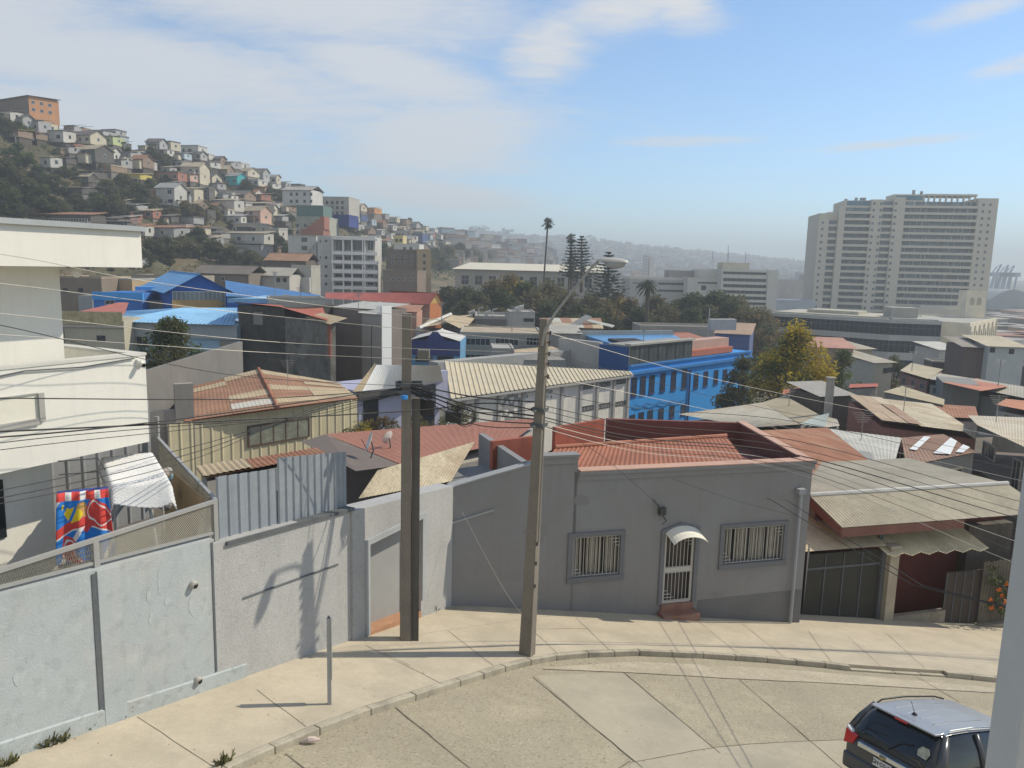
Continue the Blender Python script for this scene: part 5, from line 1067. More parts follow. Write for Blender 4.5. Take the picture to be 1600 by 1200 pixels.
    def shed(s, rm, rise, over=.3, pitch=.3, amp=.03, wm=None):
        """roof rising from the front eave to the back"""
        f, W, D, z = s.fr, s.W, s.D, s.zt; o = over; dz = rise * o / D; M = MB(); M.sheet(f.p(-o, z - dz, o), f.p(W + o, z - dz, o), f.p(W + o, z + rise + dz, -D - o), f.p(-o, z + rise + dz, -D - o), pitch, amp); M.build('roof', rm, s.root)
        if wm:
            M = MB(); M.hexa([f.p(0, z + .002, -.01), f.p(W, z + .002, -.01), f.p(W, z + rise - .03, -D), f.p(0, z + rise - .03, -D)], [f.p(0, z, -.01), f.p(W, z, -.01), f.p(W, z, -D), f.p(0, z, -D)]); M.build('gable_wall', wm, s.root)
def patch_roof(M, a, b, c, d, nu, nv, rnd, nm, pitch=.3, amp=.02, weights=None):
    """roof made of overlapping sheets in nm different materials"""
    a, b, c, d = map(V, (a, b, c, d))
    P = lambda s, t: a.lerp(b, s).lerp(d.lerp(c, s), t)
    nrm = (b - a).cross(d - a).normalized(); nrm = nrm if nrm.z > 0 else -nrm
    for i in range(nu):
        for j in range(nv):
            k = rnd.choices(range(nm), weights)[0]; l = nrm * (.012 * ((i + j) % 2) + .02 * (k))
            e = .02
            M.sheet(P(i / nu, j / nv - (e if j else 0)) + l, P((i + 1) / nu + .01, j / nv - (e if j else 0)) + l, P((i + 1) / nu + .01, (j + 1) / nv) + l, P(i / nu, (j + 1) / nv) + l, pitch, amp, m=k)
TAN = (.48, .385, .25); BRN = (.335, .185, .115)
def yellow_shed():
    z = 1.3; FL = atz(288, 658, z); FRt = atz(558, 622, z); fm = atz(434, 637.5, z + .25); bm = atz(404, 577, z + 1.0); BL = atz(292, 606, z); BR = atz(528, 598, z + .1)
    zb = -6
    root = thing('corrugated_shed', 'cream ribbed metal workshop with patched brown and tan roof and a broad window', 'shed', (FL.x + 4, FL.y + 5, zb))
    M = MB(); r = random.Random(3)
    fr = Fr((FL.x, FL.y, 0), math.degrees(atan2(FRt.x - FL.x, FRt.y - FL.y))); Wd = (FRt - FL).length
    patch_roof(M, FL + V((0, 0, .02)), fm, bm, BL, 2, 9, r, 3, .25, .02, (9, 4, .2)); patch_roof(M, fm, FRt, BR, bm, 2, 9, r, 3, .25, .02, (10, 4, .2))
    M.build('roof', [rcol(BRN), rcol(TAN), rcol((.55, .52, .45))], root)
    M = MB(); M.tube([fm + V((0, 0, .06)), bm + V((0, 0, .06))], .13, 6); M.tube([FL + V((0, 0, .0)), FRt], .07, 6); M.build('ridge_cap', rcol((.38, .17, .10)), root)
    cream = mat('m_cream_ribbed', (.56, .50, .33), rough=.7, var=.10, scale=.6, streak=.35, dirt=(.47, .42, .29))
    M = MB(); M.sheet(fr.p(-1.0, zb), fr.p(Wd, zb), fr.p(Wd, z), fr.p(-1.0, z), .62, .05, 'rib'); M.build('wall', cream, root)
    M = MB(); M.hexa([p - V((0, 0, .1)) for p in (fr.p(-1, z, -.1), fr.p(Wd, z, -.1), BR, BL)], [V((p.x, p.y, zb)) for p in (fr.p(-1, z, -.1), fr.p(Wd, z, -.1), BR, BL)]); M.build('rear_wall', M_GREYW, root)
    u0, v1, _ = fr.uv(onp(386, 666, FL, fr.az)); u1, v0, _ = fr.uv(onp(483, 686, FL, fr.az)); v1 = onp(430, 659, FL, fr.az).z; v0 = onp(430, 691, FL, fr.az).z
    w = window(root, fr, u0, u1, v0, v1, mat('m_brown_frame', (.12, .08, .06)), mat('m_dusty_pane', (.23, .24, .19), rough=.4, var=.4, scale=1.2), 5, 1, .09, .12)
    M = MB(); FB2 = Fr((at(278, 690, 43).x, at(278, 690, 43).y, 0), 95)
yellow_shed()
def concrete_wall_left():
    # dark concrete yard wall behind the white house, left of the cream workshop
    A = at(212, 585, 47); B = at(300, 597, 56); M = MB(); f = Fr((A.x, A.y, 0), math.degrees(atan2(B.x - A.x, B.y - A.y))); L = hypot(B.x - A.x, B.y - A.y)
    f.box(M, -6, L + 12, -5, A.z, -.3, 0); tag(M.build('yard_wall', wcol((.20, .19, .175))), 'grey concrete yard wall behind the white house and below the shaggy tree', 'wall', kind='thing')
    C = at(285, 620, 44); M = MB(); f = Fr((C.x, C.y, 0), 60); f.box(M, -.4, .6, -5, at(285, 600, 44).z, -.5, 0); f.box(M, -2.4, -.4, -5, at(285, 640, 44).z, -.4, -.1); tag(M.build('gate_pier', wcol((.33, .30, .26))), 'beige concrete pier at the left end of the cream workshop', 'pier')
concrete_wall_left()
# ---- sheds between the workshop and the street wall
M_TANR, M_BRNR, M_REDR = rcol(TAN), rcol(BRN), mat('m_red_tin', (.325, .15, .11), rough=.8, var=.15, scale=.5, streak=.25, dirt=(.27, .135, .1))
r_, P_ = shed_roof('yard_shed', 'low rusty and tan corrugated roof just behind the blue grey metal fence', [(318, 747), (512, 709), (494, 699), (306, 731)], [(19.0,), (22.4,), (24.6,), (21.0,)], M_RUST, M_GREYW, -3)
M = MB(); M.sheet(P_[0] + V((0, 0, .05)), P_[0].lerp(P_[1], .36) + V((0, 0, .05)), P_[3].lerp(P_[2], .36) + V((0, 0, .05)), P_[3] + V((0, 0, .05)), .18, .03); M.build('roof_patch', M_TANR, r_)
r_, P_ = shed_roof('red_roof_house', 'red sheet metal roof behind the beige lean-to, with a dish on its left edge', [(628, 726), (800, 690), (852, 652), (508, 678)], [4.0, 3.9, 4.3, 4.3], M_REDR, M_GREYW, -4, .35, .012)
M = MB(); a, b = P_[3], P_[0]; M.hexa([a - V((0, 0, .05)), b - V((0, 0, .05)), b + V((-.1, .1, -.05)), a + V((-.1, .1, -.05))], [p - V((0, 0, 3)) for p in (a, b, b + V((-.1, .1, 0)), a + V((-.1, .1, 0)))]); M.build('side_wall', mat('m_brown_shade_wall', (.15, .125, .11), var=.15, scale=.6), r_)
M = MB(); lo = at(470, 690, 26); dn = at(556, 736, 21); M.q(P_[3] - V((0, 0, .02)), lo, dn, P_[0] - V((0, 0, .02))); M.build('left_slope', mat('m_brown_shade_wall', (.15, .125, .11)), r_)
def dish(px, py, Y, r, lab, az=60):
    c = at(px, py, Y); root = thing('satellite_dish', lab, 'dish', c - V((0, 0, .5)), 'satellite dishes on the roofs'); n = V((-cos(radians(az)), -sin(radians(az)), .35)).normalized(); x = n.cross(V((0, 0, 1))).normalized(); y = x.cross(n)
    M = MB(); k = 18
    for ri, dp in ((.02, 0), (.5, .05), (.8, .12), (1, .18)):
        for j in range(k): a = 2 * pi * j / k; M.v.append(c + (x * cos(a) + y * sin(a)) * r * ri + n * r * dp)
    for i in range(3):
        for j in range(k): j2 = (j + 1) % k; M.f.append((i * k + j, i * k + j2, (i + 1) * k + j2, (i + 1) * k + j)); M.m.append(0)
    M.build('reflector', mat('m_dish_white', (.62, .61, .56), rough=.5, var=.06), root, smooth=True)
    M = MB(); M.tube([c - n * .03, c - n * .1 - V((0, 0, .25)), c - V((0, 0, .55))], .025, 6); M.tube([c - y * r * .9, c + n * r * .9], .012, 5); M.build('bracket', M_DK, root)
dish(579, 690, 24, .34, 'white satellite dish standing on the edge of the red sheet roof', 15)
dish(607, 684, 27, .26, 'smaller dish seen edge on, behind the thick pole at the red roof', -30)
# ---- right hand roofs
def R(name, label, pts, Ys, mt, wz=-3.2, pitch=.3, amp=.025, wm=None, cat='shed'):
    return shed_roof(name, label, pts, [(y,) for y in Ys], mt, wm or M_GREYW, wz, pitch, amp, cat)
M_SHADEW = wcol((.17, .155, .135)); M_MARW = wcol((.30, .145, .115))
r_, P_ = R('rust_roof_house', 'rust red corrugated roof sloping down beside the maroon parapet of the grey house', [(1262, 764), (1392, 746), (1293, 668), (1150, 674)], (27.5, 31.5, 42, 34), M_RUST, -2.6)
r_, P_ = R('patched_roof_house', 'pale grey corrugated sheet roof joined to the rust red roof', [(1330, 724), (1399, 718), (1409, 684), (1288, 669)], (33.5, 36, 43, 42.5), mat('m_pale_grey_sheet', (.46, .455, .41), var=.15, scale=.8, dirt=(.35, .34, .30)), -3)
M = MB(); M.sheet(P_[0].lerp(P_[3], .35) + V((0, 0, .06)), P_[1].lerp(P_[2], .1).lerp(P_[0].lerp(P_[3], .35), .45) + V((0, 0, .06)), P_[1].lerp(P_[0], .5) + V((0, 0, .05)), P_[0] + V((0, 0, .05)), .2, .02); M.build('roof_patch', mat('m_slate_sheet', (.27, .275, .26), var=.12), r_)
r_, P_ = R('skylight_roof_house', 'brown roof with glaring white translucent panels catching the sun', [(1416, 728), (1527, 706), (1474, 678), (1408, 684)], (35.5, 38.5, 44, 43), rcol((.31, .19, .135)), -3.2)
mw = mat('m_white_panel', (.82, .82, .78), rough=.35, var=.04)
for (a, b, c, d) in (((.10, .48), (.50, .92), (.62, .86), (.20, .40)), ((.42, .20), (.97, .72), (.97, .52), (.62, .05)), ((.72, .10), (.97, .34), (.99, .18), (.80, .03))):
    pt = lambda s, t: P_[0].lerp(P_[1], s).lerp(P_[3].lerp(P_[2], s), t) + V((0, 0, .07))
    M = MB(); M.q(pt(*a), pt(*b), pt(*c), pt(*d)); M.build('skylight', mw, r_)
rg_, P_ = R('ridge_roof_house', 'big grey brown corrugated roof with a rust tinted left half behind the white panel roof', [(1378, 658), (1528, 677), (1456, 631), (1325, 617)], (46, 45.5, 60, 57), M_ASB, -3.0, .3, .03, M_MARW)
M = MB(); rr_g = random.Random(4); patch_roof(M, *[p + V((0, 0, .06)) for p in (P_[0], P_[0].lerp(P_[1], .42), P_[3].lerp(P_[2], .38), P_[3])], 3, 3, rr_g, 3, .3, .02, (4, 3, 2)); M.build('roof_patch', [rcol((.42, .32, .22)), rcol((.50, .43, .31)), rcol((.36, .24, .165))], rg_)
R('low_rust_roof', 'small rust brown roofs in two pieces right of the big grey brown roof', [(1467, 651), (1530, 654), (1524, 635), (1459, 631)], (58, 57, 66, 66), M_RUST, -2.6)
R('edge_roof_house', 'pale corrugated roof over dark boarded walls at the right, left of the window frame', [(1527, 664), (1680, 735), (1680, 655), (1512, 649)], (41, 31, 48, 52), M_ASB2, -4.2, .3, .03, wcol((.2, .165, .14)))
R('orange_roof_house', 'orange tiled roof corner above the pale corrugated roof at the right', [(1556, 632), (1680, 656), (1680, 634), (1572, 623)], (62, 56, 70, 74), rcol((.46, .20, .11)), -3.4)
b = Bld('red_roof_cottage', 'grey walled cottage with flat pitched red roof and columned porch at the right', 'house', 1474, 598, 84, 1532, 112, 6, -11, wcol((.24, .235, .22)), wall=True)
M = MB(); f = b.fr; M.sheet(at(1472, 597, 84), at(1533, 611, 76), at(1576, 604, 84), at(1527, 591, 94), .4, .03); M.build('roof', rcol((.44, .185, .12)), b.root)
M = MB(); rt = b.face('r'); rt.box(M, .02, 9, b.zt - 3.2, b.zt - 1.6, -.2, .0); rt.box(M, .02, 9, b.zt - .7, b.zt - .4, -.2, 0)
for k in range(5): rt.box(M, .2 + k * 2, .6 + k * 2, b.zt - 1.6, b.zt - .7, -.2, -.02)
M.build('porch', wcol((.34, .32, .28)), b.root)
R('tan_roof_shed', 'tan flat roof over a dull pink wall, far right middle', [(1406, 579), (1450, 592), (1474, 577), (1424, 567)], (98, 90, 100, 110), rcol((.44, .385, .27)), -4, .4, .03, wcol((.32, .165, .14)))
R('long_pale_roof', 'long pale ridged roof running right behind the grey cottage', [(1452, 592), (1690, 640), (1690, 618), (1454, 581)], (90, 72, 78, 98), mat('m_long_pale', (.40, .375, .31), var=.14, scale=.5), -4.5, .4, .03, wcol((.25, .25, .23)))
R('curved_wall_shed', 'low grey shed with a pale tan coping, in front of the dull pink wall', [(1380, 612), (1475, 633), (1476, 624), (1410, 603)], (72, 64, 68, 78), wcol((.44, .375, .25)), -3.2, .5, .01, wcol((.23, .225, .2)))
R('pale_roof_house', 'broad pale corrugated roof in front of the vivid blue building', [(1175, 668), (1250, 663), (1190, 629), (1060, 647)], (50, 48, 60, 60), M_ASB2, -3.4)
R('tan_half_roof', 'tan half of the pale double roof in front of the yellow tree', [(1252, 663), (1284, 650), (1226, 618), (1190, 629)], (48, 51, 64, 60), rcol((.44, .37, .25)), -3.4)
R('mint_shed', 'small pale mint painted shed between the tan roof and the dark hut', [(1250, 662), (1290, 668), (1296, 645), (1276, 650)], (45, 43, 48, 50), wcol((.42, .46, .42)), -2.0, .5, .005)
R('white_lean_to', 'low whitish lean-to roof right of the mint shed', [(1290, 668), (1312, 665), (1308, 655), (1292, 651)], (43, 43.5, 46, 48), M_ASB2, -2.2)
b = Bld('dark_hut', 'dark timber hut with lean roof behind the concrete post', 'shed', 1282, 618, 60, 1331, 70, 3.5, -7, wcol((.14, .12, .10)))
b.shed(M_GREYW, .5); 
M = MB(); c = at(1298, 592, 52); M.ob(V((c.x - .2, c.y - .2, -7)), V((.42, 0, 0)), V((0, .4, 0)), V((0, 0, c.z + 7))); M.ob(V((c.x - .25, c.y - .25, c.z + .001)), V((.52, 0, 0)), V((0, .5, 0)), V((0, 0, .12)))
tag(M.build('chimney_post', wcol((.36, .34, .30))), 'square concrete chimney post standing in front of the dark timber hut', 'chimney')
R('brick_orange_roof', 'narrow orange roof strip below the yellow tree', [(1222, 616), (1282, 605), (1280, 600), (1224, 609)], (72, 72, 76, 76), rcol((.48, .17, .09)), -2.5)
R('red_strip_roof', 'thin red roof strip behind the dark hut', [(1326, 606), (1372, 604), (1372, 599), (1328, 600)], (78, 80, 84, 84), rcol((.42, .13, .09)), -2.5, wm=wcol((.3, .28, .25)))
# ---- long white warehouse with beige ribbed roof
def warehouse():
    FL = at(698, 622, 68.6); FRt = at(984, 584, 88); BR = at(985, 580, 90); BL = at(694, 564.5, 79)
    root = thing('warehouse', 'long white two storey warehouse with beige ribbed roof and a cogwheel mural', 'warehouse', (FL.x, FL.y, -9))
    az = math.degrees(atan2(FRt.x - FL.x, FRt.y - FL.y)); fr = Fr((FL.x, FL.y, 0), az); Wd = hypot(FRt.x - FL.x, FRt.y - FL.y); zl, zr = FL.z, FRt.z
    rm = mat('m_beige_ribbed', (.55, .485, .35), rough=.8, var=.10, scale=.5, dirt=(.47, .42, .32), streak=.25)
    M = MB(); o = fr.n * .5; M.sheet(FL + o, FRt + o, BR, BL, .62, .09, 'rib'); M.build('roof', rm, root)
    wm = mat('m_whitewash', (.76, .73, .655), rough=.9, var=.08, scale=.4, streak=.35, dirt=(.53, .52, .50))
    M = MB(); M.hexa([FL - V((0, 0, .15)), FRt - V((0, 0, .15)), BR - V((0, 0, .15)), BL - V((0, 0, .15))], [V((p.x, p.y, -13)) for p in (FL, FRt, BR, BL)]); M.build('wall', wm, root)
    pm = wcol((.40, .39, .37))
    T = lambda px, py: fr.uv(onp(px, py, FL, az))[:2]
    for px in (724, 744, 778, 816, 876, 905, 931, 957, 979):
        u = T(px, 640)[0]; M = MB(); fr.box(M, u - .18, u + .18, -13, zl + (zr - zl) * u / Wd - .2, .001, .22); M.build('pilaster', pm, root)
    M = MB(); M.hexa([fr.p(0, zl - .1, .02), fr.p(Wd, zr - .1, .02), fr.p(Wd, zr - .1, .6), fr.p(0, zl - .1, .6)], [fr.p(0, zl - .3, .02), fr.p(Wd, zr - .3, .02), fr.p(Wd, zr - .3, .6), fr.p(0, zl - .3, .6)]); M.build('gutter', pm, root)
    wgl = mat('m_dusty_shutter', (.22, .22, .21), var=.3, scale=2)
    for x0, y0, x1, y1 in ((909, 601, 926, 608), (936, 597, 953, 604), (961, 593, 977, 600), (906, 634, 927, 642), (934, 630, 953, 638), (960, 627, 977, 634)):
        u0, v1 = T(x0, y0); u1, v0 = T(x1, y1); vm = (v0 + v1) / 2; h_ = abs(onp(x0, y1, FL, az).z - onp(x0, y0, FL, az).z); window(root, fr, u0, u1, vm - h_ / 2, vm + h_ / 2, M_FRD, wgl, 4, 1, .08)
    # cogwheel mural
    M = MB(); u, v = T(799, 636); n = .03; k = 26; ro, ri = 1.28, .98
    nt = 14
    for j in range(nt * 4):
        a0, a1 = 2 * pi * j / (nt * 4), 2 * pi * (j + 1) / (nt * 4); r = ro + (.18 if j % 4 < 2 else 0)
        M.q(fr.p(u + cos(a0) * ri, v + sin(a0) * ri, n), fr.p(u + cos(a1) * ri, v + sin(a1) * ri, n), fr.p(u + cos(a1) * r, v + sin(a1) * r, n), fr.p(u + cos(a0) * r, v + sin(a0) * r, n))
    for j in range(6):
        a = 2 * pi * j / 6; d = V((cos(a), sin(a), 0)); p = V((-sin(a), cos(a), 0)) * .13; q = [d * .25 + p, d * ri + p, d * ri - p, d * .25 - p]; M.q(*[fr.p(u + x.x, v + x.y, n) for x in q])
    M.q(*[fr.p(u + cos(2 * pi * j / 14) * .4, v + sin(2 * pi * j / 14) * .4, n + .005) for j in range(14)])
    rr = random.Random(6)
    for j in range(26):
        uu, vv = T(rr.uniform(818, 872), rr.uniform(608, 622)); s = rr.uniform(.08, .2); M.q(*[fr.p(uu + x * s, vv + y * s, n) for x, y in ((-1, -.6), (.7, -1), (1, .8), (-.5, 1))])
    M.build('mural', wcol((.30, .30, .29)), root)
    # grey strip building behind the ridge
    A = at(690, 566, 81); M = MB(); f2 = Fr((A.x, A.y, 0), az - 1); f2.box(M, -.5, Wd + 3, -12, A.z, -1.5, 0); tag(M.build('parapet_wall', wcol((.36, .36, .34))), 'grey parapet wall along the back of the beige ribbed warehouse roof', 'wall', kind='thing')
warehouse()
# ---- lilac house with white corrugated roof
def lilac_house():
    z = .6; FL = atz(566, 611, z); FRt = atz(693, 597, z); BL = atz(588, 570, z + 1.9); BR = atz(687, 571, z + 1.9)
    root = thing('lilac_house', 'lilac walled house with white corrugated roof behind the thick pole', 'house', (FL.x + 4, FL.y + 2, -7))
    M = MB(); M.sheet(FL, FRt, BR, BL, .22, .035); M.build('roof', mat('m_white_corrugated', (.82, .82, .78), rough=.6, var=.06, scale=.6, streak=.2), root)
    M = MB(); M.sheet(atz(551, 612, z), FL, BL, atz(586, 567, z + 2.0), .4, .03); M.build('hip_roof', M_TANR, root)
    az = math.degrees(atan2(FRt.x - FL.x, FRt.y - FL.y)); fr = Fr((FL.x, FL.y, 0), az); Wd = hypot(FRt.x - FL.x, FRt.y - FL.y)
    lm = mat('m_lilac', (.40, .41, .53), rough=.9, var=.07, scale=.8, streak=.2, dirt=(.36, .36, .42))
    M = MB(); fr.box(M, 0, Wd, -8, z - .12, -6, -.5); M.build('wall', lm, root)
    M = MB(); fr.box(M, -.3, Wd + .3, z - .7, z - .1, -.35, .0); M.build('fascia', wcol((.10, .095, .09)), root)
    M = MB(); fr.box(M, Wd - .9, Wd + .4, z - 2.2, z + 1.0, -.5, .1); M.build('pier', lm, root)
    M = MB()
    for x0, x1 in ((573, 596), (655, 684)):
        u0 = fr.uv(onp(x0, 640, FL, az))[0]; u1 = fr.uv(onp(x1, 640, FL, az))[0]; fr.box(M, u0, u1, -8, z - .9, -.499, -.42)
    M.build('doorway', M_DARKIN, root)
lilac_house()
b = Bld('plank_fence', 'pale plank fence between the dry bushes and the cogwheel mural', 'fence', 690, 660, 50, 748, 60, .15, -6, wcol((.36, .35, .33)), wall=False)
M = MB()
for k in range(int(b.W / .3)): b.fr.box(M, k * .3, k * .3 + .26, -6, b.zt - .2 + random.uniform(-.2, .2), -.05, 0)
M.build('planks', wcol((.36, .35, .33)), b.root)
# ---- soot stained old house and its neighbour
def stained_house():
    soot = mat('m_soot_wall', (.085, .08, .07), rough=.95, var=.5, scale=.25, dirt=(.05, .048, .044)); sootb = mat('m_soot_block', (.19, .18, .155), rough=.95, var=.35, scale=.5, dirt=(.035, .034, .03), patch=((.20, .195, .175), .55), bump=.4, bscale=3)
    b = Bld('stained_house', 'old house with soot blackened wall and red tin roof', 'house', 372, 476, 88, 444, 118, 9, -9, soot)
    f2 = Fr(b.fr.p(b.W + .001, 0), 134); q = at(513, 500, 76); w2 = f2.uv(onp(515, 500, f2.o, 134))[0]
    M = MB(); f2.box(M, 0, w2, -9, b.zt - 1.0, -.7, -.05); M.build('block_wall', sootb, b.root)
    M = MB(); a = b.fr.p(-.5, b.zt + .35, .4); c = f2.p(w2 + .6, b.zt - .8, .5); d = at(503, 478, 92); e = at(374, 474.5, 94); m_ = f2.p(0, b.zt + .1, .5)
    M.sheet(a, m_, V((lerp(e.x, d.x, .5), lerp(e.y, d.y, .5), e.z + .15)), e, .35, .03); M.sheet(m_, c, d, V((lerp(e.x, d.x, .5), lerp(e.y, d.y, .5), e.z + .15)), .35, .03)
    M.build('roof', rcol((.42, .13, .085)), b.root)
    M = MB(); s = f2.p(w2 - 3.4, b.zt - .3, .3); M.sheet(f2.p(w2 - 4, b.zt - .75, .5), f2.p(w2 + 1.2, b.zt - 1.1, .7), f2.p(w2 + 1.0, b.zt - .55, -1.5), f2.p(w2 - 4, b.zt - .3, -1.5), .3, .02); M.build('roof_patch', M_TANR, b.root)
    M = MB(); u0, v0, _ = b.fr.uv(onp(396, 487, b.A, 118)); u1, v1, _ = b.fr.uv(onp(411, 508, b.A, 118)); b.fr.box(M, u0, u1, v1, v0, .001, .04); M.build('bare_patch', wcol((.24, .235, .21)), b.root)
    M = MB(); f2.box(M, w2 - .25, w2 + .25, b.zt - 4.6, b.zt - 1.2, -.04, .12); M.build('corner_post', rcol((.36, .13, .09)), b.root)
    # broken yard wall in front
    A = at(442, 562, 70); M = MB(); f3 = Fr((A.x, A.y, 0), 118); f3.box(M, 0, 9, -9, A.z - 1.5, -.3, 0); tag(M.build('ruined_wall', sootb), 'low blackened ruined wall in front of the soot stained house', 'wall', kind='thing')
stained_house()
def brown_gable():
    b = Bld('brown_side_house', 'tall house with dark brown sheet side, grey front and bright white gable wall', 'house', 597, 492, 84, 612, 40, 9, -8, mat('m_bright_white', (.80, .80, .78), var=.03, streak=.05), pxL=566)
    l = b.face('l'); M = MB(); l.box(M, .0, b.D, -8, b.zt - .0, .001, .06); M.build('grey_front', wcol((.37, .35, .31)), b.root)
    f2 = Fr(l.p(0.001, 0, .0), 152); w = 7.2; M = MB(); f3 = Fr(l.p(-w * .98, 0, -1.2), l.az - 12); f3.box(M, 0, w, -8, b.zt + .3, -5, 0); M.build('brown_side', wcol((.22, .185, .165)), b.root)
    M = MB(); M.sheet(l.p(-.3, b.zt + .02, .3), l.p(b.D + .1, b.zt + .02, .3), b.fr.p(b.W + .4, b.zt + .9, -b.D * .2), at(560, 479, 100), .5, .02); M.sheet(f3.p(-.2, b.zt + .32, .2), f3.p(w, b.zt + .32, .2), f3.p(w, b.zt + .8, -6), f3.p(-.2, b.zt + .8, -6), .5, .02); M.build('roof', mat('m_grey_roof', (.42, .42, .39), var=.1, scale=.4), b.root)
    M = MB(); b.fr.box(M, -.0, b.W, b.zt + .001, b.zt + .9, -.35, -.01); M.build('gable_wall', mat('m_bright_white', (.8, .8, .78)), b.root)
    M = MB(); l.box(M, b.D * .48, b.D * .52, -6, b.zt - 1.2, .061, .09); M.build('joint', M_DK, b.root)
brown_gable()
# ---- blue school buildings at the left
SKY = (.19, .40, .66); BL_D = (.03, .12, .40); BL_M = (.05, .22, .56)
def blue_hall():
    b = Bld('blue_hall', 'blue gabled hall with glazed front and an orange banner', 'hall', 265, 452, 106, 355, 57, 22, -8, wcol(BL_D))
    b.gable(rcol((.16, .36, .62), dirt=(.2, .38, .6)), 2.1, 'n', .9, .5, wcol((.035, .15, .48)))
    f = b.fr; v0 = b.zt - 4.2
    window(b.root, f, .3, b.W - .3, v0, b.zt - .25, M_FRW, mat('m_pale_glazing', (.26, .28, .27), rough=.3, var=.3, scale=.5), 12, 1, .1, .06)
    M = MB(); u0, v1 = b.uv(268, 462); u1, v0 = b.uv(350, 473); vm = (b.zt - 1.45); M.hexa([f.p(u0, vm, .08), f.p(u1 - .8, vm, .08), f.p(u1 - .8, vm, .12), f.p(u0, vm, .12)], [f.p(u0, vm - 1.25, .08), f.p(u1 - .8, vm - 1.25, .08), f.p(u1 - .8, vm - 1.25, .12), f.p(u0, vm - 1.25, .12)]); M.hexa([f.p(u1 - .8, vm, .08), f.p(u1, vm - .5, .08), f.p(u1, vm - .5, .12), f.p(u1 - .8, vm, .12)], [f.p(u1 - .8, vm - 1.25, .08), f.p(u1 - .01, vm - .52, .08), f.p(u1 - .01, vm - .52, .12), f.p(u1 - .8, vm - 1.25, .12)])
    M.build('banner', mat('m_orange_banner', (.52, .34, .15), var=.06), b.root)
    # long roofed wing to the right
    w = Bld('blue_wing', 'long wing with broad deep blue roof joined to the gabled hall', 'building', 355, 466, 104, 484, 70, 10, -8, wcol((.25, .46, .68)))
    M = MB(); M.sheet(at(353, 463, 103), at(505, 467, 128), at(500, 461, 150), at(352, 438, 130), .6, .03); M.build('roof', rcol((.06, .17, .38), dirt=(.07, .19, .4)), w.root)
    M = MB(); f = w.fr; f.box(M, 0, w.W, w.zt - 1.6, w.zt - .6, .001, .06); M.build('blue_band', wcol(BL_D), w.root)
    M = MB(); c = f.p(w.W * .66, w.zt - .2, .35); M.ob(c, f.u * .9, f.n * .35, V((0, 0, .8))); M.build('air_conditioner', wcol((.5, .5, .47)), w.root)
    # cream low parapet house right of the wing
    c = Bld('cream_parapet_house', 'low cream building with flat roof between the deep blue roof and the red roof', 'building', 420, 468, 100, 508, 70, 5, -8, wcol((.50, .48, .42))); c.flat(rcol((.36, .33, .28)), .3)
    c.win(432, 472, 440, 477, cols=1)
    # left wing
    l = Bld('blue_annex', 'blue flat roofed annex with a bright blue parapet, left of the gabled hall', 'building', 145, 458, 108, 222, 84, 10, -8, wcol((.05, .19, .52)))
    M = MB(); l.fr.box(M, -.1, l.W + .1, l.zt - .9, l.zt + .2, -.3, .12); M.build('parapet', wcol((.08, .36, .78)), l.root); l.win(164, 469, 180, 476, cols=2)
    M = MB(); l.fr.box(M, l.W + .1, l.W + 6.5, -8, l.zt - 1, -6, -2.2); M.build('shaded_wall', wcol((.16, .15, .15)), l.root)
    M = MB(); l.fr.box(M, l.W * .5, l.W + 3, l.zt + .201, l.zt + .8, -8, -6.5); M.build('upper_parapet', wcol((.10, .38, .78)), l.root)
    # light blue canopy roof and the block below it
    k = Bld('pale_blue_block', 'pale blue rendered building with ribbed light blue roof, behind the shaggy tree', 'building', 196, 502, 88, 371, 94, 9, -9, wcol((.30, .47, .60)))
    M = MB(); f = k.fr; M.sheet(f.p(-1.5, k.zt, .8), f.p(k.W, k.zt, .8), at(371, 481, 97), at(285, 481, 100), .5, .05, 'rib'); M.sheet(f.p(-1.5, k.zt, .8), at(285, 481, 100), at(205, 486, 100), at(168, 487, 96), .5, .05, 'rib'); M.build('roof', rcol((.24, .47, .70), dirt=(.27, .47, .66)), k.root)
    M = MB(); f.box(M, -.3, k.W, k.zt - 1.7, k.zt - .05, .001, .25); M.build('fascia', wcol((.36, .40, .42)), k.root)
    k.win(204, 524, 232, 543, cols=3); M = MB(); u0 = k.uv(345, 540)[0]; f.box(M, u0, k.W, k.zt - 6.5, k.zt - 1.8, .001, .3); M.build('bay', wcol((.25, .24, .22)), k.root)
    M = MB(); f.box(M, 0, .5, -9, k.zt - 1.7, .001, .3); M.build('corner_column', wcol((.10, .13, .22)), k.root)
    h = Bld('bamboo_front_house', 'small yellowish house with cane clad parapet and red roof, left of the pale blue building', 'house', 100, 500, 84, 193, 84, 8, -8, wcol((.46, .43, .33)))
    M = MB(); M.sheet(h.fr.p(-.2, h.zt - .4, .35), h.fr.p(h.W, h.zt - .4, .35), h.fr.p(h.W, h.zt + 1.0, .25), h.fr.p(-.2, h.zt + 1.0, .25), .18, .03); M.build('cane_parapet', mat('m_cane', (.47, .41, .24), var=.3, scale=2, streak=.4), h.root)
    M = MB(); M.sheet(h.fr.p(.5, h.zt + .7, -.3), h.fr.p(h.W, h.zt + .7, -.3), h.fr.p(h.W - 1.6, h.zt + 1.7, -6), h.fr.p(3.5, h.zt + 1.7, -6), .4, .03); M.build('roof', rcol((.42, .16, .13)), h.root)
    h.win(151, 524, 165, 533, cols=2, fm=M_FRD); M = MB(); h.fr.box(M, -.1, h.W + .1, h.zt - .75, h.zt - .5, .001, .2); M.build('cornice', wcol((.5, .48, .42)), h.root)
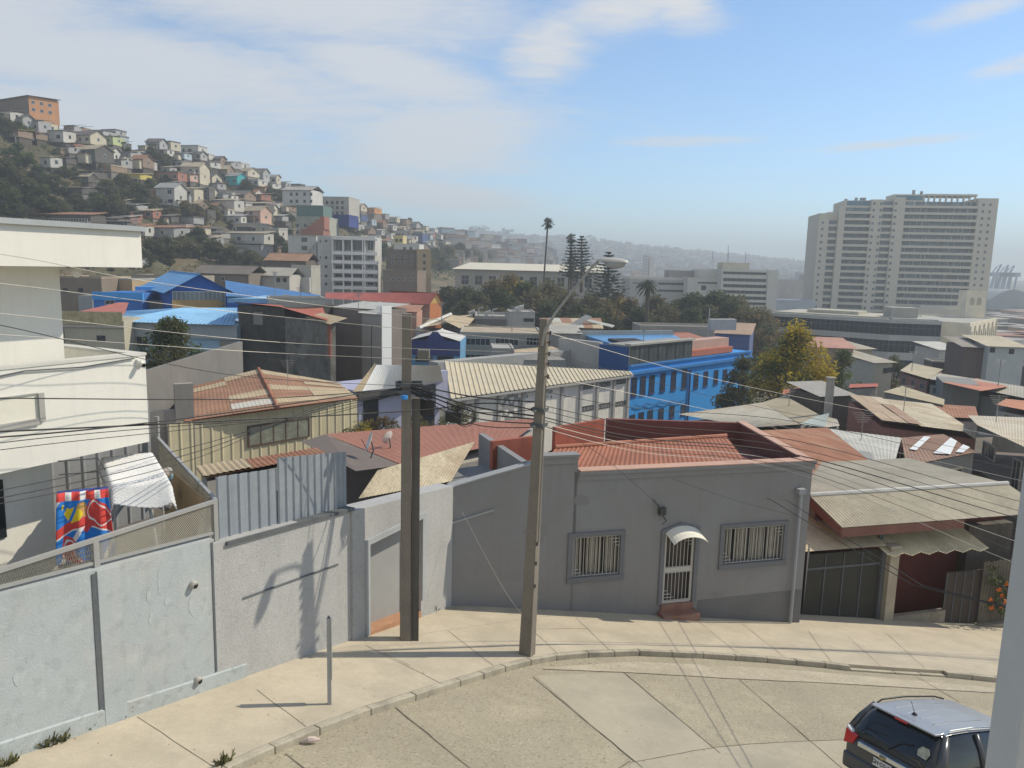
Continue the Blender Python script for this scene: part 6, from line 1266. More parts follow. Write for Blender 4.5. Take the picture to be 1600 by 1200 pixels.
    # brown old house further left and a grey shed
    o = Bld('brown_brick_house', 'long brown brick house with small windows, seen above the white terrace wall', 'house', 88, 434, 125, 158, 92, 9, -6, wcol((.25, .205, .16))); o.flat(rcol((.36, .31, .24)), .35, wcol((.36, .29, .21))); o.win(122, 450, 130, 457, cols=1, fm=M_FRD); o.win(98, 450, 106, 457, cols=1, fm=M_FRD)
    o = Bld('orange_wall_house', 'low house with orange tan wall right of the brown brick house', 'house', 158, 437, 130, 206, 92, 8, -6, wcol((.44, .33, .20))); o.flat(rcol((.38, .34, .28)), .3)
    o = Bld('grey_yard_shed', 'plain grey shed wall below the brown brick house', 'shed', 122, 462, 116, 144, 88, 4, -8, wcol((.36, .37, .36))); o.flat(rcol((.34, .33, .30)), 0)
blue_hall()
# ---- orange, navy and grey buildings in the middle
def centre():
    b = Bld('orange_building', 'salmon and orange building with long red roof and a yellow gable', 'building', 672, 474, 148, 690, 38, 26, -11, wcol((.50, .20, .085)), pxL=600)
    l = b.face('l'); M = MB(); l.box(M, 0, b.D, -11, b.zt, .001, .08); M.build('salmon_wall', wcol((.46, .25, .18)), b.root)
    M = MB(); r0 = at(505, 458, 158); r1 = at(672, 460, 150); M.sheet(at(508, 466, 152), l.p(b.D + .4, b.zt - .2, .5), b.fr.p(b.W * .5, b.zt + 2.0, .4), at(508, 457, 158), .5, .03); M.sheet(b.fr.p(b.W + .3, b.zt - .2, .4), b.fr.p(b.W + .3, b.zt - .2, -b.D), b.fr.p(b.W * .5, b.zt + 2, -b.D), b.fr.p(b.W * .5, b.zt + 2.0, .4), .5, .03); M.build('roof', rcol((.40, .12, .095)), b.root)
    M = MB(); M.q(b.fr.p(0, b.zt, .02), b.fr.p(b.W, b.zt, .02), b.fr.p(b.W * .5, b.zt + 1.9, .02)); M.build('yellow_gable', wcol((.58, .38, .13)), b.root)
    M = MB(); l.box(M, b.D * .80, b.D * .98, -11, b.zt - 3.2, .081, .6); M.build('cream_pilaster', wcol((.52, .40, .25)), b.root)
    b.win(630, 483, 640, 497, 'l', 1, fm=M_FRD); b.win(651, 483, 659, 497, 'l', 1, fm=M_FRD)
    x = Bld('salmon_link', 'salmon wall with sloped lean-to behind the tall pole', 'building', 613, 486, 130, 651, 92, 6, -11, wcol((.46, .26, .19))); x.shed(rcol((.36, .19, .13)), .8)
    n = Bld('navy_shop', 'navy blue shop with pedimented parapet and light blue ground floor', 'shop', 640, 531, 102, 719, 92, 8, -11, wcol((.13, .31, .50)))
    f = n.fr; M = MB(); z0 = n.zt - 2.0; u0, u1, um = n.W * .32, n.W * .72, n.W * .5
    M.hexa([f.p(0, z0, .06), f.p(n.W, z0, .06), f.p(n.W, n.zt, .06), f.p(u1, n.zt, .06), f.p(um + .3, n.zt + 1.2, .06), f.p(um - .3, n.zt + 1.2, .06), f.p(u0, n.zt, .06), f.p(0, n.zt, .06)], [f.p(0, z0, -.3), f.p(n.W, z0, -.3), f.p(n.W, n.zt, -.3), f.p(u1, n.zt, -.3), f.p(um + .3, n.zt + 1.2, -.3), f.p(um - .3, n.zt + 1.2, -.3), f.p(u0, n.zt, -.3), f.p(0, n.zt, -.3)])
    M.build('parapet', wcol((.055, .075, .22)), n.root); n.gable(rcol((.58, .57, .54)), .9, 'n', .0, .5)
    n.win(648, 556, 676, 566, cols=2, fm=M_FRD); n.win(683, 556, 709, 566, cols=2, fm=M_FRD)
    M = MB()
    for uu in (.3, n.W - .8): f.box(M, uu, uu + .5, -11, z0 - .01, .001, .15)
    M.build('pilaster', wcol((.15, .36, .56)), n.root)
    g = Bld('grey_office', 'two storey grey office with bands of dark windows and a flat tan roof', 'office', 719, 521, 112, 848, 88, 12, -11, wcol((.33, .32, .28))); g.flat(rcol((.44, .36, .26)), .25, wcol((.42, .40, .34)))
    for x0, x1, y0, y1, c in ((728, 766, 528, 540, 5), (774, 810, 528, 540, 5), (822, 844, 527, 540, 4), (727, 766, 553, 560, 5)): g.win(x0, y0, x1, y1, cols=c, fm=M_FRW)
    t = Bld('tan_roof_hall', 'hall with tan corrugated roof and white verge next to the navy shop', 'hall', 652, 525, 122, 735, 80, 16, -11, wcol((.36, .35, .32)))
    M = MB(); M.sheet(at(654, 512, 121), at(700, 505, 124), at(740, 491, 150), at(672, 498, 150), .5, .03); M.build('roof', M_TANR, t.root); M = MB(); M.sheet(at(692, 500, 124), at(725, 516, 122), at(742, 497, 140), at(706, 492, 140), .5, .03); M.build('roof_slope', rcol((.46, .37, .24)), t.root)
    M = MB(); M.tube([at(654, 513, 120), at(704, 491, 139)], .35, 5); M.build('verge', wcol((.55, .54, .5)), t.root)
    # plant rooms with ducts behind the office
    p = Bld('plant_house', 'low grey roof building crowded with white ducts and tanks', 'building', 742, 498, 150, 797, 88, 14, -12, wcol((.20, .19, .17))); p.flat(rcol((.35, .34, .3)), .6, wcol((.38, .37, .34)))
    for px, py, w_, h_ in ((735, 489, 1.2, 2.6), (760, 489, 1.0, 2.4), (748, 482, .3, 4), (770, 484, .3, 3.4)):
        M = MB(); c = at(px, py, 152); M.tube([V((c.x, c.y, p.zt)), c, c + V((.9, 0, .3))], w_ * .4, 8); M.build('duct', wcol((.46, .45, .42)), p.root)
    p = Bld('white_plant_room', 'pale stepped rooftop block beside the ducts, under the dark trees', 'building', 796, 489, 140, 836, 86, 8, -12, wcol((.44, .43, .39))); p.flat(rcol((.42, .41, .37)), .3); p.win(818, 497, 834, 503, cols=2, fm=M_FRD)
    for px, py in ((806, 482), (812, 480)):
        M = MB(); c = at(px, py, 142); M.tube([V((c.x, c.y, p.zt)), c, c + V((.8, 0, .1))], .4, 8); M.build('duct', wcol((.5, .49, .46)), p.root)
    s = Bld('ruined_roof_house', 'jumble of tan and red sheet roofs with loose panels right of the slim pole', 'house', 862, 511, 120, 942, 92, 8, -11, wcol((.24, .22, .19)))
    M = MB(); rr = random.Random(9)
    patch_roof(M, s.fr.p(-1, s.zt, .3), s.fr.p(s.W, s.zt, .3), at(938, 497, 134), at(842, 497, 134), 6, 2, rr, 3, .5, .04); M.build('roof', [M_TANR, M_BRNR, rcol((.5, .48, .42))], s.root)
    M = MB(); c = at(890, 508, 123); M.ob(c, V((2.6, 1, 1.6)), V((1, -.4, -.3)), V((0, 0, .1))); M.ob(at(905, 500, 124), V((5.5, 1, -1.2)), V((.6, 1.6, .2)), V((0, 0, .12))); M.build('loose_panel', rcol((.38, .38, .35)), s.root)
    s = Bld('grey_back_house', 'weathered grey house with lean roof between the office and the vivid blue building', 'house', 862, 520, 104, 907, 88, 8, -11, wcol((.30, .29, .265))); s.shed(rcol((.4, .38, .33)), .6)
    s.win(888, 532, 900, 540, cols=2, fm=M_FRD)
    s = Bld('tan_cover_shed', 'small shed with sagging tan cover in front of the grey office', 'shed', 806, 562, 90, 884, 80, 6, -10, wcol((.28, .27, .25))); M = MB(); M.sheet(at(804, 556, 89), at(884, 549, 96), at(862, 541, 102), at(803, 546, 100), .6, .03); M.build('roof', M_TANR, s.root)
    s = Bld('grey_cube_house', 'pale grey windowless block in front of the grey office', 'building', 770, 546, 98, 803, 86, 6, -10, wcol((.36, .36, .34))); s.flat(rcol((.4, .39, .36)), .2); 
    M = MB(); M.sheet(at(772, 567, 90), at(806, 567, 90), at(800, 557, 94), at(776, 560, 94), .5, .03); tag(M.build('rubble_roof', M_TANR), 'small broken tan roof sheet lying before the pale grey block', 'roof sheet', kind='thing')
centre()
# ---- vivid blue corner building
def vivid_blue():
    vb = mat('m_vivid_blue', (.035, .30, .72), rough=.75, var=.06, scale=.4, streak=.12)
    b = Bld('vivid_blue_building', 'vivid blue corner building with tall dark framed windows and a glazed roof storey', 'building', 985, 572, 90, 1172, 44.5, 10, -13, vb, pxL=935)
    f = b.fr; az = 44.5
    fm = mat('m_navy_frame', (.035, .05, .14), rough=.6, var=.1)
    def W(xc, y0, y1, hw):
        u, v1 = b.uv(xc, y0); _, v0 = b.uv(xc, y1); window(b.root, f, u - hw, u + hw, v0, v1, fm, M_GLASS, 2, 3, .09, .07, sill=True)
    for xc, y0, y1 in ((991, 590, 619), (1005, 588, 616), (1019, 586, 614), (1036, 583, 611), (1053, 580, 609), (1070, 577, 606), (1088, 583, 606), (1103, 580, 603), (1119, 578, 600), (1133, 577, 597), (1147, 576, 595)): W(xc, y0, y1, .54)
    for xc, y0, y1 in ((988, 648, 668), (1002, 644, 664), (1016, 641, 661), (1033, 638, 656), (1050, 634, 652), (1068, 631, 648)): W(xc, y0, y1, .54)
    M = MB(); u0, v0 = b.uv(986, 583); u1 = b.W; dz = b.zt - v0
    f.box(M, -.1, u1 + .1, v0 - .18, v0 + .18, .001, .35); f.box(M, -.1, u1 + .1, b.zt - .12, b.zt + .1, -.2, .2); M.build('cornice', wcol((.04, .20, .50)), b.root)
    M = MB(); uq = b.uv(1076, 600)[0]; M.tube([f.p(uq, -13, .15), f.p(uq, b.zt - 1.5, .15)], .12, 6); M.build('downpipe', wcol((.03, .07, .22)), b.root)
    # garland of cable and letters between the floors: a thin dark scalloped line
    M = MB(); pts = []
    for k in range(25): u, v = b.uv(lerp(990, 1068, k / 24), lerp(632, 624, k / 24)); pts.append(f.p(u, v - .28 * abs(sin(k / 24 * pi * 4)), .2))
    M.tube(pts, .05, 5); M.build('light_garland', wcol((.03, .06, .16)), b.root)
    # left side with navy panel and pale pier
    l = b.face('l'); D = b.D
    M = MB(); l.box(M, D * .02, D - .3, b.zt - 4, b.zt + 2.2, .001, .12); M.build('navy_panel', wcol((.025, .09, .26)), b.root)
    M = MB(); l.box(M, -6.5, D * .02 - .01, -13, b.zt + 2.4, -.6, .1); M.build('pale_side', wcol((.42, .41, .38)), b.root)
    # glazed storey along the front
    ug = b.uv(1081, 570)[0]; zg = b.zt + 2.4
    gl = mat('m_grey_glazing', (.09, .11, .11), rough=.2, var=.4, scale=.5, spec=.5)
    M = MB(); f.box(M, 0, ug, b.zt + .101, zg, -3.5, -.15); M.build('glazed_storey', wcol((.3, .3, .28)), b.root)
    for k in range(7): window(b.root, f, ug * k / 7 + .05, ug * (k + 1) / 7 - .05, b.zt + .2, zg - .15, M_FRD, gl, 2, 2, .09, .08, inset=.15)
    M = MB(); f.box(M, -.3, ug + .3, zg + .001, zg + .22, -.7, .15); M.build('eave', wcol((.40, .39, .35)), b.root)
    # blue roof deck behind, with pale parapet
    ra, rb, rc, rd = f.p(0, zg - .35, -.7), f.p(ug + .1, zg - .35, -.7), atz(1052, 523, zg - .2), atz(915, 524, zg - .2)
    M = MB(); M.hexa([ra, rb, rc, rd], [p - V((0, 0, .4)) for p in (ra, rb, rc, rd)]); M.build('roof', mat('m_blue_deck', (.10, .27, .52), rough=.35, var=.08, scale=.4), b.root)
    M = MB(); t = (rc - rd).normalized(); nn = V((-t.y, t.x, 0)) * .4; M.ob(rd - t * 1 - V((0, 0, 1.4)), (rc - rd) + t, nn, V((0, 0, 2.0))); M.build('rear_parapet', wcol((.42, .40, .35)), b.root)
    M = MB(); cpt = rd.lerp(rc, .1).lerp(ra, .45); M.ob(cpt + V((0, 0, .05)), (rc - rd) * .28, (ra - rd) * .3, V((0, 0, .25))); M.build('roof_hatch', M_DARKIN, b.root)
    # pink wall and red roof pieces on the right half
    M = MB(); f.box(M, ug + .4, b.uv(1150, 560)[0], b.zt + .101, b.zt + .9, -3, -.6); M.build('red_strip', rcol((.46, .15, .09)), b.root)
    M = MB(); f.box(M, ug + .4, b.uv(1149, 560)[0], b.zt + .901, b.zt + 2.1, -3.2, -1.2); M.build('pink_wall', wcol((.50, .33, .27)), b.root)
    b2 = Bld('red_roof_row', 'red and brown low roofs behind the vivid blue building', 'house', 1052, 537, 118, 1120, 60, 14, -12, wcol((.34, .26, .22))); b2.gable(rcol((.38, .17, .12)), .9, 'u', .4, .5)
    b3 = Bld('blue_gable_house', 'dusky blue walled house with rust roof, left of the yellow tree', 'house', 1118, 520, 122, 1172, 110, 12, -12, wcol((.11, .14, .27))); b3.shed(rcol((.38, .27, .19)), 1.0)
    M = MB(); c = at(1109, 516, 112); c2 = at(1150, 516, 112); M.ob(V((c.x, c.y, c.z)), c2 - c, V((0, 1.5, 0)), V((0, 0, at(1110, 499, 112).z - c.z))); M.tube([V((c.x - .2, c.y, c.z - 4)), V((c.x - .2, c.y, c.z + 3.3))], .08, 5); tag(M.build('rooftop_panel', wcol((.43, .43, .42))), 'plain pale grey billboard box on a roof, with a thin mast', 'billboard')
    b4 = Bld('far_parapet_row', 'long low grey roofs with vents between the trees and the vivid blue building', 'building', 1000, 512, 150, 1175, 88, 8, -13, wcol((.33, .31, .28))); b4.flat(rcol((.34, .3, .25)), .5, wcol((.36, .34, .3)))
    return b
vivid_blue()
# ================================================================== trees
def leaf_mat(name, c, var=.45, sc_=.5):
    M = mat(name, c, rough=.75, var=var, scale=sc_, spec=.2); nt = M.node_tree; bs = nt.nodes['Principled BSDF']; src = bs.inputs['Base Color'].links[0].from_socket
    tr = nt.nodes.new('ShaderNodeBsdfTranslucent'); nt.links.new(src, tr.inputs[0]); mx = nt.nodes.new('ShaderNodeMixShader'); mx.inputs[0].default_value = .45
    nt.links.new(bs.outputs[0], mx.inputs[1]); nt.links.new(tr.outputs[0], mx.inputs[2]); nt.links.new(mx.outputs[0], nt.nodes['Material Output'].inputs[0]); return M
LEAF = {'dark': leaf_mat('m_leaf_dark', (.095, .11, .055)), 'olive': leaf_mat('m_leaf_olive', (.165, .16, .075)), 'brown': leaf_mat('m_leaf_brown', (.23, .175, .085)), 'yellow': leaf_mat('m_leaf_yellow', (.50, .38, .045)), 'green': leaf_mat('m_leaf_green', (.13, .17, .06)), 'conifer': leaf_mat('m_leaf_conifer', (.045, .062, .045)), 'palm': leaf_mat('m_leaf_palm', (.08, .10, .05))}
BARK = mat('m_bark', (.12, .095, .07), var=.3, scale=3)
def crown_mesh(rnd, H, Rr, nclump, nleaf, size, squash=1.0, mats=1):
    M = MB(); cl = []
    for k in range(nclump):
        t = rnd.random(); a = rnd.uniform(0, 6.28); z = H * (.30 + .62 * t); w = sin(min(1, .22 + .85 * t) * pi) ** .6; r = Rr * w * sqrt(rnd.random()) * .85
        cl.append((V((r * cos(a), r * sin(a), z)), Rr * rnd.uniform(.2, .42)))
    for c, r in cl: leafy(M, c, r, nleaf, size, rnd, rnd.randrange(mats), .8)
    return M, cl
def make_tree(name, label, cat, loc, H, Rr, leafs, rnd, nclump=26, nleaf=110, size=.28, trunk=.045, group=None):
    root = thing(name, label, cat, loc, group)
    M, cl = crown_mesh(rnd, H, Rr, nclump, nleaf, size, mats=len(leafs)); M.v = [p + V(loc) for p in M.v]
    M.build('crown', [LEAF[k] for k in leafs], root)
    T = MB(); L = V(loc); top = L + V((rnd.uniform(-.1, .1) * Rr, rnd.uniform(-.1, .1) * Rr, H * .62)); T.tube([L - V((0, 0, .8)), L.lerp(top, .45) + V((rnd.uniform(-.3, .3), 0, 0)), top], [H * trunk, H * trunk * .75, H * trunk * .3], 8)
    for c, r in cl[::2]:
        s = L.lerp(top, rnd.uniform(.3, .95)); T.tube([s, s.lerp(L + c, .5) + V((0, 0, -.05 * H)), L + c], [H * trunk * .3, H * trunk * .2, H * trunk * .06], 5)
    T.build('trunk', BARK, root); return root
def trees():
    rnd = random.Random(31)
    # big yellow tree by the vivid blue building
    g = at(1215, 640, 86); g.z = -11
    make_tree('yellow_tree', 'large yellow green autumn tree at the end of the vivid blue building', 'tree', at(1238, 620, 84) * 1 - V((0, 0, at(1238, 620, 84).z + 11.0)), at(1225, 500, 84).z + 11.2, 5.0, ['yellow', 'yellow', 'olive', 'green'], rnd, 70, 230, .21)
    l = at(1160, 600, 92); l.z = -11.5; make_tree('dark_tree', 'dark green tree between the vivid blue facade and the yellow tree', 'tree', l, at(1160, 548, 92).z + 11.5, 3.6, ['dark', 'olive', 'olive'], rnd, 34, 150, .22)
    l = at(1316, 590, 100); l.z = -12; make_tree('green_tree', 'dull green tree to the right of the yellow tree before the cream houses', 'tree', l, at(1316, 541, 100).z + 12, 4.0, ['olive', 'green'], rnd, 30, 130, .24)
    l = at(1268, 600, 84); l.z = -10; make_tree('yellow_shrub_tree', 'low yellow green shrub tree at the right foot of the yellow tree', 'tree', l, at(1268, 576, 84).z + 10, 4.2, ['yellow', 'green'], rnd, 26, 120, .22)
    l = at(1394, 590, 118); l.z = -12; make_tree('grey_tree', 'greyish tree in front of the dark glass building', 'tree', l, at(1394, 552, 118).z + 12, 3.0, ['dark', 'olive'], rnd, 18, 90, .24)
    # shaggy tree behind the white house
    l = at(272, 600, 66); l.z = -7; make_tree('shaggy_tree', 'shaggy olive green tree in front of the pale blue building', 'tree', l, at(272, 489, 66).z + 7, 3.9, ['olive', 'green', 'dark'], rnd, 60, 170, .17)
    l = at(580, 473, 118); l.z = -10; make_tree('roof_tree', 'small dark round tree in front of the long red roof', 'tree', l, at(580, 459, 118).z + 10, 2.2, ['dark', 'olive'], rnd, 16, 110, .2)
    # dry bushes between the workshop and the red roof
    for px, py, Y, r, k, lab in ((566, 690, 42, 2.0, ['olive', 'yellow'], 'dry yellowish bush at the right end of the cream workshop'), (600, 672, 44, 1.6, ['olive', 'brown'], 'dry bush between the dishes and the lilac doorway'), (668, 672, 43, 1.7, ['brown', 'olive'], 'reddish brown dry bush right of the thick pole'), (716, 650, 52, 1.7, ['green', 'olive'], 'pale green bush under the hanging cable coil'), (650, 664, 47, 1.3, ['olive', 'brown'], 'small dry bush behind the thick pole')):
        l = at(px, py, Y); h = r * 2.1; l.z -= r * 1.5; make_tree('dry_bush', lab, 'bush', l, h, r, k, rnd, 16, 120, .09, .02, 'dry bushes by the lilac house')
    # tree belt of the park
    protos = []
    for i, (ks, H, Rr) in enumerate(((['dark', 'olive'], 13, 6), (['olive', 'brown'], 12, 6), (['brown', 'olive', 'yellow'], 13, 6.5), (['green', 'dark'], 12, 5.5), (['dark', 'dark', 'green'], 11, 6.5), (['brown', 'dark'], 12, 5))):
        protos.append(None)
    kinds = [('dark evergreen', ['dark', 'olive']), ('olive', ['olive', 'brown']), ('russet', ['brown', 'olive', 'yellow']), ('mid green', ['green', 'dark']), ('blackish green', ['dark', 'dark', 'green']), ('brownish', ['brown', 'dark'])]
    spots = [(700, 443, 205, 0, 12), (728, 448, 200, 4, 11), (745, 452, 190, 0, 12), (770, 440, 196, 5, 12), (800, 424, 205, 2, 14), (783, 450, 180, 3, 12), (822, 440, 190, 4, 13), (838, 452, 182, 1, 13), (862, 438, 196, 1, 13), (884, 455, 186, 1, 12), (858, 472, 172, 4, 10), (815, 474, 172, 4, 10), (780, 476, 172, 0, 10), (750, 478, 170, 1, 10), (905, 470, 176, 0, 11), (925, 458, 190, 1, 12), (948, 470, 180, 1, 11), (930, 485, 172, 3, 9), (965, 455, 200, 2, 12), (985, 466, 190, 5, 11), (1000, 480, 178, 4, 10), (1025, 462, 195, 5, 11), (1045, 475, 185, 1, 11), (1062, 464, 195, 0, 11), (1085, 458, 190, 3, 12), (1082, 480, 176, 4, 10), (1108, 472, 182, 0, 11), (1122, 455, 190, 3, 13), (1145, 468, 184, 3, 11), (1152, 462, 192, 1, 11), (1165, 480, 176, 1, 10), (1182, 490, 172, 5, 9), (1030, 492, 170, 0, 8), (893, 500, 160, 3, 6), (905, 492, 162, 3, 8), (1190, 480, 180, 1, 9), (960, 495, 170, 0, 8), (725, 465, 186, 0, 10)]
    seen = {}
    where = ['']
    for px, py, Y, k, H in spots:
        top = at(px, py, Y); base = -15.0; Hh = top.z - base
        nm, ks = kinds[k]; key = (k,)
        if key not in seen:
            r = make_tree('park_tree', '', 'tree', V((top.x, top.y, base)), 16.0, 6.4, ks, rnd, 40, 150, .42, .02, 'trees of the park belt'); seen[key] = r
        else: r = copy_tree(seen[key], None, V((top.x, top.y, base)))
        s = Hh / 16.0; r.scale = (s * rnd.uniform(.85, 1.1), s * rnd.uniform(.85, 1.1), s); r.rotation_euler = (0, 0, rnd.uniform(0, 6.28)); r['_px'] = px; r['_k'] = nm; r['_py'] = py; PARK.append(r)
PARK = []
trees()
NUM = ['leftmost', 'second from left', 'third from left', 'fourth from left', 'fifth from left', 'sixth from left', 'seventh from left', 'eighth from left', 'ninth from left', 'tenth from left', 'eleventh from left', 'twelfth from left', 'thirteenth from left', 'fourteenth from left', 'fifteenth from left', 'sixteenth from left', 'seventeenth from left', 'eighteenth from left', 'nineteenth from left', 'twentieth from left']
for nm in sorted(set(r['_k'] for r in PARK)):
    g_ = sorted([r for r in PARK if r['_k'] == nm], key=lambda r: r['_px'])
    for i, r in enumerate(g_): r['label'] = '%s tree in the park belt, %s of its colour' % (nm, NUM[i])
for r in PARK:
    for k in ('_px', '_k', '_py'): del r[k]
def palms():
    rnd = random.Random(5)
    def fan_palm(px, pyb, pyt, Y, lab, lean, R):
        t = at(px + lean, pyt, Y); b = at(px, pyb, Y); b.z = min(b.z, -13); root = thing('fan_palm', lab, 'palm', b, 'tall fan palms'); M = MB(); pts = [b, b.lerp(t, .5) + V((-.25, 0, 0)), t]; M.tube(pts, [.32, .24, .22], 8); M.build('trunk', BARK, root)
        M = MB()
        for k in range(70):
            el = rnd.uniform(-1.2, 1.4); a = rnd.uniform(0, 6.28); d = V((cos(a) * cos(el), sin(a) * cos(el), sin(el))); L = R * rnd.uniform(.7, 1.1) * (1 if el > -.4 else .9); e = t + d * L * .55; sd2 = d.cross(V((0, 0, 1))); sd2 = sd2.normalized() if sd2.length > .1 else V((1, 0, 0))
            M.tube([t, e], .03, 3, cap=False)
            for j in range(9):
                w = (j - 4) / 4; tip = e + (d * cos(w * 1.2) + sd2 * sin(w * 1.2)) * L * .5 - V((0, 0, .12 * L * (1 + abs(w)))); q = sd2 * .05 + d.cross(sd2) * .05; M.q(e - q, e + q, tip)
        M.build('crown', LEAF['palm'], root)
    fan_palm(848, 440, 349, 215, 'tall slender fan palm standing alone above the pale park roof', 8, 2.0)
    fan_palm(889, 425, 373, 225, 'shorter fan palm directly left of the big tiered conifer', 4, 2.0)
    def conifer(px, pyt, pyb, Y, R, lab, n):
        t = at(px, pyt, Y); b = at(px, pyb, Y); root = thing('tiered_conifer', lab, 'tree', b, 'tiered conifers of the park'); M = MB(); M.tube([V((b.x, b.y, b.z - 3)), t], [.5, .08], 7); M.build('trunk', BARK, root); M = MB(); H = t.z - b.z
        for i in range(n):
            f = i / (n - 1); z = b.z + H * (.08 + .9 * f); r = R * (1 - f) ** .75 + .35; m_ = 7
            for j in range(m_):
                a = 2 * pi * j / m_ + i * .7 + rnd.uniform(-.2, .2); d = V((cos(a), sin(a), 0)); c = V((t.x, t.y, z)); L = r * rnd.uniform(.75, 1.05)
                for k in range(16):
                    s = rnd.uniform(.12, 1); p = c + d * L * s + V((0, 0, .12 * L * s * s)) + V((rnd.gauss(0, .12), rnd.gauss(0, .12), rnd.gauss(0, .08))) * (1 + .2 * L); q = V((-d.y, d.x, 0)) * rnd.choice((-1, 1)); tip = p + (d * .6 + q * .8).normalized() * (.35 + .10 * L) + V((0, 0, .12)); wv = V((0, 0, .10)) + d * .08; M.q(p - wv, p + wv, tip + wv * .5, tip - wv * .5)
        M.build('crown', LEAF['conifer'], root)
    conifer(909, 369, 440, 215, 5.2, 'large dark tiered conifer right of the shorter fan palm', 15)
    conifer(951, 394, 470, 185, 5.0, 'dark tiered conifer below the street lamp head', 15)
    conifer(893, 378, 436, 224, 3.4, 'slimmer tiered conifer behind the shorter fan palm', 12)
    c = at(1013, 446, 172); b = V((c.x, c.y, -14)); root = thing('date_palm', 'squat date palm with a round crown of arching fronds', 'palm', b); M = MB(); M.tube([b, c], [.5, .42], 8); M.build('trunk', BARK, root); M = MB()
    for k in range(75):
        a = rnd.uniform(0, 6.28); el = rnd.uniform(-.45, 1.3); L = rnd.uniform(2.4, 3.2); d = V((cos(a) * cos(el), sin(a) * cos(el), sin(el))); prev = c
        for j in range(1, 7):
            p = c + d * L * j / 6 - V((0, 0, .9 * (j / 6) ** 2.2 * L * .6)); s = (p - prev).cross(V((0, 0, 1))); s = s.normalized() * .16 if s.length > .01 else V((.16, 0, 0)); M.q(prev - s, prev, p, p - s - V((0, 0, .1))); M.q(prev, prev + s, p + s - V((0, 0, .1)), p); prev = p
    M.build('crown', LEAF['palm'], root)
palms()
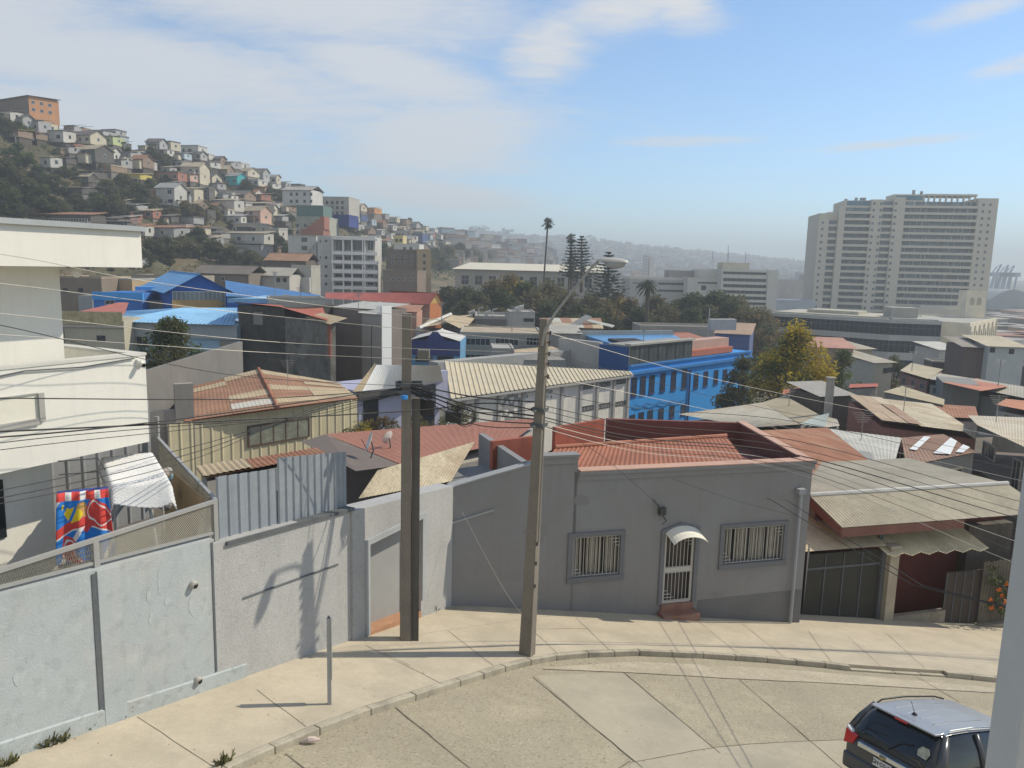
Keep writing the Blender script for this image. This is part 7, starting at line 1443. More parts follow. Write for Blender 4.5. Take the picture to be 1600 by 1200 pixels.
# ================================================================== large far buildings
def glass_offices():
    Y0 = 190; A = at(1390, 500, Y0)
    b = Bld('glass_office', 'long low office building with bands of dark glass and pale concrete', 'office', 1392, 499, 178, 1472, 100, 30, -16, wcol((.34, .34, .31)))
    f = b.fr; az2 = 128; f2 = Fr(f.p(0, 0, 0), az2)
    uL = f2.uv(onp(1200, 476, f2.o, az2))[0]
    f2 = Fr(f2.p(uL, 0), az2); L = -uL
    M = MB(); f2.box(M, 0, L, -16, b.zt, -22, -.02); M.build('long_wing', wcol((.34, .34, .31)), b.root)
    M = MB(); f2.box(M, 1, L - 1, b.zt + .01, b.zt + .3, -21, -1.5); f2.box(M, 8, L * .7, b.zt + .301, b.zt + 1.1, -14, -6); M.build('roof', rcol((.48, .45, .36)), b.root)
    M = MB(); f.box(M, .5, b.W - .5, b.zt + .01, b.zt + .25, -20, -.5); M.build('front_roof', rcol((.40, .40, .37)), b.root)
    gl = mat('m_band_glass', (.022, .032, .045), rough=.35, var=.4, scale=.25, spec=.25); cm = wcol((.42, .43, .42))
    rows = [(522, 505), (552, 533), (575, 562)]
    zs = []
    for lo, hi in ((523, 505), (550, 532), (581, 562)): zs.append((at(1392, lo, 178).z, at(1392, hi, 178).z))
    for z0, z1 in zs:
        for fr, w in ((f, b.W), (f2, L)):
            M = MB(); fr.box(M, .05, w - .05, z0, z1, .001, .05); k = M.build('window_band', gl, b.root); M = MB(); n = int(w / 1.1)
            for i in range(n + 1): u = w * i / n; fr.box(M, max(0, u - .03), min(w, u + .03), z0, z1, .051, .10)
            fr.box(M, 0, w, lerp(z0, z1, .62), lerp(z0, z1, .62) + .08, .051, .1); M.build('mullions', wcol((.16, .18, .19)), k)
    for (a, c) in ((zs[0][0], zs[1][1]), (zs[1][0], zs[2][1]), (b.zt, zs[0][1] + .01)):
        for fr, w in ((f, b.W), (f2, L)):
            M = MB(); fr.box(M, -.1, w + .1, min(a, c) + .02, max(a, c) - .02, .002, .3); M.build('concrete_band', wcol((.46, .46, .43)), b.root)
    M = MB(); f.box(M, 1, 7, b.zt + .26, b.zt + 2.6, -10, -4); M.build('roof_plant', wcol((.40, .38, .33)), b.root)
    # church-like hall with arched openings and bell tower
    cr = wcol((.76, .69, .54), streak=.12); h = Bld('arcaded_hall', 'cream hall with a row of tall arches beside the glass office', 'hall', 1516, 508, 182, 1556, 40, 26, -16, cr)
    l = h.face('l'); M = MB(); l.box(M, .02, 16, -16, h.zt - .2, .001, .25); M.build('side_wall', wcol((.46, .43, .35)), h.root); h.flat(rcol((.42, .41, .36)), .5, cr)
    for k in range(6):
        u = h.W * (k + .22) / 6; w = h.W / 6 * .5; M = MB(); z0, z1 = -12.2, h.zt - 1.6; f = h.fr; pts = [f.p(u, z0, .03), f.p(u + w, z0, .03), f.p(u + w, z1 - w / 2, .03)] + [f.p(u + w / 2 + cos(a) * w / 2, z1 - w / 2 + sin(a) * w / 2, .03) for a in [pi * j / 8 for j in range(1, 8)]] + [f.p(u, z1 - w / 2, .03)]; M.q(*pts); M.build('arch', wcol((.16, .14, .12)), h.root)
    M = MB()
    for k in range(7): u = h.W * k / 6 - .25; h.fr.box(M, max(0, u), min(h.W, u + .7), -14, h.zt - .3, .001, .35)
    M.build('pilaster', cr, h.root)
    M = MB(); l.box(M, 15, 15.8, -14, h.zt + 1.6, .26, 1.0); M.build('buttress', cr, h.root)
    t = Bld('bell_tower', 'square cream tower with small arched openings behind the arcaded hall', 'tower', 1511, 456, 215, 1542, 98, 5.2, -16, cr); t.flat(rcol((.45, .43, .37)), .3, cr)
    for px in (1519, 1530):
        u, v = t.uv(px, 470); M = MB(); M.q(*[t.fr.p(u + x, v + y, .03) for x, y in ((-.6, -1.2), (.6, -1.2), (.6, .2), (.35, .75), (0, 1), (-.35, .75), (-.6, .2))]); M.build('arch', wcol((.46, .42, .33)), t.root)
    M = MB(); rt = t.face('r'); M.hexa([rt.p(-.1, t.zt - 7, .0), rt.p(5.2, t.zt - 10, 0), rt.p(5.2, t.zt - 10, 3.2), rt.p(-.1, t.zt - 9.6, 2.6)], [rt.p(-.1, -16, .0), rt.p(5.2, -16, 0), rt.p(5.2, -16, 4.5), rt.p(-.1, -16, 4.5)]); M.build('lean_to', cr, t.root)
glass_offices()
def tower():
    wm = wcol((.56, .525, .43), streak=.08, var=.05); gl = mat('m_tower_glass', (.15, .185, .21), rough=.2, var=.6, scale=.35, spec=.5); slab = wcol((.55, .52, .43), streak=.06, var=.05)
    Y = 350; zt = at(1412, 314, Y).z; zb = -17.0
    A = at(1411, 314, Y); f = Fr((A.x, A.y, 0), 99); root = thing('apartment_tower', 'huge pale apartment tower with stacked balconies and stepped roofline at the right', 'tower', (A.x, A.y + 10, zb))
    def U(px, py=420): return f.uv(onp(px, py, A, 99))[0]
    # masses: left low wing, left bays, central pier, main balcony front, right flank
    u = {k: U(k, 330) for k in (1280, 1296, 1310, 1320, 1360, 1378, 1394, 1412, 1526, 1557)}
    D = 22
    hts = {'wing': at(1282, 332, Y).z, 'left': at(1320, 322, Y).z, 'mid': at(1395, 312, Y).z, 'main': zt, 'flank': at(1540, 312, Y).z}
    M = MB(); 
    f.box(M, u[1280], u[1296], zb, hts['wing'], -D, 1.2); f.box(M, u[1296] + .01, u[1320], zb, hts['wing'] + .8, -D, -1.2); f.box(M, u[1310], u[1320] - .01, zb, hts['left'], -1.19, 1.5)
    f.box(M, u[1320] + .01, u[1360], zb, hts['left'] + 3, -D, -1.6); f.box(M, u[1360] + .01, u[1378], zb, hts['mid'], -D, 1.0); f.box(M, u[1378] + .01, u[1394], zb, hts['mid'], -D, -.8); f.box(M, u[1394] + .01, u[1412], zb, hts['mid'] + 1, -D, 1.6)
    f.box(M, u[1412] + .01, u[1526], zb, zt, -D, -1.6); f.box(M, u[1526] + .01, u[1557], zb, hts['flank'], -D, 1.0)
    M.build('wall', wm, root)
    n = 21; fh = (zt - zb) / n
    bays = [(u[1296], u[1310], hts['wing'], -1.2, 0.4, 'L'), (u[1320], u[1360], hts['left'], -1.6, 1.2, 'L'), (u[1378], u[1394], hts['mid'], -.8, 1.0, 'L'), (u[1412], u[1526], zt, -1.6, 1.0, 'M')]
    for bi, (ua, ub, top, nin, nout, kd) in enumerate(bays):
        k = int((top - zb) / fh)
        for i in range(4, k):
            z = zb + i * fh
            M = MB(); f.box(M, ua + .05, ub - .05, z - .12, z + .95, nin + .25, nout, 0)
            if bi in (1, 3): M.v = [p + f.n * (.8 * sin(max(0, min(1, (f.uv(p)[0] - ua) / (ub - ua))) * pi)) * (1 if f.uv(p)[2] > .5 else 0) for p in M.v]
            M.build('balcony', slab, root)
            M = MB(); f.box(M, ua + .06, ub - .06, z + .96, z + fh - .13, nin + .002, nin + .1)
            M.build('window_band', gl, root)
    # mullion strips per floor on the main front, as part of one grid
    M = MB(); r = random.Random(8); ua, ub = u[1412], u[1526]; w = ub - ua
    for i in range(4, n):
        z = zb + i * fh; x = ua + .4
        while x < ub - .6:
            s = r.choice((.08, .08, .35, .8)); f.box(M, x, x + s, z + .96, z + fh - .13, -1.49, -1.40); x += s + r.choice((1.0, 1.6, 2.4))
    M.build('mullion_grid', wcol((.40, .41, .40)), root)
    # small square windows of the piers
    cols = [(u[1280] + 1.2, 1.21, hts['wing']), (u[1360] + .6, 1.01, hts['mid']), (u[1378] - 1.3, 1.01, hts['mid']), (u[1394] + .4, 1.61, hts['mid']), (u[1526] + 1.6, 1.01, hts['flank']), (u[1526] + 4.4, 1.01, hts['flank'])]
    W2 = MB()
    for (x, nn, top) in cols:
        for i in range(4, int((top - zb) / fh)): f.box(W2, x, x + 1.0, zb + i * fh + 1.0, zb + i * fh + 2.1, nn, nn + .04)
    o = W2.build('small_windows', gl, root); o['kind'] = 'stuff'
    # roof level
    M = MB(); z1 = at(1450, 304, Y).z; f.box(M, u[1412] - 4, u[1412] + 9, zt + .01, at(1420, 303, Y).z, -14, -2.0); f.box(M, u[1412] + 9.01, u[1526], at(1480, 307, Y).z, at(1480, 304, Y).z, -12, -.8)
    for k in range(9): x = lerp(u[1412] + 10, u[1526] - .8, k / 8); f.box(M, x, x + .7, zt + .01, at(1480, 307, Y).z - .01, -2.0, -1.4)
    f.box(M, u[1320] + 4, u[1360], hts['left'] + 3.01, at(1340, 311, Y).z, -12, -3); M.build('penthouse', wm, root)
    M = MB(); f.box(M, u[1412] - 3.4, u[1412] + 8, zt + .6, at(1420, 305, Y).z, -1.99, -1.9); f.box(M, u[1320] + 1, u[1320] + 12, hts['left'] + .8, hts['left'] + 2.8, -1.59, -1.5); M.build('penthouse_glass', mat('m_teal_glass', (.10, .22, .28), rough=.15, var=.2, scale=.3), root)
    M = MB()
    for px, py in ((1428, 297), (1440, 299), (1322, 311), (1338, 309), (1346, 309), (1351, 309)): c = at(px, py, Y + 6); M.tube([V((c.x, c.y, c.z - 3)), c], .7, 8)
    M.build('roof_tank', wcol((.3, .31, .31)), root)
    M = MB(); f.box(M, u[1412] + 4, u[1526] + 3, zb, at(1450, 482, 330).z, 4, 14); f.box(M, u[1412] + 7, u[1412] + 22, at(1450, 482, 330).z, at(1450, 478, 330).z, 6, 12); M.build('podium', wm, root)
tower()
def offices():
    wh = wcol((.60, .585, .53), streak=.1, var=.05)
    b = Bld('white_office_block', 'white multi storey office block with strips of dark windows left of the tower', 'office', 1128, 424, 255, 1200, 92, 18, -16, wh); b.flat(rcol((.5, .48, .42)), .8, wh)
    for (y0, y1) in ((424, 430), (434, 441), (443.5, 450.5), (453, 460), (462, 469), (471, 477)): b.win(1130, y0, 1197, y1, cols=10, fm=wcol((.42, .41, .38)), gm=M_GLASS)
    M = MB(); b.fr.box(M, b.W, b.W + 3.4, -16, b.zt + .8, -16, .4); M.build('stair_tower', wh, b.root)
    M = MB(); b.fr.box(M, b.W * .1, b.W * .7, b.zt + .81, b.zt + 3.0, -14, -6); M.build('rooftop_plant', wcol((.52, .49, .40)), b.root)
    b = Bld('white_office_wing', 'lower white office wing joined to the left of the white office block', 'office', 1075, 437, 262, 1128, 92, 18, -16, wh); b.flat(rcol((.45, .43, .38)), .8, wh)
    b.win(1090, 426 + 14, 1120, 444, cols=6); M = MB(); b.fr.box(M, 4, b.W, b.zt + .81, at(1100, 421, 262).z, -16, -1); M.build('upper_block', wh, b.root)
    u, v = b.uv(1096, 446); window(b.root, b.fr, u, u + 1.6, v - 1.5, v, M_FRD, M_GLASS, 2)
    b = Bld('horizontal_band_office', 'long low pale building with horizontal window bands behind the date palm', 'building', 985, 436, 270, 1075, 90, 20, -16, wcol((.46, .46, .44))); b.flat(rcol((.42, .40, .36)), .9, wh)
    for y0, y1 in ((441, 446), (452, 457)): b.win(1028, y0, 1072, y1, cols=14, fm=wcol((.4, .4, .38)))
    b.win(988, 441, 1022, 444, cols=8)
    M = MB(); b.fr.box(M, 14, 34, b.zt + .91, b.zt + 3.4, -12, -3); M.build('rooftop_plant', wcol((.35, .33, .31)), b.root)
    # pale arch of the park gate under the lamp
    b = Bld('white_park_house', 'white building half hidden behind the dark conifer, below the street lamp head', 'building', 953, 430, 205, 973, 70, 8, -15, wh); b.flat(rcol((.5, .48, .42)), .5, wh)
    # large park hall with pale hipped roof
    b = Bld('park_hall', 'long park hall with pale metal roof behind the tree belt', 'hall', 711, 420, 250, 945, 92, 26, -15, wcol((.40, .38, .33)))
    M = MB(); f = b.fr; f_ = b.zt + 2.2; M.sheet(f.p(-1, b.zt, 1), f.p(b.W, b.zt, 1), f.p(b.W, f_, -9), f.p(4, f_, -9), 1.2, .06); M.q(f.p(-1, b.zt, 1), f.p(4, f_, -9), f.p(-1, b.zt, -20)); M.build('roof', mat('m_cream_metal_roof', (.62, .58, .47), rough=.7, var=.06, scale=.3), b.root)
    for k in range(11): window(b.root, f, 2 + k * 4.4, 4.6 + k * 4.4, b.zt - 5, b.zt - 1.8, wcol((.48, .46, .41)), M_GLASS, 2, 2, .15)
    # apartment block with white balconies at the hill foot
    ap = Bld('balcony_apartments', 'grey and white six storey apartment block with wide white balconies', 'apartments', 496, 371, 225, 586, 88, 14, -9, wcol((.48, .47, .44), streak=.1)); f = ap.fr; ap.flat(rcol((.42, .40, .36)), .6, wcol((.5, .49, .46)))
    u0, u1 = ap.uv(522, 400)[0], ap.uv(588, 400)[0]
    for i, (yt, yb_) in enumerate(((393, 398), (407, 412), (421, 427), (434, 439), (447, 452))):
        z1 = at(540, yt, 224).z; z0 = at(540, yb_, 224).z; M = MB(); f.box(M, u0 - (.5 if i % 2 else 0), u1 + .6, z0, z1, .1, 1.6); M.build('balcony', wcol((.82, .80, .75), streak=.06), ap.root)
        zz1 = z0 + 3.4 if False else z1
    for i, (yt, yb_) in enumerate(((373, 392), (399, 406.5), (413, 420.5), (427.5, 433.5), (440, 446.5))):
        for x0, x1 in ((524, 536), (539, 550), (552, 566), (574, 584)):
            ap.win(x0, yt + 1, x1, yb_ - .5, cols=2, fm=wcol((.55, .54, .5)))
        if i < 5: ap.win(499, yt + 1, 502, yt + 6, cols=1); ap.win(507, yt + 1, 512, yt + 6, cols=1)
    M = MB()
    for x in (521, 537.5, 551, 568, 571): uq = ap.uv(x, 400)[0]; f.box(M, uq - .18, uq + .18, -9, ap.zt - .4, .15, 1.5)
    f.box(M, u0 - .4, u1 + .6, ap.zt - .5, ap.zt, .1, 1.7); M.build('pillar', wcol((.80, .78, .73)), ap.root)
    s = Bld('apartment_side_wing', 'pale windowed wing with a zigzag stair, left of the balcony apartments', 'apartments', 450, 369, 232, 494, 96, 12, -9, wcol((.55, .54, .50), streak=.1)); s.flat(rcol((.4, .39, .36)), .4)
    for i, y in enumerate((371, 384, 397)): s.win(471, y, 480, y + 7, cols=2, fm=M_FRD)
    M = MB(); f = s.fr; ua, ub = s.uv(483, 390)[0], s.uv(493, 390)[0]
    for k in range(7): z = s.zt - 2 - k * 2.6; a, c = (ua, ub) if k % 2 else (ub, ua); M.tube([f.p(a, z, .8), f.p(c, z - 2.6, .8)], .16, 5)
    M.build('stair', wcol((.5, .49, .46)), s.root)
    for (nm, lab, x0, y0, Y, x1, az, D, c, rc, wins) in (
        ('mint_apartments', 'mint green topped apartment building behind the zigzag stair wing', 463, 340, 262, 508, 96, 14, (.36, .37, .31), (.13, .2, .18), ((463, 350), (475, 350), (463, 360))),
        ('brick_stepped_house', 'brick red stepped gable building above the balcony apartments', 470, 360, 246, 505, 92, 8, (.30, .14, .105), (.26, .13, .1), ()),
        ('deep_blue_house', 'deep blue block above the balcony apartments', 507, 337, 275, 545, 98, 10, (.05, .07, .22), (.2, .2, .24), ((513, 344), (524, 344))),
        ('beige_tower_block', 'grey beige apartment block with many small windows on the hill shoulder', 505, 309, 300, 545, 98, 12, (.42, .40, .36), (.3, .32, .31), tuple((x, y) for x in (509, 517, 525, 533) for y in (314, 322, 330))),
        ('white_row_house', 'white row of joined houses with dark lower storey left of the beige apartment block', 441, 296, 285, 486, 100, 10, (.54, .53, .50), (.38, .36, .33), tuple((x, y) for x in (453, 462, 474, 484) for y in (301, 312))),
        ('brown_brick_block', 'dark brown brick block with rows of windows right of the balcony apartments', 603, 392, 225, 652, 100, 9, (.20, .165, .13), (.33, .28, .22), tuple((x, y) for x in (612, 622, 632, 642) for y in (398, 408))),
        ('tan_tower_house', 'narrow sunlit tan tower house with one column of windows', 652, 392, 219, 674, 80, 7, (.46, .35, .22), (.40, .32, .22), ((661, 397), (661, 408), (661, 418), (661, 429))),
        ('yellow_top_house', 'small pale yellow house above the dark brown brick block', 615, 370, 250, 630, 90, 8, (.56, .47, .25), (.4, .38, .3), ((618, 373), (624, 373))),
        ('white_terrace_house', 'white terrace house with railings right of the small pale yellow house', 616, 383, 242, 655, 94, 8, (.56, .55, .52), (.45, .44, .40), ((630, 386), (640, 386))),
        ('brown_old_row', 'weathered brown row with shutters at the foot of the brown brick block', 598, 424, 205, 652, 100, 8, (.24, .19, .15), (.27, .21, .17), tuple((x, 434) for x in (603, 612, 621, 630, 640))),
        ('rust_roof_hut', 'dark hut with rusty roof at the lower left of the apartment wing', 416, 405, 190, 478, 94, 8, (.14, .115, .095), (.33, .20, .13), ((455, 412),)),
        ('bay_window_house', 'old house with white bay windows left of the apartment wing', 456, 417, 186, 486, 94, 7, (.40, .38, .33), (.30, .27, .23), ((462, 432), (470, 432), (462, 420))),
        ('white_shop_row', 'low white fronted row behind the deep blue roof', 388, 428, 178, 452, 94, 8, (.46, .44, .39), (.42, .39, .33), ((400, 434), (432, 434), (442, 434))),
        ('dark_roof_row', 'sagging dark roofed row house at the hill foot behind the blue hall', 305, 425, 172, 388, 96, 9, (.20, .17, .14), (.19, .165, .14), ((320, 432), (345, 432))),
        ('beige_wall_row', 'low beige house row at the left edge of the hill foot, above the orange wall', 206, 432, 160, 305, 96, 8, (.34, .30, .24), (.36, .31, .25), ((230, 437), (262, 437))),
    ):
        h = Bld(nm, lab, 'building', x0, y0, Y, x1, az, D, {'white_row_house': at(441, 321, 285).z, 'beige_tower_block': at(505, 341, 300).z, 'deep_blue_house': at(507, 354, 275).z, 'mint_apartments': at(463, 374, 262).z}.get(nm, -12 if Y < 235 else -2), wcol(c, streak=.15))
        if rc in ((.33, .20, .13), (.38, .36, .33), (.19, .165, .14), (.42, .39, .33)): h.gable(rcol(rc), 1.6, 'u', .6, .6)
        else: h.flat(rcol(rc), .5, wcol(tuple(x * .95 for x in c)))
        for (x, y) in wins: h.win(x, y, x + (4 if Y > 200 else 6), y + (5 if Y > 200 else 7), cols=2, fm=M_FRW if c[0] < .3 else M_FRD)
        if nm == 'brick_stepped_house':
            M = MB()
            for k in range(4): h.fr.box(M, h.W * (.25 + .2 * k), h.W * (.45 + .2 * k) - .01, h.zt + .52, h.zt + .5 + 1.0 * (k + 1), -6, -.02)
            M.build('stepped_gable', wcol((.32, .14, .105)), h.root)
        if nm == 'mint_apartments':
            M = MB(); h.fr.box(M, -.3, h.W * .9, h.zt + .51, h.zt + 4.2, -10, -1); M.build('roof_storey', wcol((.13, .20, .18)), h.root)
        if nm == 'bay_window_house':
            M = MB(); h.fr.box(M, 1, 4.6, h.zt - 6, h.zt - 2.4, .002, .9); M.build('bay_window', wcol((.5, .49, .46)), h.root)
    # cream and stone houses left of the glass office
    for (nm, lab, x0, y0, Y, x1, az, D, c, rc, wins) in (
        ('flat_tan_house', 'tan walled house with faded red roof right of the yellow tree', 1257, 541, 120, 1334, 100, 9, (.38, .28, .21), (.46, .25, .19), ()),
        ('stone_balcony_house', 'cream old house with balconies before the glass office', 1333, 545, 122, 1364, 70, 8, (.46, .41, .31), (.40, .36, .28), ((1347, 554), (1355, 554), (1350, 566))),
        ('cream_corner_house', 'small cream corner house with pitched roof below the balconied house', 1366, 566, 112, 1395, 70, 8, (.50, .46, .36), (.42, .38, .30), ((1380, 575), (1387, 574))),
        ('white_clapboard_house', 'white two storey clapboard house with tan roof at the right', 1546, 540, 110, 1602, 98, 8, (.50, .53, .51), (.52, .45, .33), ((1547, 543), (1577, 545))),
        ('dark_brick_house', 'dark brick side house between the clapboard house and the striped awning', 1507, 541, 112, 1547, 100, 7, (.15, .12, .105), (.3, .27, .23), ()),
        ('striped_awning_shop', 'small shop with red and white striped roof below the arcaded hall', 1468, 546, 150, 1506, 80, 7, (.50, .48, .43), (.55, .53, .48), ()),
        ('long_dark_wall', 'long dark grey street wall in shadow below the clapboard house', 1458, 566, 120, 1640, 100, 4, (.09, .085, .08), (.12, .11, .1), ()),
    ):
        h = Bld(nm, lab, 'building', x0, y0, Y, x1, az, D, -14, wcol(c, streak=.15)); h.shed(rcol(rc), .8, .5, .5) if nm != 'long_dark_wall' else h.flat(rcol(rc), .2)
        for (x, y) in wins: h.win(x, y, x + (5 if Y > 115 else 7), y + (6 if Y > 115 else 8), cols=2, fm=M_FRD)
        if nm == 'striped_awning_shop':
            M = MB()
            for k in range(3): M.hexa([h.fr.p(h.W * .3, h.zt - .2 - k * .9, .05), h.fr.p(h.W, h.zt + .6 - k * .9, .05), h.fr.p(h.W, h.zt + .6 - k * .9, .1), h.fr.p(h.W * .3, h.zt - .2 - k * .9, .1)], [h.fr.p(h.W * .3, h.zt - .65 - k * .9, .05), h.fr.p(h.W, h.zt + .15 - k * .9, .05), h.fr.p(h.W, h.zt + .15 - k * .9, .1), h.fr.p(h.W * .3, h.zt - .65 - k * .9, .1)])
            M.build('red_stripe', wcol((.5, .15, .1)), h.root)
offices()
# ================================================================== hillside on the left and far ridge
RIDGE = [(-260, 70), (-100, 130), (0, 178), (50, 196), (100, 210), (150, 222), (200, 238), (260, 250), (300, 258), (340, 268), (400, 288), (450, 304), (500, 322), (560, 338), (620, 352), (680, 363), (740, 371), (800, 380), (860, 388)]
DR = [(-260, 290), (0, 275), (100, 290), (200, 310), (300, 335), (400, 362), (500, 402), (600, 470), (680, 570), (760, 760), (860, 1000)]
DF = [(-260, 120), (0, 140), (100, 150), (200, 162), (300, 178), (400, 194), (500, 240), (600, 262), (680, 290), (760, 340), (860, 400)]
def hill_Y(px, py):
    t = (470 - py) / (470 - interp(RIDGE, px)); return lerp(interp(DF, px), interp(DR, px), max(-.2, t) ** .9 if t > 0 else t)
def hill_pt(px, py): return at(px, py, hill_Y(px, py))
def hill():
    M = MB(); pxs = list(range(-260, 861, 16)); rnd = random.Random(2); n = 26
    for px in pxs:
        yr = interp(RIDGE, px); f = at(px, 470, interp(DF, px)); col = [V((f.x * .86, f.y * .86, -19)), V((f.x * .93, f.y * .93, lerp(f.z, -17, .6)))]
        for j in range(n + 1): p = hill_pt(px, lerp(470, yr, j / n)); col.append(p + V((0, 0, rnd.uniform(-.8, .8) - .6)))
        r = col[-1]; col += [V((r.x * 1.06, r.y * 1.06, r.z + 1)), V((r.x * 1.3, r.y * 1.3, r.z - 25)), V((r.x * 1.55, r.y * 1.55, -19))]; M.v += col; k = len(col)
    for i in range(len(pxs) - 1):
        for j in range(k - 1): M.f.append((i * k + j, (i + 1) * k + j, (i + 1) * k + j + 1, i * k + j + 1)); M.m.append(0)
    tag(M.build('hill', mat('m_hill', (.125, .105, .062), rough=1, var=.4, scale=.06, dirt=(.06, .07, .035), patch=((.17, .13, .085), .05), bump=.5, bscale=.8), origin=(0, 0, 0), smooth=True), kind='structure')
    M = MB(); FRG = [(-700, 330), (200, 335), (560, 352), (640, 356), (700, 360), (760, 363), (800, 367), (880, 371), (950, 378), (1000, 384), (1100, 394), (1200, 404), (1270, 410), (1400, 423), (1560, 437.5), (1800, 448)]
    pxs = list(range(-700, 1801, 25)); rnd = random.Random(5)
    def fD(px, t): return lerp(interp([(-700, 1100), (700, 1000), (1300, 1150), (1800, 1300)], px), interp([(-700, 1800), (700, 2100), (1300, 2500), (1800, 2700)], px), t)
    def fp(px, t): yb = 416 + .0257 * (px - 800) + 14; p = at(px, lerp(yb, interp(FRG, px), t), fD(px, t)); return p
    n = 10
    for px in pxs:
        c = []
        for j in range(n + 1): p = fp(px, j / n); p.z += rnd.uniform(-2, 2); c.append(p)
        c[0].z = min(c[0].z, -19.2); r = c[-1]; c += [V((r.x * 1.05, r.y * 1.05, r.z - 6)), V((r.x * 1.25, r.y * 1.25, -19.2))]; M.v += c; k = len(c)
    for i in range(len(pxs) - 1):
        for j in range(k - 1): M.f.append((i * k + j, (i + 1) * k + j, (i + 1) * k + j + 1, i * k + j + 1)); M.m.append(0)
    tag(M.build('far_hills', mat('m_far_hills', (.13, .125, .09), rough=1, var=.4, scale=.012, dirt=(.065, .08, .045)), origin=(0, 0, 0), smooth=True), kind='structure')
    # houses too far to count: on the far ridge, the hill shoulder and the flat city
    M = MB(); rnd = random.Random(9)
    def hb(p, w, d, h, m):
        a = rnd.uniform(.1, .7); ux = V((cos(a), sin(a), 0)) * w; uy = V((-sin(a), cos(a), 0)) * d; M.ob(p - V((0, 0, 3)), ux, uy, V((0, 0, h + 3)), m); M.ob(p + V((0, 0, h + .001)) - ux * .03 - uy * .03, ux * 1.06, uy * 1.06, V((0, 0, .5)), 6 + rnd.randrange(3))
    for _ in range(3000):
        px = rnd.uniform(560, 1500); t = rnd.random() ** .8; hb(fp(px, t), rnd.uniform(7, 16), rnd.uniform(7, 12), rnd.uniform(3, 8), rnd.choice((0, 0, 1, 2, 3, 4, 5)))
    for _ in range(420):
        px = rnd.uniform(930, 1300); D = rnd.uniform(330, 1000) if px > 985 else rnd.uniform(600, 1000); p = at(px, 430, D); p.z = -17.5; hb(p, rnd.uniform(10, 30), rnd.uniform(10, 20), rnd.choice((4, 6, 7, 9, 12)), rnd.choice((0, 0, 1, 2, 1, 0)))
    for _ in range(260):
        px = rnd.uniform(1545, 1760); D = rnd.uniform(240, 900); p = at(px, 430, D); p.z = -17.5; hb(p, rnd.uniform(10, 26), rnd.uniform(10, 20), rnd.choice((4, 5, 6, 8)), rnd.choice((0, 1, 2, 3, 4)))
    for _ in range(170):
        px = rnd.uniform(690, 860); y = lerp(interp(RIDGE, px), 415, rnd.random() ** .8); hb(hill_pt(px, y), rnd.uniform(7, 12), rnd.uniform(7, 10), rnd.uniform(3.5, 7), rnd.choice((0, 1, 2, 3, 4, 5)))
    fm = [wcol(c, var=.05, streak=0) for c in ((.56, .55, .52), (.48, .45, .38), (.38, .37, .35), (.40, .27, .2), (.25, .22, .19), (.30, .38, .42), (.34, .2, .15), (.35, .34, .32), (.42, .39, .33))]
    tag(M.build('distant_houses', fm, origin=(0, 0, 0)), 'hazy mass of tiny houses on the far ridge and the flat city beyond the park', 'houses', kind='stuff')
    M = MB()
    for _ in range(800):
        px = rnd.uniform(620, 1450); t = rnd.random() ** .55; p = fp(px, t); leafy(M, p + V((0, 0, 3)), rnd.uniform(5, 13), 10, 3.5, rnd, 0, .7)
    for px, y in [(735 + i * 2.6, 362 + .05 * i) for i in range(10)] + [(788 + i * 2.5, 366) for i in range(5)] + [(918, 370), (922, 371), (926, 372)]:
        p = fp(px, 1.0); leafy(M, p + V((0, 0, 9)), 11, 14, 4, rnd, 0, .8)
    tag(M.build('distant_trees', LEAF['dark'], origin=(0, 0, 0)), 'dark tree clumps scattered along the far ridge', 'trees', kind='stuff')
hill()
HC = {'w': ('white', (.50, .49, .45)), 'g': ('grey', (.36, .36, .35)), 'c': ('cream', (.52, .47, .36)), 'k': ('dark', (.12, .11, .10)), 'b': ('brown', (.26, .19, .14)), 'o': ('orange', (.56, .27, .11)), 'p': ('pink', (.56, .38, .30)), 't': ('turquoise', (.06, .42, .44)), 'y': ('yellow', (.52, .42, .12)), 'r': ('brick red', (.34, .16, .11)), 'l': ('pale blue', (.38, .45, .50)), 'n': ('navy', (.08, .12, .26)), 'v': ('pale green', (.42, .47, .24))}
HR = {'g': ('grey', (.34, .34, .33)), 't': ('tan', (.42, .36, .26)), 'r': ('rusty', (.34, .18, .11)), 'd': ('dark', (.15, .14, .13)), 'w': ('whitish', (.52, .51, .48)), 'm': ('mustard', (.46, .36, .12))}
def nth(n): return '%d%s from left' % (n, 'th' if 10 < n % 100 < 14 else {1: 'st', 2: 'nd', 3: 'rd'}.get(n % 10, 'th'))
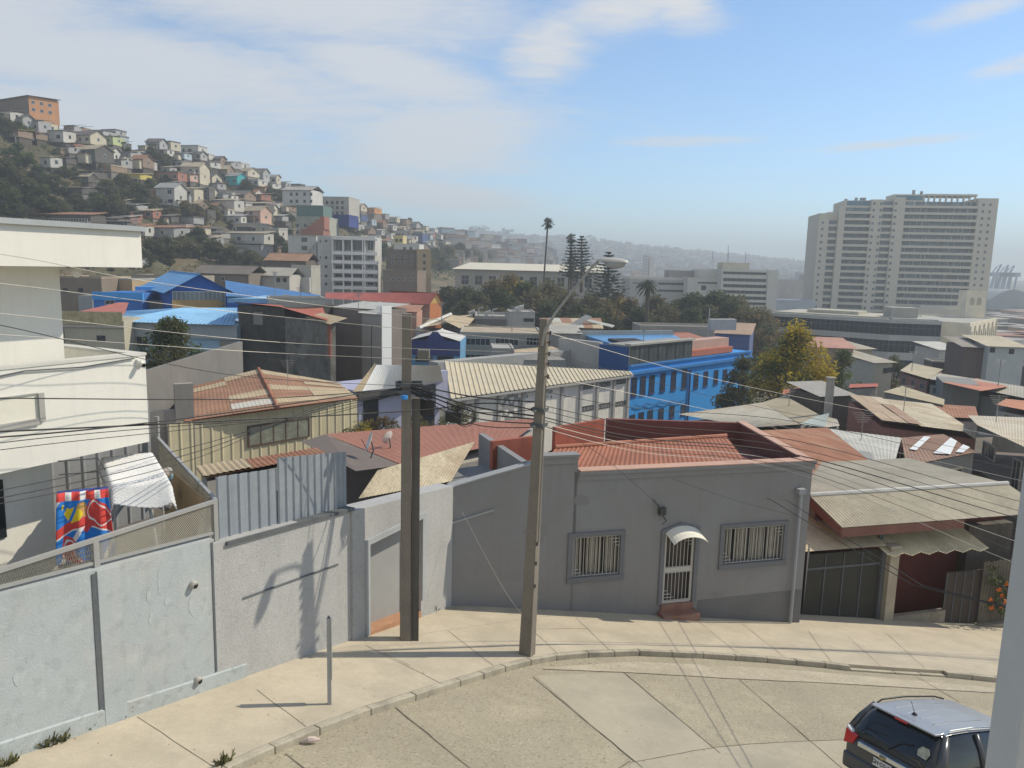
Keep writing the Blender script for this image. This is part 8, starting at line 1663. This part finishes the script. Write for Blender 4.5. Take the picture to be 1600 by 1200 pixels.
def hill_house(px, py, wpx, hpx, c, rc, kind, rnd, az=None, wins=True, group='houses on the hillside'):
    P = hill_pt(px, py); sc_ = P.y / 1200.0 / cos(atan2(px - 800, 1200)) * 1.0
    w, h = wpx * 1.22 * sc_, hpx * .86 * sc_; az = az or rnd.uniform(96, 116); D = rnd.uniform(.6, .9) * max(6, min(w, 9))
    A = at(px - wpx / 2, py, P.y); f = Fr((A.x, A.y, 0), az); z0 = A.z; z1 = z0 + h
    w = w * .82 / max(.5, sin(radians(az)))
    root = thing('hill_house', None, 'house', f.p(w / 2, z0, -D / 2), group); wm = wcol(HC[c][1], var=.14); rm = rcol(HR[rc][1])
    M = MB(); f.box(M, 0, w, z0, z1, -D, 0)
    if kind == 'g':
        ri = min(1.9, .28 * D)
        for u in (0, w): M.q(f.p(u, z1, 0), f.p(u, z1, -D), f.p(u, z1 + ri - .06, -D / 2))
    M.build('wall', wm, root); M = MB(); f.box(M, .25, w - .25, z0 - 6, z0 - .01, -D + .2, -.35); M.build('foundation', wcol(rnd.choice(((.10, .085, .07), (.16, .145, .125), (.22, .20, .18)))), root)
    if wins and rnd.random() < .55:
        M = MB(); a = rnd.uniform(.15, .6) * w; e = rnd.uniform(1.2, 2.6); hh = h * rnd.uniform(.45, .8)
        if rnd.random() < .5: f.box(M, a, min(w, a + .4 * w), z0 - .6, z0 + hh, .002, e, 0); f.box(M, a - .2, min(w, a + .4 * w) + .2, z0 + hh + .001, z0 + hh + .12, .002, e + .3, 1); M.build('annex', [wcol(HC[rnd.choice('gbkc')][1]), rcol(HR[rnd.choice('gtr')][1])], root)
        else:
            f.box(M, 0, w, z0 + .0, z0 + .12, .002, 1.1); f.box(M, 0, w, z0 + .85, z0 + .95, 1.0, 1.1)
            for q in range(int(w / .9) + 1): f.box(M, q * .9, q * .9 + .1, z0 + .121, z0 + .849, 1.0, 1.1)
            for q in (.2, w - .35): f.box(M, q, q + .15, z0 - 5, z0 - .001, .8, .95)
            M.build('balcony', wcol(HC[rnd.choice('gbwk')][1]), root)
    M = MB(); o = .5
    if kind == 'g':
        dz = ri * o / (D / 2); a, b, r0, r1, cc, d = f.p(-o, z1 - dz, o), f.p(w + o, z1 - dz, o), f.p(-o, z1 + ri, -D / 2), f.p(w + o, z1 + ri, -D / 2), f.p(w + o, z1 - dz, -D - o), f.p(-o, z1 - dz, -D - o)
        M.slab(a, b, r1, r0, .1); M.slab(r0, r1, cc, d, .1)
    elif kind == 's': M.slab(f.p(-o, z1 + .1, o), f.p(w + o, z1 + .1, o), f.p(w + o, z1 + 1.1, -D - o), f.p(-o, z1 + 1.1, -D - o), .12)
    else: f.box(M, -.15, w + .15, z1 + .001, z1 + .4, -D - .15, .15)
    M.build('roof', rm, root)
    if wins and h > 2.2:
        st = max(1, round(h / 2.9)); nw = max(1, int(w / 2.6)); fm = M_FRW if c not in 'w' else M_FRD
        for s in range(st):
            for k in range(nw):
                if rnd.random() < .22: continue
                ww = rnd.choice((.9, 1.1, 1.5, 1.8)); u = w * (k + .5) / nw - ww / 2 + rnd.uniform(-.2, .2); v = z0 + (s + .3) * h / st; MM = MB(); f.box(MM, u, u + ww, v, v + 1.25, -.01, .04, 0); f.box(MM, u + .08, u + ww - .08, v + .08, v + 1.17, .041, .06, 1); MM.build('window', [fm, M_GLASS], root)
        R_ = f.right(w); MM = MB(); R_.box(MM, D * .5 - .5, D * .5 + .5, z0 + h * .4, z0 + h * .4 + 1.2, -.01, .05, 0); R_.box(MM, D * .5 - .42, D * .5 + .42, z0 + h * .4 + .08, z0 + h * .4 + 1.12, .051, .07, 1); MM.build('window', [fm, M_GLASS], root)
    return root
ROWS = [
 ('ridge line', [(108, 206, 16, 9, 'g', 'g', 's'), (122, 208, 14, 8, 'b', 'd', 's'), (146, 215, 26, 11, 'g', 'g', 's'), (170, 213, 22, 9, 'g', 'd', 'f'), (183, 224, 12, 10, 'l', 'd', 'f'), (222, 236, 12, 7, 'c', 't', 'f'), (238, 233, 20, 12, 'g', 'd', 'g'), (262, 235, 13, 13, 'c', 'd', 'f'), (252, 243, 18, 9, 'w', 'g', 's'), (296, 241, 26, 13, 'w', 'g', 'f'), (318, 249, 16, 8, 'w', 'w', 'f'), (336, 257, 18, 10, 'b', 'd', 'g'), (352, 263, 22, 10, 'g', 't', 's'), (368, 265, 18, 10, 'w', 'w', 'f'), (399, 282, 24, 15, 'g', 'd', 'g'), (424, 287, 16, 12, 'c', 'g', 'g'), (440, 293, 14, 8, 'g', 'd', 's'), (460, 296, 18, 8, 'k', 'd', 'f'), (478, 300, 14, 8, 'w', 'g', 'f'), (556, 330, 18, 9, 'c', 't', 'g'), (576, 334, 20, 10, 'o', 't', 's'), (596, 342, 14, 8, 'g', 'g', 'f'), (612, 347, 16, 8, 'c', 'g', 's'), (628, 350, 14, 8, 'b', 'd', 'f'), (645, 356, 12, 7, 'g', 'd', 'g'), (660, 360, 12, 7, 'c', 'g', 'f'), (674, 363, 11, 6, 'w', 'g', 'f')]),
 ('second row below the ridge', [(8, 190, 18, 14, 'w', 'd', 's'), (28, 200, 18, 15, 'g', 'd', 'g'), (50, 207, 22, 17, 'g', 't', 's'), (66, 208, 16, 14, 'c', 'g', 's'), (84, 222, 26, 17, 'w', 'g', 's'), (122, 226, 42, 14, 'c', 'd', 'g'), (163, 226, 24, 13, 'v', 'g', 's'), (186, 232, 14, 9, 'k', 'd', 's'), (276, 248, 22, 9, 'l', 'g', 's'), (305, 250, 18, 10, 'g', 'd', 'g'), (320, 262, 20, 9, 'w', 't', 's'), (344, 272, 20, 9, 'b', 't', 'g'), (378, 276, 22, 9, 'c', 't', 'g'), (392, 290, 24, 9, 'w', 'w', 'f'), (415, 294, 22, 8, 'w', 'g', 's'), (556, 345, 18, 10, 'n', 'd', 'f'), (574, 352, 16, 10, 'l', 'g', 'f'), (590, 355, 18, 9, 'b', 'r', 'g'), (607, 360, 15, 9, 'w', 'g', 's'), (624, 364, 15, 9, 'c', 't', 'g'), (652, 379, 17, 15, 'n', 'd', 'f'), (666, 379, 13, 13, 'l', 'w', 'f'), (684, 374, 11, 8, 'w', 'g', 'f')]),
 ('third row below the ridge', [(15, 214, 26, 9, 'b', 'm', 's'), (48, 218, 20, 8, 'b', 'r', 's'), (72, 262, 18, 15, 'w', 't', 's'), (100, 240, 20, 10, 'g', 'd', 's'), (134, 254, 34, 20, 'k', 't', 'g'), (164, 254, 20, 19, 'w', 'd', 'g'), (192, 250, 26, 12, 'g', 't', 's'), (206, 262, 36, 14, 'b', 'r', 'g'), (224, 265, 16, 12, 'w', 'd', 's'), (277, 262, 18, 9, 'w', 'g', 's'), (297, 287, 28, 28, 'c', 't', 'g'), (332, 296, 20, 9, 'g', 'd', 's'), (363, 290, 20, 16, 't', 'g', 'g'), (404, 300, 18, 8, 'b', 'r', 's'), (552, 360, 18, 9, 'w', 'w', 'f'), (570, 366, 18, 10, 'b', 'd', 'g'), (588, 368, 16, 9, 'g', 'g', 's'), (604, 373, 15, 9, 'w', 'w', 'f'), (636, 376, 18, 8, 'w', 'g', 'f'), (690, 386, 14, 9, 'c', 'g', 'f')]),
 ('fourth row below the ridge', [(128, 278, 30, 10, 'k', 'd', 's'), (192, 280, 50, 8, 'y', 'm', 's'), (158, 268, 30, 9, 'b', 't', 'f'), (182, 262, 20, 12, 'g', 't', 's'), (256, 282, 42, 13, 'r', 'd', 'f'), (286, 284, 26, 11, 'p', 'r', 's'), (318, 306, 20, 10, 'c', 'd', 'g'), (345, 308, 22, 8, 'w', 'd', 's'), (370, 312, 26, 9, 'b', 'd', 'g'), (442, 330, 22, 9, 'b', 't', 'g'), (556, 376, 18, 9, 'c', 'g', 'f'), (576, 382, 18, 10, 'w', 'g', 'g'), (596, 384, 16, 9, 'b', 'r', 's'), (668, 392, 20, 9, 'w', 'w', 'f'), (700, 396, 14, 8, 'w', 'g', 'f')]),
 ('fifth row below the ridge', [(258, 321, 28, 29, 'w', 'g', 'g'), (289, 321, 28, 27, 'c', 't', 's'), (316, 314, 20, 20, 'k', 'd', 'f'), (350, 330, 36, 18, 'w', 't', 's'), (375, 331, 20, 14, 'w', 'g', 'f'), (402, 332, 28, 15, 'k', 't', 's'), (418, 336, 14, 15, 'c', 'g', 'g'), (432, 345, 20, 8, 'g', 'g', 's'), (570, 394, 18, 9, 'w', 'g', 's'), (692, 408, 22, 9, 'b', 'r', 'g')]),
 ('lower hillside row', [(145, 305, 30, 10, 'l', 'g', 's'), (112, 303, 36, 9, 'k', 'd', 's'), (365, 350, 22, 13, 'w', 'g', 's'), (394, 349, 30, 22, 'p', 't', 'g'), (384, 366, 44, 17, 'c', 'w', 'f'), (421, 374, 30, 18, 'w', 'w', 'f'), (438, 358, 18, 12, 'k', 'd', 'f'), (330, 384, 16, 13, 'g', 't', 's')]),
 ('lowest hillside row', [(88, 346, 100, 11, 'k', 'r', 's'), (176, 358, 40, 12, 'k', 'd', 's'), (212, 368, 26, 15, 'w', 'r', 's'), (250, 371, 50, 16, 'g', 'r', 's'), (290, 368, 34, 13, 'c', 'r', 's'), (380, 380, 70, 17, 'w', 't', 's'), (386, 400, 52, 17, 'g', 'g', 'f')]),
]
def hill_town():
    rnd = random.Random(12)
    hs = {}
    ex = random.Random(77); bounds = [0, .10, .26, .42, .57, .72, .86, .98]
    for ri, (row, L) in enumerate(ROWS):
        for _ in range((14, 20, 20, 18, 12, 8, 6)[ri]):
            px = ex.uniform(92, 700) if ri < 5 else ex.uniform(60, 470); yr = interp(RIDGE, px); py = lerp(yr + 4, 420, lerp(bounds[ri], bounds[ri + 1], ex.random())); s = 1 if px < 400 else .75
            if 440 < px < 548 and ri > 0: continue
            L.append((px, py, ex.uniform(13, 24) * s, ex.uniform(7, 12) * s, ex.choice('gkbbckwgr'), ex.choice('gtrdd'), ex.choice('ssgf')))
    for row, L in ROWS:
        L = sorted(L); cnt = {}
        for t in L: k = (HC[t[4]][0], {'g': 'gabled', 's': 'sloping', 'f': 'flat'}[t[6]], HR[t[5]][0]); cnt[k] = cnt.get(k, 0) + 1
        num = {}
        for t in L:
            k = (HC[t[4]][0], {'g': 'gabled', 's': 'sloping', 'f': 'flat'}[t[6]], HR[t[5]][0]); o = hill_house(*t, rnd, wins=t[2] >= 13)
            num[k] = num.get(k, 0) + 1
            q = '' if cnt[k] == 1 else ', ' + nth(num[k]) + ' of its kind'
            o['label'] = '%s house, %s %s roof, %s%s' % (k[0], k[1], k[2], row, q)
    # the long orange block on the top left
    b = Bld('orange_block', 'large orange two storey block with a brown front, highest on the hill at the left', 'building', -24, 160, 296, 45, 120, 10.5, at(45, 193, 296).z - 1.5, wcol((.50, .25, .12)))
    M = MB(); b.fr.box(M, 0, b.W, b.zb, b.zt, .001, .08); M.build('brown_front', wcol((.20, .155, .12)), b.root); b.shed(rcol((.26, .2, .16)), .5, .8, .6)
    M = MB(); b.fr.box(M, .4, b.W - .3, b.zb - 7, b.zb - .01, -b.D + .2, -.3); M.build('foundation', wcol((.15, .125, .09)), b.root)
    for k in range(3):
        for v in (1.2, 4.0): f = b.face('r'); window(b.root, f, .8 + k * 2.9, 2.1 + k * 2.9, b.zt - 6.2 + v * .9, b.zt - 5.0 + v * .9, M_FRW, M_GLASS, 2)
    # trees and scrub on the slope: copies of one scrub tree per colour
    pro = {}
    spots = [(-40, 250, 46), (-15, 285, 50), (12, 300, 48), (30, 262, 44), (48, 318, 42), (5, 330, 44), (-50, 320, 50), (70, 335, 40), (25, 340, 36), (60, 290, 36), (95, 340, 34), (120, 330, 32), (150, 330, 34), (170, 318, 38), (195, 312, 40), (215, 325, 44), (232, 330, 34), (180, 340, 34), (205, 345, 30), (140, 345, 26), (235, 300, 26), (250, 262, 24), (236, 255, 26), (260, 255, 18), (218, 248, 16), (270, 340, 24), (290, 340, 26), (312, 345, 28), (335, 342, 26), (330, 325, 16), (235, 400, 36), (262, 405, 38), (288, 400, 40), (312, 395, 44), (340, 408, 36), (362, 418, 34), (390, 420, 30), (420, 398, 26), (432, 388, 24), (410, 410, 28), (445, 400, 24), (448, 345, 18), (340, 295, 18), (325, 288, 16), (310, 285, 16), (385, 305, 24), (405, 312, 20), (420, 308, 20), (440, 318, 22), (436, 305, 14), (455, 330, 16), (318, 270, 16), (225, 415, 30), (468, 345, 12), (200, 240, 14), (195, 232, 12), (90, 300, 26), (100, 275, 20), (330, 405, 34), (600, 405, 24), (590, 395, 18), (665, 420, 26), (680, 412, 28), (700, 415, 30), (718, 412, 30), (738, 414, 28), (690, 425, 24), (735, 400, 18), (755, 405, 20), (552, 352, 10), (562, 372, 10), (582, 374, 10), (630, 390, 12), (645, 395, 12), (672, 400, 12), (615, 352, 8), (640, 345, 8), (655, 354, 8)]
    er = random.Random(8)
    for _ in range(45):
        px = er.uniform(60, 560); spots.append((px, lerp(interp(RIDGE, px) + 10, 425, er.random()), er.uniform(9, 20)))
    spots += [(6, 211, 34), (30, 213, 28), (58, 207, 22), (84, 206, 14), (-16, 208, 36)]
    spots += [(x, y, 16) for x, y in ((446, 328), (466, 326), (486, 327), (452, 345), (448, 365), (502, 345), (500, 318), (550, 340), (548, 360), (496, 340))]
    kinds = ('dark', 'olive', 'brown', 'green'); sets = {'dark': ['dark', 'dark', 'olive'], 'olive': ['olive', 'dark'], 'brown': ['brown', 'olive'], 'green': ['green', 'dark']}; made = []
    for i, (px, py, s) in enumerate(spots):
        k = 'brown' if (270 <= px <= 340 and 335 <= py <= 346) or px > 550 and py > 385 and rnd.random() < .3 else rnd.choice(('dark', 'dark', 'olive', 'green')); p = hill_pt(px, py); p.z -= 1.5
        if k not in pro: o = make_tree('hill_tree', '', 'tree', p, 10.0, 5.6, sets[k], rnd, 34, 120, .42, .02, 'trees on the hillside'); pro[k] = o
        else: o = copy_tree(pro[k], None, p)
        w = s * 1.25 * p.y / 1200 / 10.0; o.scale = (w * rnd.uniform(.8, 1.1), w * rnd.uniform(.8, 1.1), w * rnd.uniform(.75, 1.0)); o.rotation_euler = (0, 0, rnd.uniform(0, 6.28)); made.append((k, px, py, o))
    zone = lambda px, py: 'left flank' if px < 130 else ('upper slope' if py < 325 and px < 480 else ('lower slope' if px < 480 else 'far shoulder'))
    cnt = {}; nm = {'dark': 'dark green', 'olive': 'olive', 'brown': 'brown', 'green': 'mid green'}
    for k, px, py, o in sorted(made, key=lambda t: t[1]):
        z = zone(px, py); cnt[(k, z)] = cnt.get((k, z), 0) + 1; o['label'] = '%s tree on the %s of the hill, %s of its colour' % (nm[k], z, nth(cnt[(k, z)]))
    M = MB()
    for _ in range(900):
        px = rnd.uniform(-120, 800); y = lerp(interp(RIDGE, px) + 6, 440, rnd.random()); p = hill_pt(px, y); leafy(M, p + V((0, 0, .4)), rnd.uniform(1, 3.2) * p.y / 260, 22, .45 * p.y / 260, rnd, rnd.randrange(4), .6)
    tag(M.build('undergrowth', [LEAF[k] for k in ('olive', 'dark', 'brown', 'green')], origin=(0, 0, 0)), 'scrub and undergrowth covering the hill between the houses', 'scrub', kind='stuff')
hill_town()
def port_and_masts():
    sea = MB(); sea.q((520, 1250, -17.6), (4100, 1250, -17.6), (4100, 4450, -17.6), (900, 4450, -17.6)); tag(sea.build('sea', mat('m_sea', (.06, .12, .17), rough=.25, var=.1, scale=.01, spec=.6)), kind='structure')
    cm = wcol((.20, .27, .36), var=.05, streak=0)
    for i, (px, tilt) in enumerate(((1556, 9), (1568, 8), (1576, 9))):
        Y = 1000; b = at(px - 6, 440, Y); b.z = -17; s = Y / 1200
        root = thing('port_crane', 'blue grey container crane at the hazy port with its boom raised, %s' % ('nearest the tower', 'between the other two', 'furthest from the tower')[i], 'crane', b, 'container cranes'); top = at(px, 432, Y)
        for dx, dy in ((-8, -6), (8, -6), (-8, 8), (8, 8)): M = MB(); M.tube([b + V((dx, dy, 0)), V((top.x + dx * .8, top.y + dy, top.z))], 1.2, 5); M.build('leg', cm, root)
        M = MB(); M.ob(V((top.x - 10, top.y - 8, top.z)), V((20, 0, 0)), V((0, 18, 0)), V((0, 0, 5))); M.build('machine_house', cm, root); M = MB(); e = at(px + tilt, 413 + i, Y); M.tube([top + V((0, 0, 3)), e], [1.6, 1.0], 5); M.tube([top + V((-6, 0, 3)), at(px + 1, 417 + i, Y)], .8, 4); M.tube([at(px + 1, 417 + i, Y), e], .4, 4); M.build('boom', cm, root)
    M = MB(); p = at(1545, 470, 520); p.z = -17.5; q = at(1620, 470, 520); n = 12; L = (q.x - p.x)
    for k in range(n):
        f = lambda j: V((p.x + L * j / n, p.y, at(1580, 470, 520).z + 7.5 * sin(pi * j / n)))
        M.hexa([f(k), f(k + 1), f(k + 1) + V((0, 60, 0)), f(k) + V((0, 60, 0))], [V((f(k).x, p.y, -18)), V((f(k + 1).x, p.y, -18)), V((f(k + 1).x, p.y + 60, -18)), V((f(k).x, p.y + 60, -18))])
    tag(M.build('arched_depot', wcol((.33, .36, .37))), 'grey depot with shallow arched roof below the port cranes', 'depot')
    mm = wcol((.22, .22, .24), var=.05, streak=0)
    for px, y0, y1, Y, lab in ((1138, 404, 383, 900, 'tall radio mast on the far ridge above the white office block'), (1165, 406, 393, 1000, 'shorter radio mast right of the tall mast on the far ridge'), (794, 386, 368, 700, 'thin pale mast left of the tall fan palm'), (1114, 401, 391, 1000, 'thin mast on the far ridge left of the tall radio mast')):
        b = at(px, y0 + 4, Y); t = at(px, y1, Y); M = MB(); w = .9 * Y / 900
        for dx in (-w, w): M.tube([b + V((dx, 0, -10)), t], .28 * Y / 900, 4)
        for k in range(8): a = k / 8; M.tube([b.lerp(t, a) + V((-w * (1 - a), 0, 0)), b.lerp(t, a + .1) + V((w * (1 - a - .1), 0, 0))], .2 * Y / 900, 4)
        tag(M.build('radio_mast', mm), lab, 'mast', 'radio masts')
    for nm, lab, x0, y0, Y, x1, c in (('white_high_rise', 'slim white high rise left of the tower far off in the haze', 1254, 427, 620, 1262, (.55, .55, .53)), ('grey_high_rise', 'grey banded high rise beside the slim white one', 1262, 431, 560, 1278, (.42, .41, .39)), ('twin_high_rise', 'pair of pale high rises alone on the far ridge', 1008, 398, 900, 1013, (.56, .54, .50)), ('pale_block', 'pale long block behind the white office wing', 1215, 438, 430, 1262, (.50, .50, .49)), ('blue_grey_roof_depot', 'blue grey roofed depot at the foot of the white office block', 1212, 470, 300, 1275, (.40, .45, .50))):
        b = Bld(nm, lab, 'building', x0, y0, Y, x1, 92, 18, -18, wcol(c, streak=.05)); b.flat(rcol(tuple(x * .9 for x in c)), .5, wcol(c, streak=.05))
        if nm == 'twin_high_rise': M = MB(); b.fr.box(M, b.W + 2, b.W + 7, -18, b.zt - 1.5, -14, 0); M.build('second_block', wcol(c, streak=.05), b.root)
        for k in range(5): b.fr and None
        if 'rise' in nm:
            for k in range(8): z = b.zt - 3 - k * 2.8; window(b.root, b.fr, .6, b.W - .6, z, z + 1.3, M_FRW, M_GLASS, 4)
port_and_masts()
# ================================================================== cables
def spline(P, n=14):
    out = []
    for i in range(len(P) - 1):
        p0, p1, p2, p3 = P[max(i - 1, 0)], P[i], P[i + 1], P[min(i + 2, len(P) - 1)]
        for k in range(n):
            t = k / n; out.append(.5 * ((2 * p1) + (p2 - p0) * t + (2 * p0 - 5 * p1 + 4 * p2 - p3) * t * t + (3 * p1 - p0 - 3 * p2 + p3) * t ** 3))
    return out + [P[-1]]
def cables():
    dk = mat('m_cable_black', (.03, .03, .03), rough=.6, var=.1); lt = mat('m_cable_bare', (.42, .40, .36), rough=.5, var=.1, metal=.3)
    def cab(lab, pts, r=.011, mt=dk):
        M = MB(); M.tube(spline([at(x, y, Y) for x, y, Y in pts]), r * .78, 5); tag(M.build('overhead_cable', mt), lab, 'cable', 'overhead cables')
    p1, p2 = 16.75, 17.0
    cab('highest bare wire, crossing the white roof slab edge to the slim pole', [(-500, 340, 7.6), (0, 397, 10.4), (220, 438, 12.6), (500, 477, 15.8), (853, 520, p2)], .007, lt)
    cab('second bare wire from the top, crossing the shaded upper white wall', [(-500, 392, 7.6), (0, 443, 10.4), (390, 490, 15), (853, 535, p2)], .008, lt)
    cab('third bare wire from the top, ending at the slim pole', [(-500, 450, 7.6), (0, 490, 10.4), (440, 535, 15.4), (853, 552, p2)], .007, lt)
    cab('fourth bare wire from the top, ending at the slim pole', [(-500, 500, 7.6), (0, 523, 10.4), (420, 551, 15.2), (853, 570, p2)], .007, lt)
    cab('dark wire dipping across the lit triangle of the white wall', [(-500, 420, 7.6), (0, 508, 10.2), (230, 562, 12.6), (400, 590, 14.4), (628, 603, p1)], .008)
    cab('single dark cable running level across the white lower storey', [(-500, 616, 7.6), (0, 622, 10.2), (400, 623, 15), (628, 608, p1)], .012)
    cab('thickest cable crossing low over the white storey to both poles', [(-500, 690, 7.6), (0, 674, 10.2), (300, 660, 13.2), (640, 642, p1 - .4), (760, 630, 16.6), (832, 640, p2 - .2)], .018)
    cab('dark cable just under the thickest one at the left', [(-500, 705, 7.6), (0, 683, 10.2), (300, 652, 13.2), (628, 606, p1)], .016)
    for i, (y0, ym, r) in enumerate(((692, 664, .009), (703, 668, .008), (766, 700, .009), (778, 708, .010), (787, 716, .008))):
        cab('%s of five slack dark cables rising from the terrace to the thick pole' % ('uppermost', 'second', 'middle', 'fourth', 'lowest')[i], [(-500, y0 + 75, 7.6), (0, y0, 10.2), (300, ym + 2 * i - (6 if i > 1 else 0), 13.2), (500, 650 - 4 * i, 15.9), (630, 612 + i, p1)], r)
    for i, (ya, yb_, sg, r) in enumerate(((600, 628, 6, .02), (604, 650, 8, .025), (607, 655, 12, .02), (611, 662, 16, .018), (613, 668, 22, .014), (606, 640, 20, .012))):
        cab('%s of the six cables bundled between the two poles' % ('uppermost', 'second', 'third', 'fourth', 'lowest', 'slackest')[i], [(642, ya, p1), (740, (ya + yb_) / 2 + sg, 16.9), (836, yb_, p2)], r)
    for i, (y0, ym, y1, r, mt) in enumerate(((610, 660, 735, .010, dk), (632, 690, 785, .012, dk), (640, 702, 800, .010, dk), (650, 712, 812, .018, dk), (655, 718, 830, .013, dk), (660, 727, 850, .010, lt), (664, 735, 865, .009, dk), (667, 741, 885, .009, lt))):
        cab('%s of eight cables fanning right from the slim pole over the red roof' % ('uppermost', 'second', 'third', 'fourth', 'fifth', 'sixth', 'seventh', 'lowest')[i], [(842, y0, p2), (1000, lerp(y0, ym, .45) + 6, 18.4), (1250, ym, 20.5), (1600, y1, 22.6), (2000, y1 + (y1 - ym) * 1.0, 24)], r, mt)
    for i, (y0, ym, y1) in enumerate(((520, 600, 690), (552, 628, 722), (588, 650, 752))):
        cab('%s bare wire crossing the vivid blue building from the slim pole' % ('upper', 'middle', 'lower')[i], [(856, y0, p2), (1150, ym, 20), (1600, y1, 23), (1900, y1 + 70, 25)], .007, (lt, dk, lt)[i])
    cab('thin service cable dropping from the slim pole to the door lamp', [(842, 662, p2), (930, 705, 19), (1030, 790, DOOR.y - .35)], .007)
    cab('thin stay wire slanting from the corner ledge to the pavement', [(722, 800, 20.0), (790, 925, 19.0), (838, 985, 18.2)], .006, lt)
    cab('thin cable strung low along the grey facade to the rain pipe', [(1050, 748, 21.8), (1150, 782, 22.2), (1243, 806, 22.6)], .006)
    for i, px in enumerate((1030, 1060)):
        a, b = onplane(px, 972), onplane(1176 + i * 18, 1205); up = V((_sd.x, _sd.y, _sd.z)) / _sd.z
        h = 3.4; M = MB(); M.tube([a + (a - b) * .35 + up * h, a + up * h, b + up * (h - .4), b + (b - a) * .9 + up * (h + .3)], .009, 5); tag(M.build('overhead_cable', dk), '%s of two cables crossing the street whose shadows stripe the road' % ('left', 'right')[i], 'cable', 'overhead cables')
cables()
def antennas():
    mm = mat('m_antenna', (.30, .30, .29), rough=.5, metal=.5, var=.1)
    for px, py, Y, h, lab in ((1410, 660, 52, 2.6, 'thin aerial pole standing on the big grey brown roof'), (1424, 585, 98, 3.0, 'aerial on the tan flat roof above the dull pink wall'), (1232, 640, 57, 1.8, 'aerial on the tan half of the double roof'), (1345, 690, 40, 1.6, 'aerial on the pale grey sheet roof'), (1555, 668, 46, 2.0, 'aerial on the pale roof left of the window frame'), (450, 610, 54, 2.2, 'aerial on the patched workshop roof'), (800, 512, 112, 3.2, 'aerial on the grey office roof'), (560, 488, 90, 2.4, 'aerial on the tall house with the white gable'), (690, 500, 130, 3, 'aerial on the tan hall roof'), (1005, 540, 95, 2.4, 'aerial on the vivid blue building roof'), (470, 478, 92, 2.2, 'aerial on the soot stained house roof'), (1560, 598, 84, 2.6, 'aerial on the red roof cottage'), (430, 455, 120, 3, 'aerial over the deep blue roof')):
        b = at(px, py, Y); M = MB(); M.tube([b - V((0, 0, .6)), b + V((0, 0, h))], .03 * Y / 60, 5)
        for k in range(5): w = .55 - .07 * k; c = b + V((0, 0, h - .05 - .12 * k)); M.tube([c + V((-w, .1 * w, 0)), c + V((w, -.1 * w, 0))], .013 * Y / 60, 4)
        tag(M.build('roof_aerial', mm), lab, 'aerial', 'aerials on the roofs')
antennas()
# ================================================================== haze
def haze():
    M = bpy.data.materials.new('m_haze'); M.use_nodes = True; nt = M.node_tree; nt.nodes.clear(); o = nt.nodes.new('ShaderNodeOutputMaterial'); v = nt.nodes.new('ShaderNodeVolumePrincipled')
    v.inputs['Color'].default_value = (.86, .94, 1, 1); v.inputs['Density'].default_value = HAZE; v.inputs['Anisotropy'].default_value = .15; nt.links.new(v.outputs[0], o.inputs['Volume'])
    B = MB(); B.ob((-2750, -75, -21.5), (7000, 0, 0), (0, 4640, 0), (0, 0, 185)); h = B.build('haze', M, origin=(0, 0, -21.5)); tag(h, 'thin pale sea haze filling the air over the town', 'haze', kind='stuff')
HAZE = .00062
haze()
